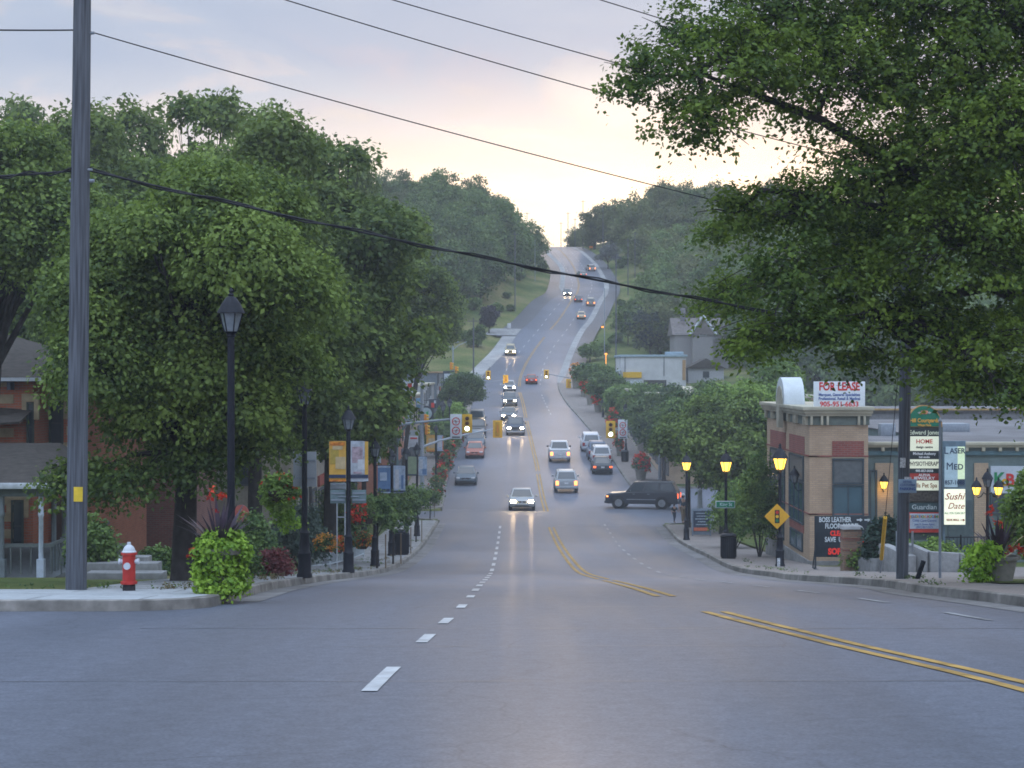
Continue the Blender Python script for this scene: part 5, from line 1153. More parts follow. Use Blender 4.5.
# far crossing
t, x, z = mast(583.5, 252, 363, 'far traffic light on a pole at the right of the distant crossing', .13)
MB().tube([rel(t, 583.5, 381), rel(t, 565, 377), rel(t, 547, 374)], [.09, .07, .05], n=6).build('arm', GALV, t)
q = rel(t, 546.3, 374.3); signal_head(t, q[0], -.08, q[2], s=1.1)
q = rel(t, 568.5, 383.5); signal_head(t, q[0], -.25, q[2], face=1, s=1.1)
t, x, z = mast(453, 249, 343, 'far traffic light at the left of the distant crossing, with street lamp arms', .14)
MB().tube([rel(t, 453, 388), rel(t, 475, 385), rel(t, 505, 379.5)], [.09, .07, .05], n=6).tube([rel(t, 453, 376), rel(t, 470, 375), rel(t, 488, 374)], [.06, .05, .04], n=6).build('arm', GALV, t)
MB().tube([rel(t, 453, 350), rel(t, 459, 345), rel(t, 467, 341.5)], [.07, .06, .06], n=6).tube([rel(t, 453, 350), rel(t, 447, 345), rel(t, 436, 343)], [.07, .06, .06], n=6).build('lamp_arm', GALV, t)
q = rel(t, 488.2, 375.2); signal_head(t, q[0], -.08, q[2], s=1.1)
q = rel(t, 505.6, 379.7); signal_head(t, q[0], -.1, q[2], face=1, s=1.15)
for px_, row in ((451, 366), (456, 370)):
    q = rel(t, px_, row); signal_head(t, q[0], -.2, q[2], side=True, s=1.1)

# ------------------------------------------------------------------ small signs on lamps
d = 57.28; x = X(778, d)
t = thing('warning_sign', 'yellow diamond sign with a traffic light symbol, fixed to a lamp post', 'sign', (x-.03, d, Z(516.5, d)))
dm = MB(); r_ = .43
dm.prism([(0, -r_), (r_, 0), (0, r_), (-r_, 0)], -.012, .012); dm.build('panel', M('diamond_yellow', (.62, .34, .025), noise=.06), t, bevel=.02, smooth=False)
MB().box((0, -.018, 0), (.16, .01, .44)).build('symbol', M('sign_black', (.02, .02, .025)), t)
for k, m in ((.14, (.5, .03, .02)), (0, (.65, .4, .03)), (-.14, (.03, .18, .08))):
    MB().tube([(0, -.022, k), (0, -.03, k)], .055, n=12).build('symbol_dot', M('dot_%d' % int(k*100+50), m), t)
MB().box((.05, -.015, -1.55), (.10, .02, .3)).build('sticker', M('notice_white', (.5, .5, .5)), t)
d = 67.78; t = thing('street_name_sign', 'green street name sign with a pale border fixed to a lamp post', 'sign', (X(725.3, d), d, Z(504.5, d)))
MB().box((0, 0, 0), (.78, .02, .29)).build('panel', M('sign_white', (.5, .55, .6)), t, bevel=.005)
MB().box((0, -.012, 0), (.71, .01, .225)).build('green_field', M('sign_green', (.01, .20, .10)), t)
text('King St', .19, M('plate_text', (.45, .6, .62)), t, (.02, -.02, .0), xs=.9, bold=.004)
# notice board near the walkers
d = 88; x = X(701.5, d); t = thing('notice_board', 'dark standing sign board with an orange strip near the two walkers', 'sign', (x, d, H(x, d)+.05))
MB().box((0, .03, .75), (1.0, .06, 1.35)).box((-.46, 0, .3), (.06, .08, .6)).box((.46, 0, .3), (.06, .08, .6)).build('board', M('board_slate', (.16, .20, .25)), t, bevel=.01)
MB().box((0, -.015, .78), (.84, .02, 1.05)).build('face', M('board_navy', (.03, .045, .075)), t)
MB().box((0, -.03, .36), (.80, .012, .17)).build('orange_strip', M('board_orange', (.45, .12, .06)), t)
for k, wd in enumerate((.6, .5, .66, .4, .6)): MB().box((0, -.03, 1.18-k*.145), (wd, .01, .055)).build('lettering', M('board_text', (.25, .30, .35), noise=.6, scale=22), t)
x = X(700, 91); t = thing('bollard', 'pale square post standing behind the dark notice board', 'post', (x, 91, H(x, 91))); MB().lathe([(.32, 0), (.32, .9), (.17, .95), (.15, 2.3), (.19, 2.34), (.0, 2.5)], n=4, ph=.5).build('shaft', M('post_pale', (.36, .40, .44)), t, bevel=.01)

# ------------------------------------------------------------------ walkers
SKIN = M('skin', (.38, .22, .16), rough=.6)
def skin_mesh(name, pts, edges, rad, mat, parent, root=0, sub=2):
    me = bpy.data.meshes.new(name); me.from_pydata(pts, edges, []); o = bpy.data.objects.new(name, me); COL.objects.link(o)
    sk = o.modifiers.new('s', 'SKIN'); ly = me.skin_vertices[0].data if me.skin_vertices else None
    if ly is None:
        bm = bmesh.new(); bm.from_mesh(me); bm.verts.layers.skin.verify(); bm.to_mesh(me); bm.free(); ly = me.skin_vertices[0].data
    for i, r in enumerate(rad):
        ly[i].radius = (r, r) if not isinstance(r, tuple) else r; ly[i].use_root = (i == root)
    sb = o.modifiers.new('u', 'SUBSURF'); sb.levels = sub; sb.render_levels = sub
    bpy.context.view_layer.update()
    m2 = bpy.data.meshes.new_from_object(o.evaluated_get(bpy.context.evaluated_depsgraph_get()))
    bpy.data.objects.remove(o); m2.name = name; m2.materials.clear(); m2.materials.append(mat)
    m2.polygons.foreach_set('use_smooth', [True]*len(m2.polygons))
    q = bpy.data.objects.new(name, m2); COL.objects.link(q); q.parent = parent; return q
def person(x, y, h, label, shirt, trousers, rz=0, hat=None, step=.16, shorts=False, hold=None):
    t = thing('person', label, 'person', (x, y, H(x, y)+.055), rz); u = h/1.75
    J = dict(pel=(0, 0, .95), sp=(0, -.01, 1.15), ch=(0, -.01, 1.33), nk=(0, 0, 1.48), hd=(0, -.02, 1.58), ht=(0, -.01, 1.68),
             hl=(-.10, 0, .90), hr=(.10, 0, .90), kl=(-.11, -step, .50), kr=(.11, step*.3, .49), al=(-.11, -step*1.1, .09), ar=(.11, step*1.2, .12), fl=(-.12, -step*1.1-.14, .035), fr=(.12, step*1.2-.13, .045),
             sl=(-.19, 0, 1.40), sr=(.19, 0, 1.40), el=(-.25, .06, 1.14), er=(.25, -.04, 1.14), wl=(-.27, -.02, .90), wr=(.29, -.16, .93), ml=(-.27, -.05, .82), mr=(.29, -.20, .86))
    if hold: J['er'] = (.28, -.05, 1.16); J['wr'] = (.42, -.10, 1.0); J['mr'] = (.47, -.12, .95)
    V = {k: tuple(c*u for c in v) for k, v in J.items()}
    def sub_(names, edges, rads, nm, mat, root=0):
        ix = {n: i for i, n in enumerate(names)}
        return skin_mesh(nm, [V[n] for n in names], [(ix[a], ix[b]) for a, b in edges], [r*u if not isinstance(r, tuple) else (r[0]*u, r[1]*u) for r in rads], mat, t, root)
    names = ['pel', 'sp', 'ch', 'nk', 'hd', 'ht', 'hl', 'hr', 'kl', 'kr', 'al', 'ar', 'fl', 'fr', 'sl', 'sr', 'el', 'er', 'wl', 'wr', 'ml', 'mr']
    edges = [('pel', 'sp'), ('sp', 'ch'), ('ch', 'nk'), ('nk', 'hd'), ('hd', 'ht'), ('pel', 'hl'), ('pel', 'hr'), ('hl', 'kl'), ('hr', 'kr'), ('kl', 'al'), ('kr', 'ar'), ('al', 'fl'), ('ar', 'fr'), ('ch', 'sl'), ('ch', 'sr'), ('sl', 'el'), ('sr', 'er'), ('el', 'wl'), ('er', 'wr'), ('wl', 'ml'), ('wr', 'mr')]
    rads = [(.14, .10), (.13, .095), (.15, .10), .055, .088, .075, .085, .085, .06, .06, .042, .042, .035, .035, .055, .055, .042, .042, .03, .03, .04, .04]
    body = sub_(names, edges, rads, 'body', SKIN)
    sub_(['pel', 'sp', 'ch', 'sl', 'sr', 'el', 'er'], [('pel', 'sp'), ('sp', 'ch'), ('ch', 'sl'), ('ch', 'sr'), ('sl', 'el'), ('sr', 'er')], [(.165, .125), (.15, .115), (.17, .12), .07, .07, .056, .056], 'shirt', shirt)
    lw = ['pel', 'hl', 'hr', 'kl', 'kr'] + ([] if shorts else ['al', 'ar'])
    sub_(lw, [('pel', 'hl'), ('pel', 'hr'), ('hl', 'kl'), ('hr', 'kr')] + ([] if shorts else [('kl', 'al'), ('kr', 'ar')]), [(.155, .115), .105, .105, .082, .082] + ([] if shorts else [.065, .065]), 'trousers', trousers)
    for s_ in ('l', 'r'):
        a, f = Vector(V['a'+s_]), Vector(V['f'+s_]); MB().tube([a+Vector((0, .05*u, -.05*u)), a+Vector((0, 0, -.04*u)), f+Vector((0, .04*u, .0)), f+Vector((0, -.04*u, -.0))], [.035*u, .05*u, .045*u, .03*u], n=8).build('shoe', M('shoe', (.05, .05, .05)), t)
    hc = V['hd']
    if hat:
        MB().lathe([(.15*u, .10*u), (.155*u, .11*u), (.10*u, .125*u), (.09*u, .19*u), (.05*u, .215*u), (0, .22*u)], (hc[0], hc[1], hc[2]), n=16).build('hat', hat, t)
    MB().lathe([(.04*u, -.10*u), (.093*u, -.02*u), (.104*u, .05*u), (.085*u, .13*u), (.03*u, .165*u), (0, .17*u)], (hc[0], hc[1]+.02*u, hc[2]), n=14).build('hair', M('hair_dark', (.03, .022, .018)), t)
    f_ = MB(); f_.tube([(hc[0], hc[1]-.08*u, hc[2]+.03*u), (hc[0], hc[1]-.11*u, hc[2]-.0*u)], [.012*u, .018*u], n=6)
    f_.build('nose', SKIN, body)
    e_ = MB()
    for s_ in (-1, 1): MB().tube([(s_*.033*u, hc[1]-.083*u, hc[2]+.035*u), (s_*.033*u, hc[1]-.092*u, hc[2]+.035*u)], .012*u, n=6).build('eye', M('eye_dark', (.02, .02, .02)), body)
    MB().box((0, hc[1]-.087*u, hc[2]-.04*u), (.05*u, .012*u, .012*u)).build('mouth', M('lips', (.25, .08, .07)), body)
    for w_, m_ in (('wl', 'ml'), ('wr', 'mr')):
        a, b_ = Vector(V[w_]), Vector(V[m_]); dd = (b_-a).normalized(); sd = dd.cross(Vector((1, 0, 0))).normalized(); fg = MB()
        for k in range(4): 
            o_ = b_+sd*(k-1.5)*.02*u; fg.tube([o_, o_+dd*.05*u, o_+dd*(.085-.006*abs(k-1.4))*u+Vector((.008*u*(1 if a.x < 0 else -1), 0, 0))], [.010*u, .009*u, .007*u], n=5)
        fg.tube([a+dd*.04*u-sd*.03*u, a+dd*.08*u-sd*.055*u, a+dd*.11*u-sd*.055*u], [.011*u, .010*u, .008*u], n=5)
        fg.build('fingers', SKIN, body)
    return t
person(X(683, 101.3), 101.3, 1.74, 'adult in white hat, dark shirt and khaki trousers walking on the right pavement', M('shirt_navy', (.05, .07, .10)), M('khaki', (.20, .15, .11)), rz=.4, hat=M('hat_white', (.55, .57, .6)))
person(X(674.5, 102), 102.2, 1.12, 'small child in dark clothes walking beside the adult with the white hat', M('shirt_black', (.02, .025, .035)), M('trousers_navy', (.03, .045, .08)), rz=.5, hold=True)

# ------------------------------------------------------------------ buildings
BRB = brick('beige_brick', (.37, .275, .19), (.43, .32, .22), (.31, .25, .20)); RDB = brick('red_brick', (.25, .065, .055), (.20, .05, .045), (.2, .13, .11))
OLDB = brick('old_red_brick', (.36, .11, .055), (.29, .08, .04), (.22, .15, .11)); TAN = M('tan_stone', (.30, .25, .16), rough=.85, noise=.2, scale=5)
CORN = M('cornice_cream', (.37, .36, .29), rough=.7, noise=.12, scale=3, stain=.2); CORNG = M('cornice_green', (.12, .15, .14), rough=.7, noise=.12); WGL = M('blue_window_glass', (.06, .11, .14), rough=.15, noise=.25, scale=.8, spec=.8)
WPAN = M('window_panel_grey', (.10, .115, .125), rough=.5); FRM = M('window_frame_dark', (.05, .07, .085)); TEALW = M('teal_stucco', (.12, .165, .17), rough=.85, noise=.12, scale=4, stain=.15); TEALB = M('teal_band', (.075, .14, .17), rough=.7)
ROOFG = M('flat_roof_grey', (.13, .135, .15), rough=.9, noise=.2, scale=.8, stain=.3); SHING = M('shingles', (.05, .044, .04), rough=.95, noise=.35, scale=5, bump=.4)
def window(t, c, w_, h_, axis='y', cols=2, rows=1, glass=WGL, fw=.06, frame=FRM, name='window'):
    """axis y: in a wall facing the camera; axis x: in a wall facing the road on the right side (normal -x); X: normal +x"""
    f = MB(); g = MB(); cx, cy, cz = c
    def b_(m, u, v, su, sv, dp, off):
        if axis == 'y': m.box((cx+u, cy-off, cz+v), (su, dp, sv))
        else: m.box((cx+(-off if axis == 'x' else off), cy+u, cz+v), (dp, su, sv))
    for s_ in (-1, 1): b_(f, s_*(w_/2-fw/2), 0, fw, h_, .10, .01); b_(f, 0, s_*(h_/2-fw/2), w_-2*fw-.002, fw, .10, .01)
    for i in range(1, cols): b_(f, -w_/2+w_*i/cols, 0, fw*.7, h_-2*fw-.004, .08, .01)
    for i in range(1, rows): b_(f, 0, -h_/2+h_*i/rows, w_-2*fw-.004, fw*.6, .07, .012)
    o = f.build(name, frame, t, smooth=False); b_(g, 0, 0, w_-2*fw-.01, h_-2*fw-.01, .03, .012); g.build('pane', glass, o, smooth=False); return o
# --- brick building with the rounded ornament
bx0, bx1, by0, by1 = 10.5, 12.57, 60.0, 70.0; zb_ = H(10.5, 65)-.6; zt_ = Z(425.2, 60)
t = thing('shop_building', 'beige brick corner shop with red brick bands and rounded white roof ornament', 'building', (bx0, by0, zb_))
def L3(x, y, z): return (x-bx0, y-by0, z-zb_)
def bx_(mb, x0, x1, y0, y1, z0, z1, m=0): mb.box(L3((x0+x1)/2, (y0+y1)/2, (z0+z1)/2), (x1-x0, y1-y0, z1-z0), m=m)
m = MB(); bx_(m, bx0, bx1, by0, by1, zb_, zt_); m.build('wall', BRB, t, smooth=False)
m = MB(); bx_(m, 11.3, 12.42, by0-.02, by0+.2, Z(455.5, 60), Z(441, 60)); 
bx_(m, bx0-.02, bx0+.2, by0+1.0, by0+4.3, Z(455.5, 60), Z(438, 60)); bx_(m, bx0-.02, bx0+.2, by0+5.2, by1-1, Z(455.5, 60), Z(438, 60)); m.build('brick_panel', RDB, t, smooth=False)
m = MB()
for row in (455.5, 513.5): bx_(m, bx0-.03, bx0+.3, by0-.03, by1, Z(row+1.3, 60), Z(row, 60)); bx_(m, bx0-.028, bx1+.01, by0-.03, by0+.3, Z(row+1.3, 60)+.001, Z(row, 60)-.001)
m.build('string_course', RDB, t, smooth=False)
z0c, z1c = Z(425, 60), Z(416, 60)
m = MB(); bx_(m, bx0-.04, bx1+.04, by0-.04, by1+.04, z0c, z1c); m.build('frieze', CORNG, t, smooth=False)
m = MB()
for k, (ov, a, b_) in enumerate(((.16, z1c, z1c+.09), (.22, z1c+.09, z1c+.2), (.28, z1c+.2, z1c+.33))): bx_(m, bx0-ov, bx1+ov*.6, by0-ov, by1+ov, a, b_)
for yy in (by0+.1, by0+.5, by0+2.2, by0+2.6, by0+4.0, by0+5.6, by0+6.0, by0+7.6, by0+8.0, by0+9.6): bx_(m, bx0-.16, bx0-.02, yy-.05, yy+.05, z0c, z1c)
for xx in (bx0+.05, bx0+.42, bx0+.62, bx0+1.72, bx0+1.92): bx_(m, xx-.04, xx+.04, by0-.16, by0-.02, z0c, z1c)
m.build('cornice', CORN, t, bevel=.008)
m = MB(); cy_ = 65.2; zc = z1c+.3; r1 = 1.05; pts = [(cy_-by0+r1*math.cos(R(a)), zc-zb_+r1*math.sin(R(a))) for a in range(0, 181, 10)]
m.prism(pts, -.22, .55, axis='x'); o = m.build('arch_ornament', M('arch_white', (.50, .56, .60), noise=.08, scale=3), t)
m = MB(); pts2 = [(cy_-by0+.72*math.cos(R(a)), zc-zb_+.72*math.sin(R(a))) for a in range(0, 181, 12)]; m.prism(pts2, -.26, -.2, axis='x'); m.build('arch_face', CORN, o)
m = MB(); m.prism([(cy_-by0-.35, z1c-zb_+.3), (cy_-by0+.35, z1c-zb_+.3), (cy_-by0+.22, z0c-zb_-.25), (cy_-by0-.22, z0c-zb_-.25)], -.32, -.14, axis='x'); m.build('keystone', CORN, o)
# front windows
m = MB(); bx_(m, 11.28, 12.44, by0-.035, by0+.1, Z(458, 60), Z(455.8, 60)-.06); m.build('lintel', CORN, t)
window(t, L3(11.86, by0+.0, (Z(484, 60)+Z(458.5, 60))/2), 1.12, Z(458.5, 60)-Z(484, 60), cols=1, glass=WPAN)
window(t, L3(11.86, by0+.0, (Z(549, 60)+Z(484.5, 60))/2), 1.12, Z(484.5, 60)-Z(549, 60), cols=2, rows=1)
for y0_, y1_ in ((by0+1.1, by0+4.2), (by0+5.3, by1-1.1)):
    window(t, L3(bx0, (y0_+y1_)/2, (Z(484, 60)+Z(458, 60))/2), y1_-y0_, Z(458, 60)-Z(484, 60), axis='x', cols=1, glass=WPAN)
    window(t, L3(bx0, (y0_+y1_)/2, (Z(528, 60)+Z(484.5, 60))/2), y1_-y0_, Z(484.5, 60)-Z(528, 60), axis='x', cols=3)
    window(t, L3(bx0, (y0_+y1_)/2, (Z(556, 60)+Z(537, 60))/2), y1_-y0_-.4, Z(537, 60)-Z(556, 60), axis='x', cols=2)
    m = MB(); bx_(m, bx0-.025, bx0+.1, y0_, y1_, Z(536.5, 60), Z(528.5, 60)); m.build('brick_panel', RDB, t, smooth=False)
m = MB(); bx_(m, bx0-.06, bx1+.02, by0-.06, by1, zb_, H(10.5, 60)+.16); m.build('plinth', CONC, t)
# wall lantern, dark
w_ = thing('wall_lamp', 'unlit black lantern on the road side wall of the brick corner shop', 'wall lamp', (bx0-.30, 61.4, Z(483, 61.4))); lantern(w_, -.02, .75); MB().tube([(.3, 0, -.25), (.1, 0, -.28), (0, 0, -.12), (0, 0, .0)], .02, n=6).build('bracket', BLACK, w_)
# FOR LEASE board
d = 60.4; x0, x1 = X(813.5, d), X(865, d); zz0, zz1 = Z(408, d), Z(381.5, d); w_, h_ = x1-x0, zz1-zz0
t = thing('lease_sign', 'white FOR LEASE board standing on the roof of the brick corner shop', 'sign', ((x0+x1)/2, d, zz0))
MB().box((0, 0, h_/2), (w_, .04, h_)).build('panel', M('board_white', (.60, .66, .72), noise=.05), t, bevel=.01)
m = MB()
for s_ in (-1, 1): m.box((s_*w_*.42, .05, h_*.3), (.06, .05, h_*1.0)).tube([(s_*w_*.42, .08, h_*.6), (s_*w_*.42, .9, -.1)], .025, n=5)
m.build('support', GALV, t)
RT_, BT_ = M('lettering_red', (.50, .03, .03), rough=.6), M('lettering_blue', (.05, .10, .30), rough=.6)
text('FOR LEASE', .40, RT_, t, (0, -.025, h_*.80), xs=.76, bold=.012); text('Marquet, General Specialties', .145, BT_, t, (0, -.025, h_*.50), xs=.88, bold=.004)
text('Professional, Retail & Medical', .145, BT_, t, (0, -.025, h_*.35), xs=.86, bold=.004); text('905-951-6633', .25, RT_, t, (0, -.025, h_*.14), xs=.98, bold=.006)
# --- annex with the flat roof
ax0, ay0 = 12.6, 63.0; zb2 = H(13, 65)-.6; zt2 = Z(443, 63)
t = thing('shop_building', 'long low teal and beige shop wing with a flat grey roof behind the shop directory', 'building', (ax0, ay0, zb2))
def bx2(mb, x0, x1, y0, y1, z0, z1): mb.box(((x0+x1)/2-ax0, (y0+y1)/2-ay0, (z0+z1)/2-zb2), (x1-x0, y1-y0, z1-z0))
m = MB(); bx2(m, 13.0, 34, ay0, 70, zb2, zt2-.05); bx2(m, 17.0, 34, 70, 94, zb2, zt2-.05); bx2(m, 12.6, 13.0, 64.5, 70, zb2, zt2-.05); m.build('wall', TEALW, t, smooth=False)
m = MB(); bx2(m, 12.55, 34, ay0-.02, 70.05, zt2-.05, zt2); bx2(m, 16.95, 34, 70.05, 94.1, zt2-.05, zt2); m.build('roof', ROOFG, t, smooth=False)
m = MB(); bx2(m, 12.9, 34, ay0-.08, ay0, zt2-.45, zt2-.30)
m.build('band', TEALB, t, smooth=False)
m = MB(); bx2(m, 12.8, 34, ay0-.16, ay0+.2, zt2-.16, zt2-.08); bx2(m, 12.75, 34, ay0-.22, ay0+.2, zt2-.08, zt2+.04)
xx = 13.1
while xx < 33: bx2(m, xx-.06, xx+.06, ay0-.16, ay0-.04, zt2-.30, zt2-.161); xx += .62
m.build('cornice', CORN, t, bevel=.006)
m = MB()
for a, b_ in ((X(875, 63), X(893, 63)), (X(974, 63), X(988, 63)), (20.4, 21.0)): bx2(m, a, b_, ay0-.05, ay0+.1, H(15, 63)+.4, Z(463, 63))
m.build('beige_panel', BRB, t, smooth=False)
m = MB(); bx2(m, X(990, 63), 20.3, ay0-.12, ay0+.0, Z(493, 63), Z(466, 63)); sg = m.build('fascia_sign', M('fascia_white', (.42, .48, .56), noise=.06), t)
text('K', .62, M('fascia_green', (.02, .20, .08)), sg, (X(998, 63)-ax0, -.14, Z(479, 63)-zb2), bold=.02); text('o', .5, M('fascia_yellow', (.6, .35, .03)), sg, (X(1004, 63)-ax0, -.14, Z(481, 63)-zb2), bold=.02); text('B', .6, RT_, sg, (X(1009, 63)-ax0, -.14, Z(480, 63)-zb2), bold=.02)
window(t, ((X(990, 63)+20.3)/2-ax0, -.02, (Z(514, 63)+Z(494, 63))/2-zb2), 20.3-X(990, 63), Z(494, 63)-Z(514, 63), cols=3, glass=DARKG)
window(t, (22.8-ax0, -.02, (Z(520, 63)+Z(470, 63))/2-zb2), 3.0, 1.8, cols=3)
window(t, (X(861.5, 63)+.12-ax0+.2, -.02, (Z(528, 63)+Z(470, 63))/2-zb2), .5, Z(470, 63)-Z(528, 63), cols=2)
m = MB(); bx2(m, X(948, 63), X(972, 63), ay0-.06, ay0, Z(546, 63), Z(500, 63)); m.build('door_panel', M('door_teal', (.07, .10, .11)), t)
m = MB(); bx2(m, 15.2, 15.8, 70, 70.6, zt2, zt2+.5); bx2(m, 19.0, 20.2, 75, 76.2, zt2, zt2+.35); m.build('roof_vent', GALV, t, bevel=.02)
# background roof block behind, with pale parapets
t = thing('shop_building', 'grey flat-roofed block behind the teal shop wing, beyond its yellow roof edge', 'building', (24, 98, H(24, 98)-.5)); m = MB(); zz = Z(412, 98)-(H(24, 98)-.5); m.box((4, 6, zz/2), (26, 11, zz)); m.build('wall', M('block_grey', (.17, .18, .20)), t, smooth=False)
MB().box((4, 6, zz+.05), (26.3, 11.3, .1)).build('roof', ROOFG, t, smooth=False); MB().box((4, .35, zz+.14), (26.2, .12, .10)).build('roof_edge', M('edge_yellow', (.35, .24, .10)), t, smooth=False)
# wall light + triple lantern
w_ = thing('wall_lamp', 'lit amber lantern on the beige panel of the teal shop wing', 'wall lamp', (X(884, 62.7), 62.7, Z(489.5, 62.7))); lantern(w_, 0, .72, True); MB().tube([(0, .25, .0), (0, .1, -.1), (0, 0, .02)], .02, n=6).build('bracket', BLACK, w_)
x = X(987.5, 52); t = thing('lamp_post', 'black post with two lit lanterns on curled arms and a dark lantern on top', 'lamp post', (x, 52, H(x, 52)+.05)); hb = Z(488, 52)-H(x, 52)-.05
MB().lathe([(.12, 0), (.12, .1), (.07, .2), (.055, .9), (.045, hb)], n=10).build('pole', BLACK, t); lantern(t, hb, .70)
for s_ in (-1, 1):
    MB().tube([(0, 0, hb-.22), (s_*.12, 0, hb-.14), (s_*.2, 0, hb-.26), (s_*.30, 0, hb-.30), (s_*.335, 0, hb-.22)], .02, n=6).build('arm', BLACK, t); lantern(t, hb-.24, .66, True, x=s_*.335)
# --- shop directory
d = 55.0; x0, x1 = X(905.5, d), X(942, d); cx = (x0+x1)/2; w_ = x1-x0; zg = H(cx, d)
t = thing('shop_directory', 'tall arched shop directory with stacked name panels, partly behind the grey pole', 'sign', (cx, d, zg))
def zr(row): return Z(row, d)-zg
DG = M('directory_frame', (.06, .08, .085), rough=.6)
m = MB()
for s_ in (-1, 1): m.box((s_*(w_/2-.04), 0, zr(427)/2), (.09, .16, zr(427)))
m.box((0, .04, (zr(427)+zr(540))/2), (w_-.1, .06, zr(427)-zr(540))); m.build('frame', DG, t, bevel=.008)
ar = [(w_/2*math.cos(R(a)), zr(427)+(zr(405)-zr(427))*math.sin(R(a))) for a in range(0, 181, 10)]
MB().prism(ar, -.06, .08).build('arch_rim', M('rim_wood', (.35, .20, .07)), t)
MB().prism([(p[0]*.93, zr(427)+(p[1]-zr(427))*.93+.02) for p in ar], -.08, -.05).build('arch_panel', M('directory_green', (.015, .15, .09)), t)
OR_ = M('lettering_orange', (.65, .36, .06)); WT_ = M('lettering_white', (.62, .66, .68)); KT_ = M('lettering_black', (.03, .03, .035))
MB().lathe([(.0, .13), (.12, .10), (.09, .0), (.0, -.0)], (0, -.09, zr(414)), n=8, sy=.1).build('crest', M('crest_coral', (.5, .22, .12)), t)
for s_ in (-1, 1): MB().lathe([(.0, .08), (.07, .04), (.0, -.0)], (s_*.16, -.09, zr(414)), n=8, sy=.1).build('crest', M('crest_grey', (.35, .38, .36)), t)
text('Hill Courtyards', .175, OR_, t, (0, -.09, zr(420.5)), bold=.004, xs=.86); text('Village Plaza', .09, OR_, t, (0, -.09, zr(425)), bold=.002)
PW = M('lit_panel_cream', (.42, .43, .36), rough=.5, noise=.05, emit=(.9, 1.0, .8), estr=.42); PD = M('panel_black', (.025, .035, .04)); PR = M('panel_red', (.32, .04, .03)); PB = M('panel_dark_photo', (.05, .045, .04), noise=.8, scale=12)
def panel(r0, r1, mat, lines, z_off=0):
    p = MB().box((0, -.05, (zr(r0)+zr(r1))/2), (w_-.19, .05, zr(r0)-zr(r1)-.015)).build('name_panel', mat, t, smooth=False)
    for s, rw, sz, tm, xs in lines: text(s, sz, tm, p, (0, -.08, zr(rw)), bold=.003, xs=xs)
panel(429, 436, PD, [('Edward Jones', 432.6, .19, M('lettering_cream', (.6, .66, .5)), .95)])
panel(436, 451, PW, [('HOME', 441.5, .19, RT_, 1.0), ('design centre', 447, .10, KT_, 1.0)])
panel(451, 459, PD, [('Michael Anthony', 453.6, .12, WT_, .9), ('hair studio', 457, .09, WT_, .9)])
panel(459, 468.5, PW, [('PHYSIOTHERAPY', 463.8, .19, KT_, .72)])
panel(468.5, 473, PD, [('905-857-0058', 470.8, .10, WT_, 1.0)])
panel(473, 480.3, PR, [('ALPHA', 475, .11, WT_, 1.1), ('JEWELRY', 478.2, .13, WT_, 1.3)])
panel(480.3, 490.5, PW, [('Hills Pet Spa', 485.4, .20, M('lettering_brown', (.25, .10, .03)), .82)])
panel(491, 501.5, PB, []); panel(502.5, 511.5, M('panel_teal', (.03, .06, .07)), [('Guardian', 507, .22, M('lettering_pale', (.35, .42, .44)), 1)])
panel(512, 532.5, M('panel_border_red', (.42, .05, .04)), []); 
MB().box((0, -.085, (zr(513.3)+zr(528.5))/2), (w_-.24, .02, zr(513.3)-zr(528.5))).build('name_panel', M('panel_pale_blue', (.33, .40, .48)), t)
for k, (ch, cc) in enumerate(zip('EDUCATION ACADEMY', ((.6, .3, .02), (.05, .2, .4), (.5, .05, .05), (.05, .3, .1))*5)):
    if ch != ' ': text(ch, .12, M('lettering_colour_%d' % (k % 4), cc), t, ((k-8)*.0555, -.10, zr(516.5)), bold=.003)
text('Child Care Centre', .12, BT_, t, (0, -.10, zr(520.3)), xs=.85); text('John R. Stone, Agent', .085, BT_, t, (0, -.10, zr(524)), xs=.9); text('(905) 857-1515', .095, BT_, t, (0, -.10, zr(527)), xs=.9)
# --- laser / sushi box sign
d = 54.6; x0, x1 = X(943, d), X(965.5, d); cx = (x0+x1)/2; w_ = x1-x0; zg = H(cx, d)
t = thing('box_sign', 'upright box sign, LASER MED in blue above a brightly lit Sushi Date panel', 'sign', (cx, d, zg))
m = MB(); m.box((0, .05, (zr(441)+zr(526))/2), (w_, .16, zr(441)-zr(526))); m.box((-w_/2+.05, .1, zr(526)/2), (.07, .07, zr(526))); m.build('cabinet', M('cabinet_blue_grey', (.09, .14, .18)), t, bevel=.01)
MB().box((-w_*.16, -.045, (zr(446.5)+zr(487))/2), (w_*.58, .02, zr(446.5)-zr(487))).build('laser_panel', M('laser_blue', (.20, .30, .38), emit=(.5, .7, .8), estr=.25), t)
MB().box((w_*.29, -.044, (zr(446.5)+zr(479))/2), (w_*.32, .02, zr(446.5)-zr(479))).build('laser_panel', M('laser_green', (.40, .48, .36), emit=(.75, 1, .65), estr=.45), t)
NV = M('lettering_navy', (.015, .035, .09))
for s_, sz, rw in (('L', .34, 450.5), ('M', .34, 466.5)): text(s_, sz, NV, t, (-w_*.38 if s_ == 'L' else -w_*.22, -.062, zr(rw)), xs=.9)
text('ASER', .24, NV, t, (w_*.12, -.062, zr(451)), xs=.92, bold=.004); text('ED', .25, NV, t, (w_*.17, -.062, zr(467)), bold=.004, xs=1.0)
text('857-1088', .19, NV, t, (0, -.062, zr(482.5)), xs=.88, bold=.003)
MB().box((0, -.05, (zr(489)+zr(524.5))/2), (w_*.93, .03, zr(489)-zr(524.5))).build('sushi_panel', M('sushi_lit', (.5, .5, .42), emit=(.95, 1.0, .78), estr=.75), t)
DR = M('lettering_dark_red', (.30, .03, .02)); DGR = M('lettering_green', (.2, .4, .25))
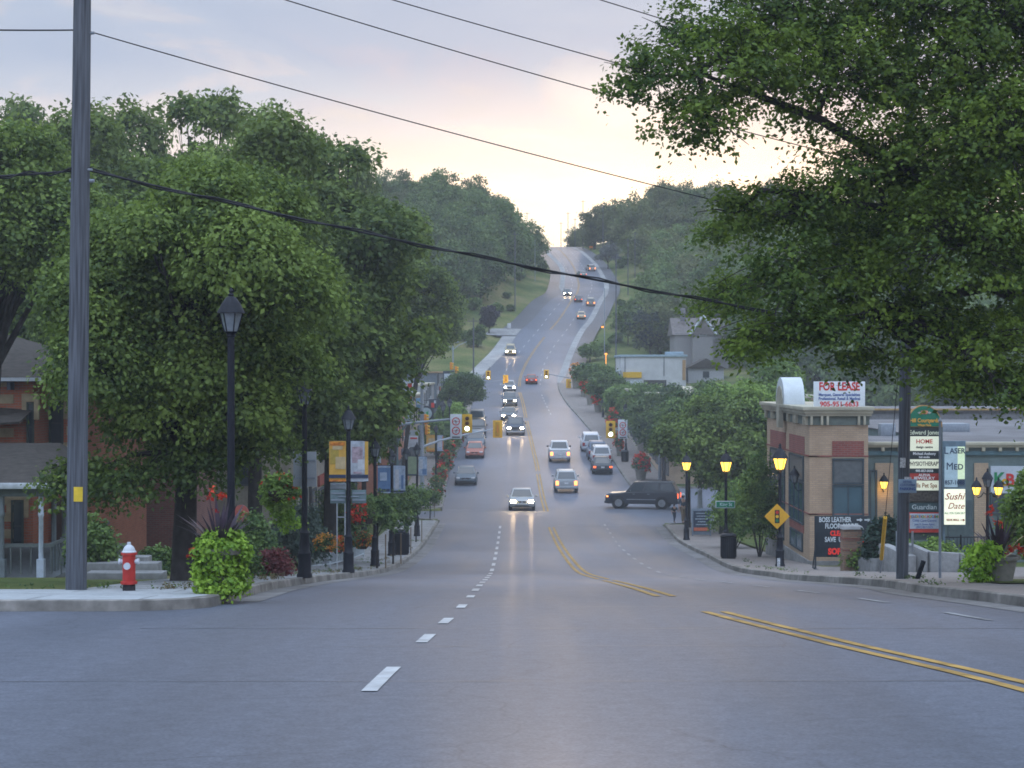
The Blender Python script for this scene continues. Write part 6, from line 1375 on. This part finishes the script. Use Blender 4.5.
text('Sushi', .30, DR, t, (-.02, -.07, zr(496.5)), shear=.35, bold=.002); text('Date', .27, DR, t, (.03, -.07, zr(506)), shear=.35); text('ALL YOU CAN EAT', .085, DGR, t, (0, -.07, zr(513)), xs=.9, bold=.002); text('REAR MALL', .09, DR, t, (-.06, -.07, zr(519.8)), xs=.9, bold=.003)
MB().box((w_*.32, -.068, zr(519.8)), (.12, .008, .02)).prism([(w_*.36, zr(519.8)-.05), (w_*.46, zr(519.8)), (w_*.36, zr(519.8)+.05)], -.072, -.064).build('arrow', DR, t)
# thin posts in front and parking notice on the pole
x = X(940, 36); t = thing('sign_post', 'slim grey steel post standing on the kerb right of the wooden pole', 'post', (x, 36, H(x, 36)+.05)); MB().lathe([(.03, 0), (.025, 3.3)], n=8).lathe([(.0, 3.3), (.05, 3.32), (.0, 3.42)], n=8).build('shaft', GALV, t)
d = 34.82; t = thing('parking_sign', 'pale blue parking notice tied to the wooden pole in front of the directory', 'sign', (X(907.5, d), d, Z(486, d)))
MB().box((0, 0, 0), (.37, .015, .28)).build('panel', M('notice_blue', (.24, .34, .46), noise=.06), t, bevel=.008)
text('RETAIL', .06, BT_, t, (0, -.012, .085)); text('CUSTOMER', .06, BT_, t, (0, -.012, .02)); text('PARKING', .078, BT_, t, (0, -.012, -.06), bold=.002)
for px_, l in ((897, 'narrow white strip sign left of the wooden pole'), (912.5, 'narrow white strip sign right of the wooden pole')):
    d = 35.2; t = thing('strip_sign', l, 'sign', (X(px_, d), d, Z(551, d))); MB().box((0, 0, .20), (.045, .015, .42)).build('panel', M('strip_white', (.40, .45, .52)), t); MB().tube([(0, .02, .1), (X(902, d)-X(px_, d), .02, .1)], .012, n=5).build('bracket', GALV, t)
# guy wire with yellow guard
ga, gb = Vector((X(880, 45), 45, H(10, 45)+.0)), Vector((X(905, 35), 35, Z(300, 35))); t = thing('guy_wire', 'leaning guy wire in a yellow guard tube beside the wooden pole', 'guy wire', ga); v = gb-ga
MB().tube([(0, 0, 0), v], .008, n=5).build('strand', WIRE, t); MB().tube([v.normalized()*.15, v.normalized()*.15+v*.0+(v.normalized()*.75)], .022, n=6).build('anchor_rod', GALV, t)
MB().tube([v.normalized()*.9, v.normalized()*3.1], .05, n=8).build('guard', M('guard_yellow', (.55, .33, .03), noise=.15), t)
# BOSS LEATHER board
d = 53.0; x0, x1 = X(814.5, d), X(869.5, d); cx = (x0+x1)/2; w_ = x1-x0; zg = H(cx, d)+.05
t = thing('sale_board', 'black roadside board lettered BOSS LEATHER in white and red capitals', 'sign', (cx, d, zg))
MB().box((0, 0, (zr(516)+zr(557))/2), (w_, .06, zr(516)-zr(557))).build('panel', M('board_black', (.02, .03, .04), noise=.1), t, bevel=.01)
m = MB()
for s_ in (-1, 1): m.box((s_*w_*.48, .03, zr(516)/2), (.05, .05, zr(516))).tube([(s_*w_*.48, .03, zr(545)), (s_*w_*.48, .5, 0)], .02, n=5).box((s_*w_*.48, 0, .02), (.06, .9, .04))
m.build('stand', M('stand_dark', (.04, .05, .06)), t)
LW_ = M('board_letter_white', (.55, .62, .66)); LR_ = M('board_letter_red', (.70, .04, .03), emit=(1, .05, .03), estr=.15)
ty = -.036
text('BOSS LEATHER', .215, LW_, t, (-w_*.13, ty, zr(519.8)), xs=.70, bold=.006)
for k in (0, 1):
    ax_ = w_*(.30+.14*k); MB().box((ax_, ty, zr(519.8)), (.12, .01, .045)).prism([(ax_+.04, zr(519.8)-.06), (ax_+.12, zr(519.8)), (ax_+.04, zr(519.8)+.06)], ty-.006, ty+.006).build('arrow', LW_, t)
text('FLOOR  MODEL', .215, LW_, t, (0, ty, zr(526.2)), xs=.70, bold=.006); text('CLEARANCE', .21, LR_, t, (.10, ty, zr(533.4)), xs=.80, bold=.010); text('SAVE  UP  TO', .215, LW_, t, (-.08, ty, zr(539.6)), xs=.72, bold=.006)
text('70%', .20, LR_, t, (w_*.38, ty, zr(540.2)), xs=.72, bold=.010)
text('SOFAS', .26, LR_, t, (-.12, ty, zr(551.6)), xs=.85, bold=.014)
# brick pillars, low walls, railing
def pillar(px_, d, wpx, row0, label, mat=BRB):
    x = X(px_, d); z = H(x, d); w_ = wpx/F*d; h_ = Z(row0, d)-z; t = thing('brick_pillar', label, 'pillar', (x, d, z-.05))
    MB().box((0, 0, h_/2), (w_, w_, h_)).build('shaft', mat, t, smooth=False); MB().box((0, 0, h_-.28), (w_+.02, w_+.02, .06)).box((0, 0, h_*.55), (w_+.02, w_+.02, .05)).build('brick_band', RDB, t, smooth=False)
    MB().box((0, 0, h_+.05), (w_+.12, w_+.12, .10), top=.85).build('cap', CONC, t, bevel=.015)
pillar(851, 50, 18, 527, 'brick pillar with a stone cap in front of the black sale board', brick('mixed_brick', (.24, .14, .10), (.30, .20, .13), (.2, .16, .13)))
pillar(876, 54.5, 16, 537, 'broader brick pillar right of the black sale board'); pillar(872, 58.5, 12, 530, 'farther brick pillar close to the teal shop wing')
def low_wall(pts, h0, label, th=.28):
    a = Vector((*pts[0], H(*pts[0]))); t = thing('low_wall', label, 'wall', a); m = MB()
    for (p, q, ha, hb_) in zip(pts[:-1], pts[1:], h0[:-1], h0[1:]):
        P0, P1 = Vector((*p, H(*p)-.1))-a, Vector((*q, H(*q)-.1))-a; dd = (P1-P0); nn = Vector((dd.y, -dd.x, 0)).normalized()*th/2
        vs = [P0-nn, P0+nn, P1+nn, P1-nn]; vs += [v+Vector((0, 0, (ha if i in (0, 1) else hb_)+.1)) for i, v in enumerate(vs)]
        m.add(vs, [(3, 2, 1, 0), (4, 5, 6, 7), (0, 1, 5, 4), (1, 2, 6, 5), (2, 3, 7, 6), (3, 0, 4, 7)])
    m.build('coping', CONC, t, bevel=.012); return t
low_wall([(10.22, 49.6), (10.45, 48.2)], [.45, .42], 'short stub of pale concrete wall beside the front brick pillar'); low_wall([(10.5, 49.4), (10.62, 48.0), (10.9, 46.4)], [.95, .8, .5], 'sloping pale concrete wall behind the yellow guy guard')
low_wall([(10.95, 46.9), (11.4, 46.5), (12.2, 46.6), (13.0, 47.2), (14.0, 48.5)], [.85, .62, .58, .55, .5], 'curved low concrete wall holding the raised bed below the directory')
bed = sheet('planting_bed', lambda y: 11.0, lambda y: 14.6 if y > 48.5 else 13.2, yr(47.4, 59), SOIL, .35+.1, n=4, hf=lambda x, y: P(y)+0*x)
def railing(pts, h_, label, mat=BLACK, bars=.13, name='railing', r=.018):
    a = Vector((*pts[0], H(*pts[0])+.05)); t = thing(name, label, 'railing', a); top = MB(); br = MB()
    P_ = [Vector((*p, H(*p)+.05))-a for p in pts]; top.tube([p+Vector((0, 0, h_)) for p in P_], r*1.3, n=6).tube([p+Vector((0, 0, .12)) for p in P_], r, n=6)
    for p, q in zip(P_[:-1], P_[1:]):
        n_ = max(1, int((q-p).length/bars))
        for k in range(n_+1): u = p.lerp(q, k/n_); br.tube([u+Vector((0, 0, .12)), u+Vector((0, 0, h_))], r*.6, n=4)
    for p in P_: top.tube([p, p+Vector((0, 0, h_+.08))], r*1.8, n=6)
    top.build('rail', mat, t); br.build('balusters', mat, t); return t
railing([(X(944, 56), 56.2), (X(964, 56), 56.4), (X(1010, 56), 57)], 1.0, 'black iron railing below the box sign, near the teal wing')
railing([(X(850, 50.5), 51), (X(874, 54), 54.3)], .8, 'short black iron railing between the brick pillars')
railing([(-6.15, 51), (-6.0, 56), (-5.9, 61), (-5.85, 67)], .85, 'white metal railing with flower boxes on the left pavement', M('white_metal', (.36, .42, .47)), .28, r=.022)
def basket(px_, row, d, wpx, hpx, label, seed, mats):
    t = thing('flower_box', label, 'flower box', (X(px_, d), d, Z(row, d))); w_ = wpx/F*d; h_ = hpx/F*d
    MB().lathe([(w_*.2, -h_*.45), (w_*.42, -h_*.1), (w_*.44, 0)], n=12, sy=.5).build('box', SOIL, t); lob = [(0, 0, 0, w_*.5, w_*.3, h_*.5)]
    foliage('foliage', LEAF_STREET, t, lob, 90, 10, .08, .05, seed); 
    for i, mt in enumerate(mats): foliage('flowers', mt, t, lob, 70, 8, .07, .04, seed+1+i, shell=(.85, 1.15))
basket(325, 544, 51, 20, 18, 'box of orange flowers at the near end of the white railing', 401, (ORANGE,)); basket(338, 546, 54.5, 16, 17, 'box of yellow and red flowers second along the white railing', 404, (ORANGE, RED))
basket(362, 541, 62, 22, 18, 'box of orange and red flowers farthest along the white railing', 407, (ORANGE, RED)); basket(358, 513, 50, 16, 26, 'hanging ball of deep red flowers behind the banner lamp', 410, (RED, RED))
basket(369, 512, 53, 14, 26, 'hanging green ball with a few red flowers right of the banner lamp', 413, ())

# --- left: brick house with porch
hx, hy = -12.9, 50.0; zb3 = H(-13, 50)-.3
t = thing('brick_house', 'old red brick house with tan stone corners, grey roof and covered porch', 'house', (hx, hy, zb3))
def h3(x, y, z): return (x-hx, y-hy, z-zb3)
def bx3(mb, x0, x1, y0, y1, z0, z1): mb.box(h3((x0+x1)/2, (y0+y1)/2, (z0+z1)/2), (x1-x0, y1-y0, z1-z0))
ze = Z(377, 50)
m = MB(); bx3(m, -24, hx, hy, 60, zb3, ze); bx3(m, -24, X(33, 48.4), 48.4, 50, zb3, ze); m.build('wall', OLDB, t, smooth=False)
m = MB()
for k in range(13):
    zz = zb3+.5+k*.48
    if zz+.26 < ze:
        l_ = .42 if k % 2 else .28; bx3(m, X(33, 48.4)-.9-l_, X(33, 48.4)-.55, 48.37, 48.5, zz, zz+.26); bx3(m, hx-l_*.7, hx+.02, hy-.03, hy+.2, zz, zz+.26)
m.build('stone_quoins', TAN, t, smooth=False)
r_ = MB(); rz0 = ze; P4 = [h3(-24.5, 47.9, rz0), h3(hx+.5, 47.9, rz0), h3(hx+.5, 60.5, rz0), h3(-24.5, 60.5, rz0)]; Q = [h3(-21, 54, rz0+1.7), h3(hx-4.5, 54, rz0+1.7)]
r_.add(P4+Q+[tuple(Vector(p)-Vector((0, 0, .14))) for p in P4], [(0, 1, 5, 4), (1, 2, 5), (2, 3, 4, 5), (3, 0, 4), (6, 7, 1, 0), (7, 8, 2, 1), (8, 9, 3, 2), (9, 6, 0, 3), (9, 8, 7, 6)]); rf = r_.build('roof', SHING, t, smooth=False)
MB().box(h3(-18.7, 47.86, rz0-.06), (11.7, .06, .10)).build('gutter', M('white_trim', (.42, .47, .52)), rf)
bk_ = MB(); 
for k in range(9): bk_.box(h3(-23+k*1.1, 48.15, rz0-.25), (.10, .40, .22))
bk_.build('eave_brackets', M('dark_trim', (.05, .06, .08)), rf)
def old_window(cx, cy, z0, z1, w_): 
    o = window(t, h3(cx, cy, (z0+z1)/2), w_, z1-z0, cols=1, rows=2, glass=DARKG, frame=M('dark_green_trim', (.045, .06, .055)), fw=.05)
    s = MB(); bx3(s, cx-w_/2-.14, cx+w_/2+.14, cy-.05, cy+.1, z1+.01, z1+.24); bx3(s, cx-w_/2-.14, cx-w_/2-.005, cy-.04, cy+.1, z1-.5, z1+.009); bx3(s, cx+w_/2+.005, cx+w_/2+.14, cy-.04, cy+.1, z1-.5, z1+.009); s.build('stone_surround', TAN, o, smooth=False)
    s = MB(); bx3(s, cx-w_/2-.1, cx+w_/2+.1, cy-.1, cy+.1, z0-.12, z0-.005); s.build('sill', TAN, o, smooth=False)
old_window(X(56.5, 50), hy, Z(447, 50), Z(399, 50), .42); old_window(X(30.5, 48.4), 48.4, Z(452, 48.4), Z(402, 48.4), .20); old_window(-15.9, 48.4, Z(452, 48.4), Z(402, 48.4), .6)
old_window(X(30, 48.4)-.35, 48.4, Z(552, 48.4), Z(500, 48.4), .35)
# little hood roof
m = MB(); a_, b_ = X(2, 46.5), X(27, 47.5); m.add([h3(a_-2, 46.8, Z(427, 46.8)), h3(b_, 46.8, Z(421.5, 46.8)), h3(b_-.1, 48.4, Z(410, 48.4)), h3(a_-2, 48.4, Z(404, 48.4)), h3(a_-2, 46.8, Z(429.5, 46.8)), h3(b_, 46.8, Z(423.6, 46.8))], [(0, 1, 2, 3), (4, 5, 1, 0), (1, 5, 2), (0, 3, 4)]); m.build('hood_roof', SHING, t, smooth=False)
# porch
pz = Z(485, 40); xR = X(55, 40)
m = MB(); m.add([h3(-20, 40, pz), h3(xR, 40, pz), h3(xR-.35, 46.5, pz), h3(xR-1.6, 46.5, pz+.72), h3(xR-1.9, 45, pz+.72), h3(-20, 45, pz+.72), h3(-20, 46.5, pz+.72)], [(0, 1, 4, 5), (1, 2, 3, 4), (5, 4, 3, 6)]); 
m.add([h3(-20, 40.02, pz-.02), h3(xR-.02, 40.02, pz-.02), h3(xR-.37, 46.5, pz-.02), h3(-20, 46.5, pz-.02)], [(3, 2, 1, 0)]); pr = m.build('porch_roof', SHING, t, smooth=False)
m = MB(); bx3(m, -20, xR+.04, 39.94, 40.0, pz-.09, pz+.05); m.build('gutter', _mc['white_trim'], pr, bevel=.01)
m = MB(); bx3(m, -20, xR-.1, 40.12, 40.35, pz-.28, pz-.03); bx3(m, xR-.35, xR-.12, 40.36, 46.4, pz-.28, pz-.03); m.build('beam', M('green_grey_trim', (.09, .115, .115)), pr, smooth=False)
zf_ = H(-11, 41)+.05
for px_, mt, dy in ((41, M('post_white', (.42, .50, .60)), 40.25), (54, M('post_grey', (.14, .17, .19)), 41.6), (2, _mc['post_grey'], 40.25), (64, _mc['post_grey'], 45.6)):
    x = X(px_, dy); m = MB(); zt__ = pz-.28-zf_; bz = zf_-zb3
    m.box((x-hx, dy-hy, bz+zt__*.12), (.17, .17, zt__*.24)).lathe([(.06, zt__*.24), (.055, zt__*.75), (.07, zt__*.76), (.07, zt__*.80), (.06, zt__*.81), (.06, zt__)], (x-hx, dy-hy, bz), n=10); m.build('porch_post', mt, t)
m = MB(); bx3(m, -20, xR-.1, 40.2, 48.3, zb3-.3, H(-11, 41)+.08); m.build('porch_floor', M('porch_boards', (.14, .16, .17)), t, smooth=False)
m = MB(); 
for k in range(40): xx = -19.8+k*.24; bx3(m, xx-.015, xx+.015, 40.28, 40.31, zf_+.1, zf_+.75)
for k in range(20): yy = 40.6+k*.28; bx3(m, xR-.25, xR-.22, yy-.015, yy+.015, zf_+.1, zf_+.75)
bx3(m, -20, xR-.1, 40.26, 40.33, zf_+.75, zf_+.82); bx3(m, xR-.27, xR-.20, 40.34, 46.3, zf_+.75, zf_+.82); m.build('porch_railing', M('rail_grey_green', (.10, .12, .12)), t, smooth=False)
m = MB(); bx3(m, X(33, 48.4)+.1, X(33, 48.4)+.95, 49.93, 50, zb3+.35, zb3+2.45); m.build('door', M('door_dark', (.06, .04, .035)), t)
# low brick building behind the hydrant, steps, round-topped sign
t = thing('brick_building', 'low red brick building seen under the maple boughs behind the hydrant', 'building', (X(178, 62), 62, H(-13, 62)-.2)); m = MB(); m.box((-5, 4, 2.0), (10, 8, 4.0)); m.build('wall', brick('dull_red_brick', (.25, .10, .085), (.20, .075, .065), (.2, .16, .15)), t, smooth=False); MB().box((-5, 4, 4.1), (10.4, 8.4, .25)).build('roof', ROOFG, t)
window(t, (-1.8, 0, 2.3), .9, 1.1, glass=DARKG)
for k, (y_, x0_, x1_, hh) in enumerate(((37.5, X(88, 37.5), X(165, 37.5), .16), (39.5, X(86, 39.5), X(160, 39.5), .36), (42, X(100, 42), X(150, 42), .5))):
    xc = (x0_+x1_)/2; t = thing('garden_step', ('lowest', 'middle', 'uppermost')[k]+' of the long pale concrete steps behind the fire hydrant', 'step', (xc, y_, H(xc, y_)-.05)); MB().box((0, 0, hh/2+.03), (x1_-x0_, .5, hh+.06)).build('slab', CONC, t, bevel=.02)
x = X(241, 45); t = thing('round_top_sign', 'salmon pink board with a rounded top behind the left street lamp', 'sign', (x, 45, H(x, 45))); zz = Z(535, 45)-H(x, 45); hh = Z(514, 45)-Z(535, 45)
MB().prism([(-.21, zz), (.21, zz), (.21, zz+hh)]+[(.21*math.cos(R(a)), zz+hh+.24*math.sin(R(a))) for a in range(15, 180, 15)]+[(-.21, zz+hh)], -.03, .03).build('panel', M('salmon', (.33, .09, .075), noise=.1), t); MB().tube([(0, .06, 0), (0, .06, zz+.3)], .03, n=6).build('post', GALV, t)
x = X(341, 51); t = thing('sign_post', 'pair of slim pale posts under the small board behind the banner lamp', 'post', (x, 51, H(x, 51)+.05)); MB().tube([(-.12, 0, 0), (-.12, 0, 2.05)], .02, n=6).tube([(.12, 0, 0), (.12, 0, 2.05)], .02, n=6).box((0, 0, 1.6), (.24, .02, .03)).build('posts', M('post_pale', (.36, .4, .44)), t)

# --- left shops
def shop(x0, x1, y0, y1, ztop, label, mat, par=None, side=-1, wins=(), shopfront=True, base=None):
    zb = (base if base is not None else min(H(x1 if side < 0 else x0, y0), H(x1 if side < 0 else x0, y1)))-.3; t = thing('shop_building', label, 'building', ((x0+x1)/2, y0, zb)); cx = (x0+x1)/2
    MB().box((0, (y1-y0)/2, (ztop-zb)/2), (x1-x0, y1-y0, ztop-zb)).build('wall', mat, t, smooth=False)
    MB().box((0, (y1-y0)/2, ztop-zb+.10), (x1-x0+.3, y1-y0+.3, .22)).build('parapet', par or CORN, t, bevel=.02)
    fx = (x1 if side < 0 else x0)-cx; ax = 'X' if side < 0 else 'x'; L_ = y1-y0; n_ = max(2, int(L_/3.2))
    for k in range(n_):
        yc = L_*(k+.5)/n_; zs = H(x1 if side < 0 else x0, y0+yc)-zb
        window(t, (fx, yc, zs+1.6), L_/n_*.75, 2.1, axis=ax, cols=2, glass=DARKG); 
        if ztop-zb-zs > 5: window(t, (fx, yc, zs+4.6), 1.0, 1.4, axis=ax, cols=1, rows=2, glass=DARKG)
        if k % 2 == 0: MB().box((fx+(.06 if side < 0 else -.06), yc, zs+3.05), (.12, L_/n_*.85, .5)).build('fascia', [M('fascia_a', (.35, .37, .4)), M('fascia_b', (.28, .07, .05)), M('fascia_c', (.06, .08, .12))][(k//2) % 3], t)
    for (wx, wz, ww, wh) in wins: window(t, (wx-cx, 0, wz-zb), ww, wh, cols=1, rows=2, glass=DARKG)
    return t
shop(-20, -9.3, 74, 102, Z(412, 74), 'cream and brown shop half hidden behind the left row of trees', M('cream_render', (.30, .28, .24), noise=.15, stain=.2), wins=((-11.5, -4.2, 1.1, 1.5), (-14.5, -4.2, 1.1, 1.5)))
shop(-20, -8.9, 122, 147, Z(388, 122), 'red brick shop past the left side street, behind the signal poles', OLDB, wins=((-10.2, -3.6, .9, 1.6), (-12.2, -3.6, .9, 1.6), (-14.4, -3.6, .9, 1.6)))
shop(-20, -9.0, 147.3, 172, Z(398, 147), 'tan stone shop right after the red brick one on the left', M('tan_render', (.28, .24, .18), noise=.15, stain=.2))
shop(-21, -9.0, 203, 226, Z(373, 203), 'slate grey sided shop with a tan top by the far left crossing', M('slate_siding', (.12, .15, .18), noise=.12, scale=2), par=M('tan_parapet', (.28, .20, .12), noise=.15))
shop(-19, -9.1, 172.3, 198, Z(386, 172), 'white painted shop on the left, before the slate grey one', M('white_render', (.34, .37, .40), noise=.12, stain=.2))
def wall_sign(px0, px1, row0, row1, d, label, mat, parts=(), name='shop_sign'):
    x0, x1 = X(px0, d), X(px1, d); z0, z1 = Z(row1, d), Z(row0, d); t = thing(name, label, 'sign', ((x0+x1)/2, d, z0)); w_, h_ = x1-x0, z1-z0
    MB().box((0, 0, h_/2), (w_, .14, h_)).build('panel', mat, t, bevel=.02); bar = -(x0+x1)/2-9.0
    MB().tube([(min(bar, -w_/2), .08, h_*.85), (0, .08, h_*.85)], .025, n=5).build('bracket', BLACK, t)
    for mt, ax, az, aw, ah in parts: MB().box((ax*w_, -.08, az*h_), (aw*w_, .02, ah*h_)).build('marking', mt, t)
    return t
SW_ = M('shop_white', (.38, .44, .50), noise=.12); SR_ = M('shop_red', (.45, .04, .03)); SDK = M('shop_dark', (.025, .035, .05))
wall_sign(402.5, 413, 380, 402, 119, 'white hanging shop sign with two red marks above the signal arm', SW_, ((SR_, .2, .75, .4, .2), (SR_, .2, .2, .45, .14), (SDK, -.2, .45, .5, .1)))
wall_sign(404.5, 412.5, 403, 421, 118, 'tall plain pale shop sign beside the red brick wall', M('shop_pale', (.30, .38, .43)))
wall_sign(443, 455, 371, 386, 202, 'dark framed box sign with a white face by the slate grey shop', SDK, ((SW_, 0, .55, .8, .55),))
wall_sign(404, 418, 436, 447, 128, 'white shop sign above the far banner, near the teal pole', SW_, ((SR_, .2, .8, .5, .15),)); wall_sign(416, 421.5, 398, 408, 140, 'small blue and white shop sign behind the tall grey pole', M('shop_blue', (.10, .22, .34)), ((SW_, 0, .5, .7, .3),))
wall_sign(429, 436.5, 399, 408.5, 150, 'slanting dark shop sign with a red corner', SDK, ((SR_, .0, .35, .4, .5), (SW_, .3, .7, .25, .3)))
wall_sign(365, 372, 446, 455, 73.7, 'brown and white hanging sign over the shop door behind the trees', M('shop_brown', (.20, .08, .045)), ()); wall_sign(370.5, 381, 447, 463, 90, 'white sign with a dark mark on the cream shop, beside the plain lamp', SW_, ((SDK, 0, .4, .4, .3), (M('shop_brown', (.20, .08, .045)), 0, .92, 1, .15)))
d = 132; t = thing('shop_sign', 'round dark ringed sign with a green mark behind the tall grey signal pole', 'sign', (X(426, d), d, Z(413.5, d)))
MB().tube([(0, .06, 0), (0, -.06, 0)], .60, n=24).build('ring', SDK, t); MB().tube([(0, -.06, 0), (0, -.09, 0)], .46, n=24).build('face', M('round_pale', (.28, .38, .42)), t); MB().prism([(-.05, -.25), (.18, -.1), (.2, .2), (0, .1)], -.11, -.09).build('green_mark', M('mark_green', (.02, .25, .10)), t); MB().tube([(-2.3, .1, .4), (0, .1, .4)], .03, n=5).build('bracket', BLACK, t)

# --- right side behind the street trees
shop(13.2, 26, 142.5, 170, Z(398, 142), 'tan brick shop behind the right street trees, past the black turning vehicle', BRB, side=1, wins=((15, -4.6, 1.4, 1.6), (18, -4.6, 1.4, 1.6)))
shop(12.6, 25, 170.4, 215, Z(392, 170), 'plain pale shop behind the planters on the right', M('pale_render', (.28, .27, .25), noise=.12), side=1)
t = thing('flat_building', 'flat white commercial building with a yellow sign at the foot of the right hill', 'building', (X(621, 255), 255, H(17, 255)-.6)); zt5 = Z(356.5, 255)-(H(17, 255)-.6); w_ = X(686, 255)-X(621, 255)
MW = M('white_cladding', (.46, .49, .52), noise=.10, scale=.8, stain=.15); MB().box((w_/2, 7, zt5/2), (w_, 14, zt5)).build('wall', MW, t, smooth=False); MB().box((w_/2, 7, zt5+.1), (w_+.4, 14.4, .35)).build('parapet', M('cladding_edge', (.24, .33, .40)), t, bevel=.03)
z_ = lambda row: Z(row, 255)-(H(17, 255)-.6)
MB().box(((X(623, 255)+X(641.5, 255))/2-X(621, 255), -.12, (z_(372)+z_(377.8))/2), (2.8, .2, z_(372)-z_(377.8))).build('yellow_sign', M('sign_bright_yellow', (.60, .38, .03), noise=.15), t); MB().box((X(636, 255)-X(621, 255), -.05, z_(386)), (1.7, .1, 1.9)).build('garage_door', M('door_white', (.42, .48, .54)), t)
MB().box((X(664, 255)-X(621, 255), -.03, z_(366)), (.12, .08, 3.0)).box((X(625, 255)-X(621, 255), -.03, z_(372)), (.12, .08, 4.6)).build('downpipe', M('pipe_dark', (.12, .14, .17)), t)
MB().box((X(676, 255)-X(621, 255), 3, zt5+.5), (2.6, 2.5, .5)).build('roof_unit', M('cladding_edge', (.2, .3, .4)), t, bevel=.03); MB().box((X(684, 255)-X(621, 255), -.04, z_(370)), (.5, .1, 3.0)).build('brown_panel', M('panel_tan', (.33, .22, .12)), t)
window(t, (X(655, 255)-X(621, 255), 0, z_(384)), 3.4, 1.2, cols=3, glass=DARKG)
t = thing('lean_to_shed', 'small dark blue shed against the left end of the flat white building', 'shed', (X(614, 254), 253, H(15, 254)-.3)); zt6 = Z(371, 254)-(H(15, 254)-.3); MB().box((0, 1.5, zt6/2-.2), (1.8, 3, zt6-.4)).build('wall', M('shed_blue', (.05, .085, .14)), t, smooth=False); MB().prism([(-1.1, zt6-.6), (1.0, zt6+.1), (1.0, zt6+.2), (-1.1, zt6-.5)], -.1, 3.2).build('roof', M('cladding_edge', (.2, .3, .4)), t)
t = thing('house', 'grey roofed house with a white trimmed gable and chimney on the right slope', 'house', (X(702, 284), 284, H(32, 284)-1)); zb6 = H(32, 284)-1; zr6 = Z(317, 284)-zb6; ze6 = Z(333, 284)-zb6
MB().box((0, 5, ze6/2), (9, 9, ze6)).box((0, -.4, ze6/2), (3.4, 2, ze6)).build('wall', M('house_wall', (.22, .22, .23), noise=.1), t, smooth=False)
m = MB(); m.prism([(.2, ze6-.3), (5, zr6), (9.8, ze6-.3)], -4.9, 4.9, axis='x'); m.prism([(-2.1, ze6-.3), (0, zr6+.15), (2.1, ze6-.3)], -1.7, 5); rf = m.build('roof', M('house_roof', (.13, .12, .12), rough=.9, noise=.2, scale=2), t, smooth=False)
m = MB(); 
for s_ in (-1, 1): m.tube([(s_*2.2, -1.78, ze6-.35), (0, -1.78, zr6+.2)], .2, n=4)
m.build('gable_trim', M('white_trim', (.42, .47, .52)), rf); MB().box((-2.9, 3, zr6+.5), (.8, .8, 2.2)).build('chimney', M('chimney_grey', (.15, .15, .17)), rf, bevel=.03); window(t, (0, -1.42, ze6+.0), 1.3, 1.0, cols=2, glass=DARKG, frame=_mc['white_trim'], fw=.12)
t = thing('house', 'small pale house half hidden by boughs right of the flat white building', 'house', (X(706, 262), 262, H(30, 262)-.8)); zz = Z(368, 262)-H(30, 262)+.8; MB().box((0, 4, zz/2), (5.5, 8, zz)).build('wall', M('house_pale', (.36, .38, .42)), t, smooth=False); m = MB(); m.prism([(-3.1, zz-.1), (0, zz+1.5), (3.1, zz-.1)], -.3, 8.4); m.build('roof', SHING, t, smooth=False); window(t, (0, 0, zz-1), 1, 1, glass=DARKG)
# little cabinet and sign on the far left bank, tilted barrier
t = thing('utility_box', 'white utility cabinet tipped on the grass left of the climbing road', 'cabinet', (X(509, 345), 345, H(-1, 345)+.05)); MB().box((0, 0, .5), (.8, .5, 1.1), rz=.3, top=.8).build('cabinet', MW, t, bevel=.05)
t = thing('road_sign', 'small white road sign on the left bank just under the crest', 'sign', (X(536.5, 500), 500, H(7.5, 500))); MB().tube([(0, 0, 0), (0, 0, 1.6)], .05, n=5).build('post', GALV, t); MB().box((0, -.05, 1.9), (.9, .05, 1.4)).build('panel', MW, t)
t = thing('barrier', 'orange striped barrier on the right verge near the crest', 'barrier', (X(591, 548), 548, H(26, 548))); MB().box((-.4, 0, .5), (.06, .3, 1)).box((.4, 0, .5), (.06, .3, 1)).box((0, 0, .9), (1.1, .05, .5)).build('board', M('barrier_orange', (.6, .2, .04)), t)
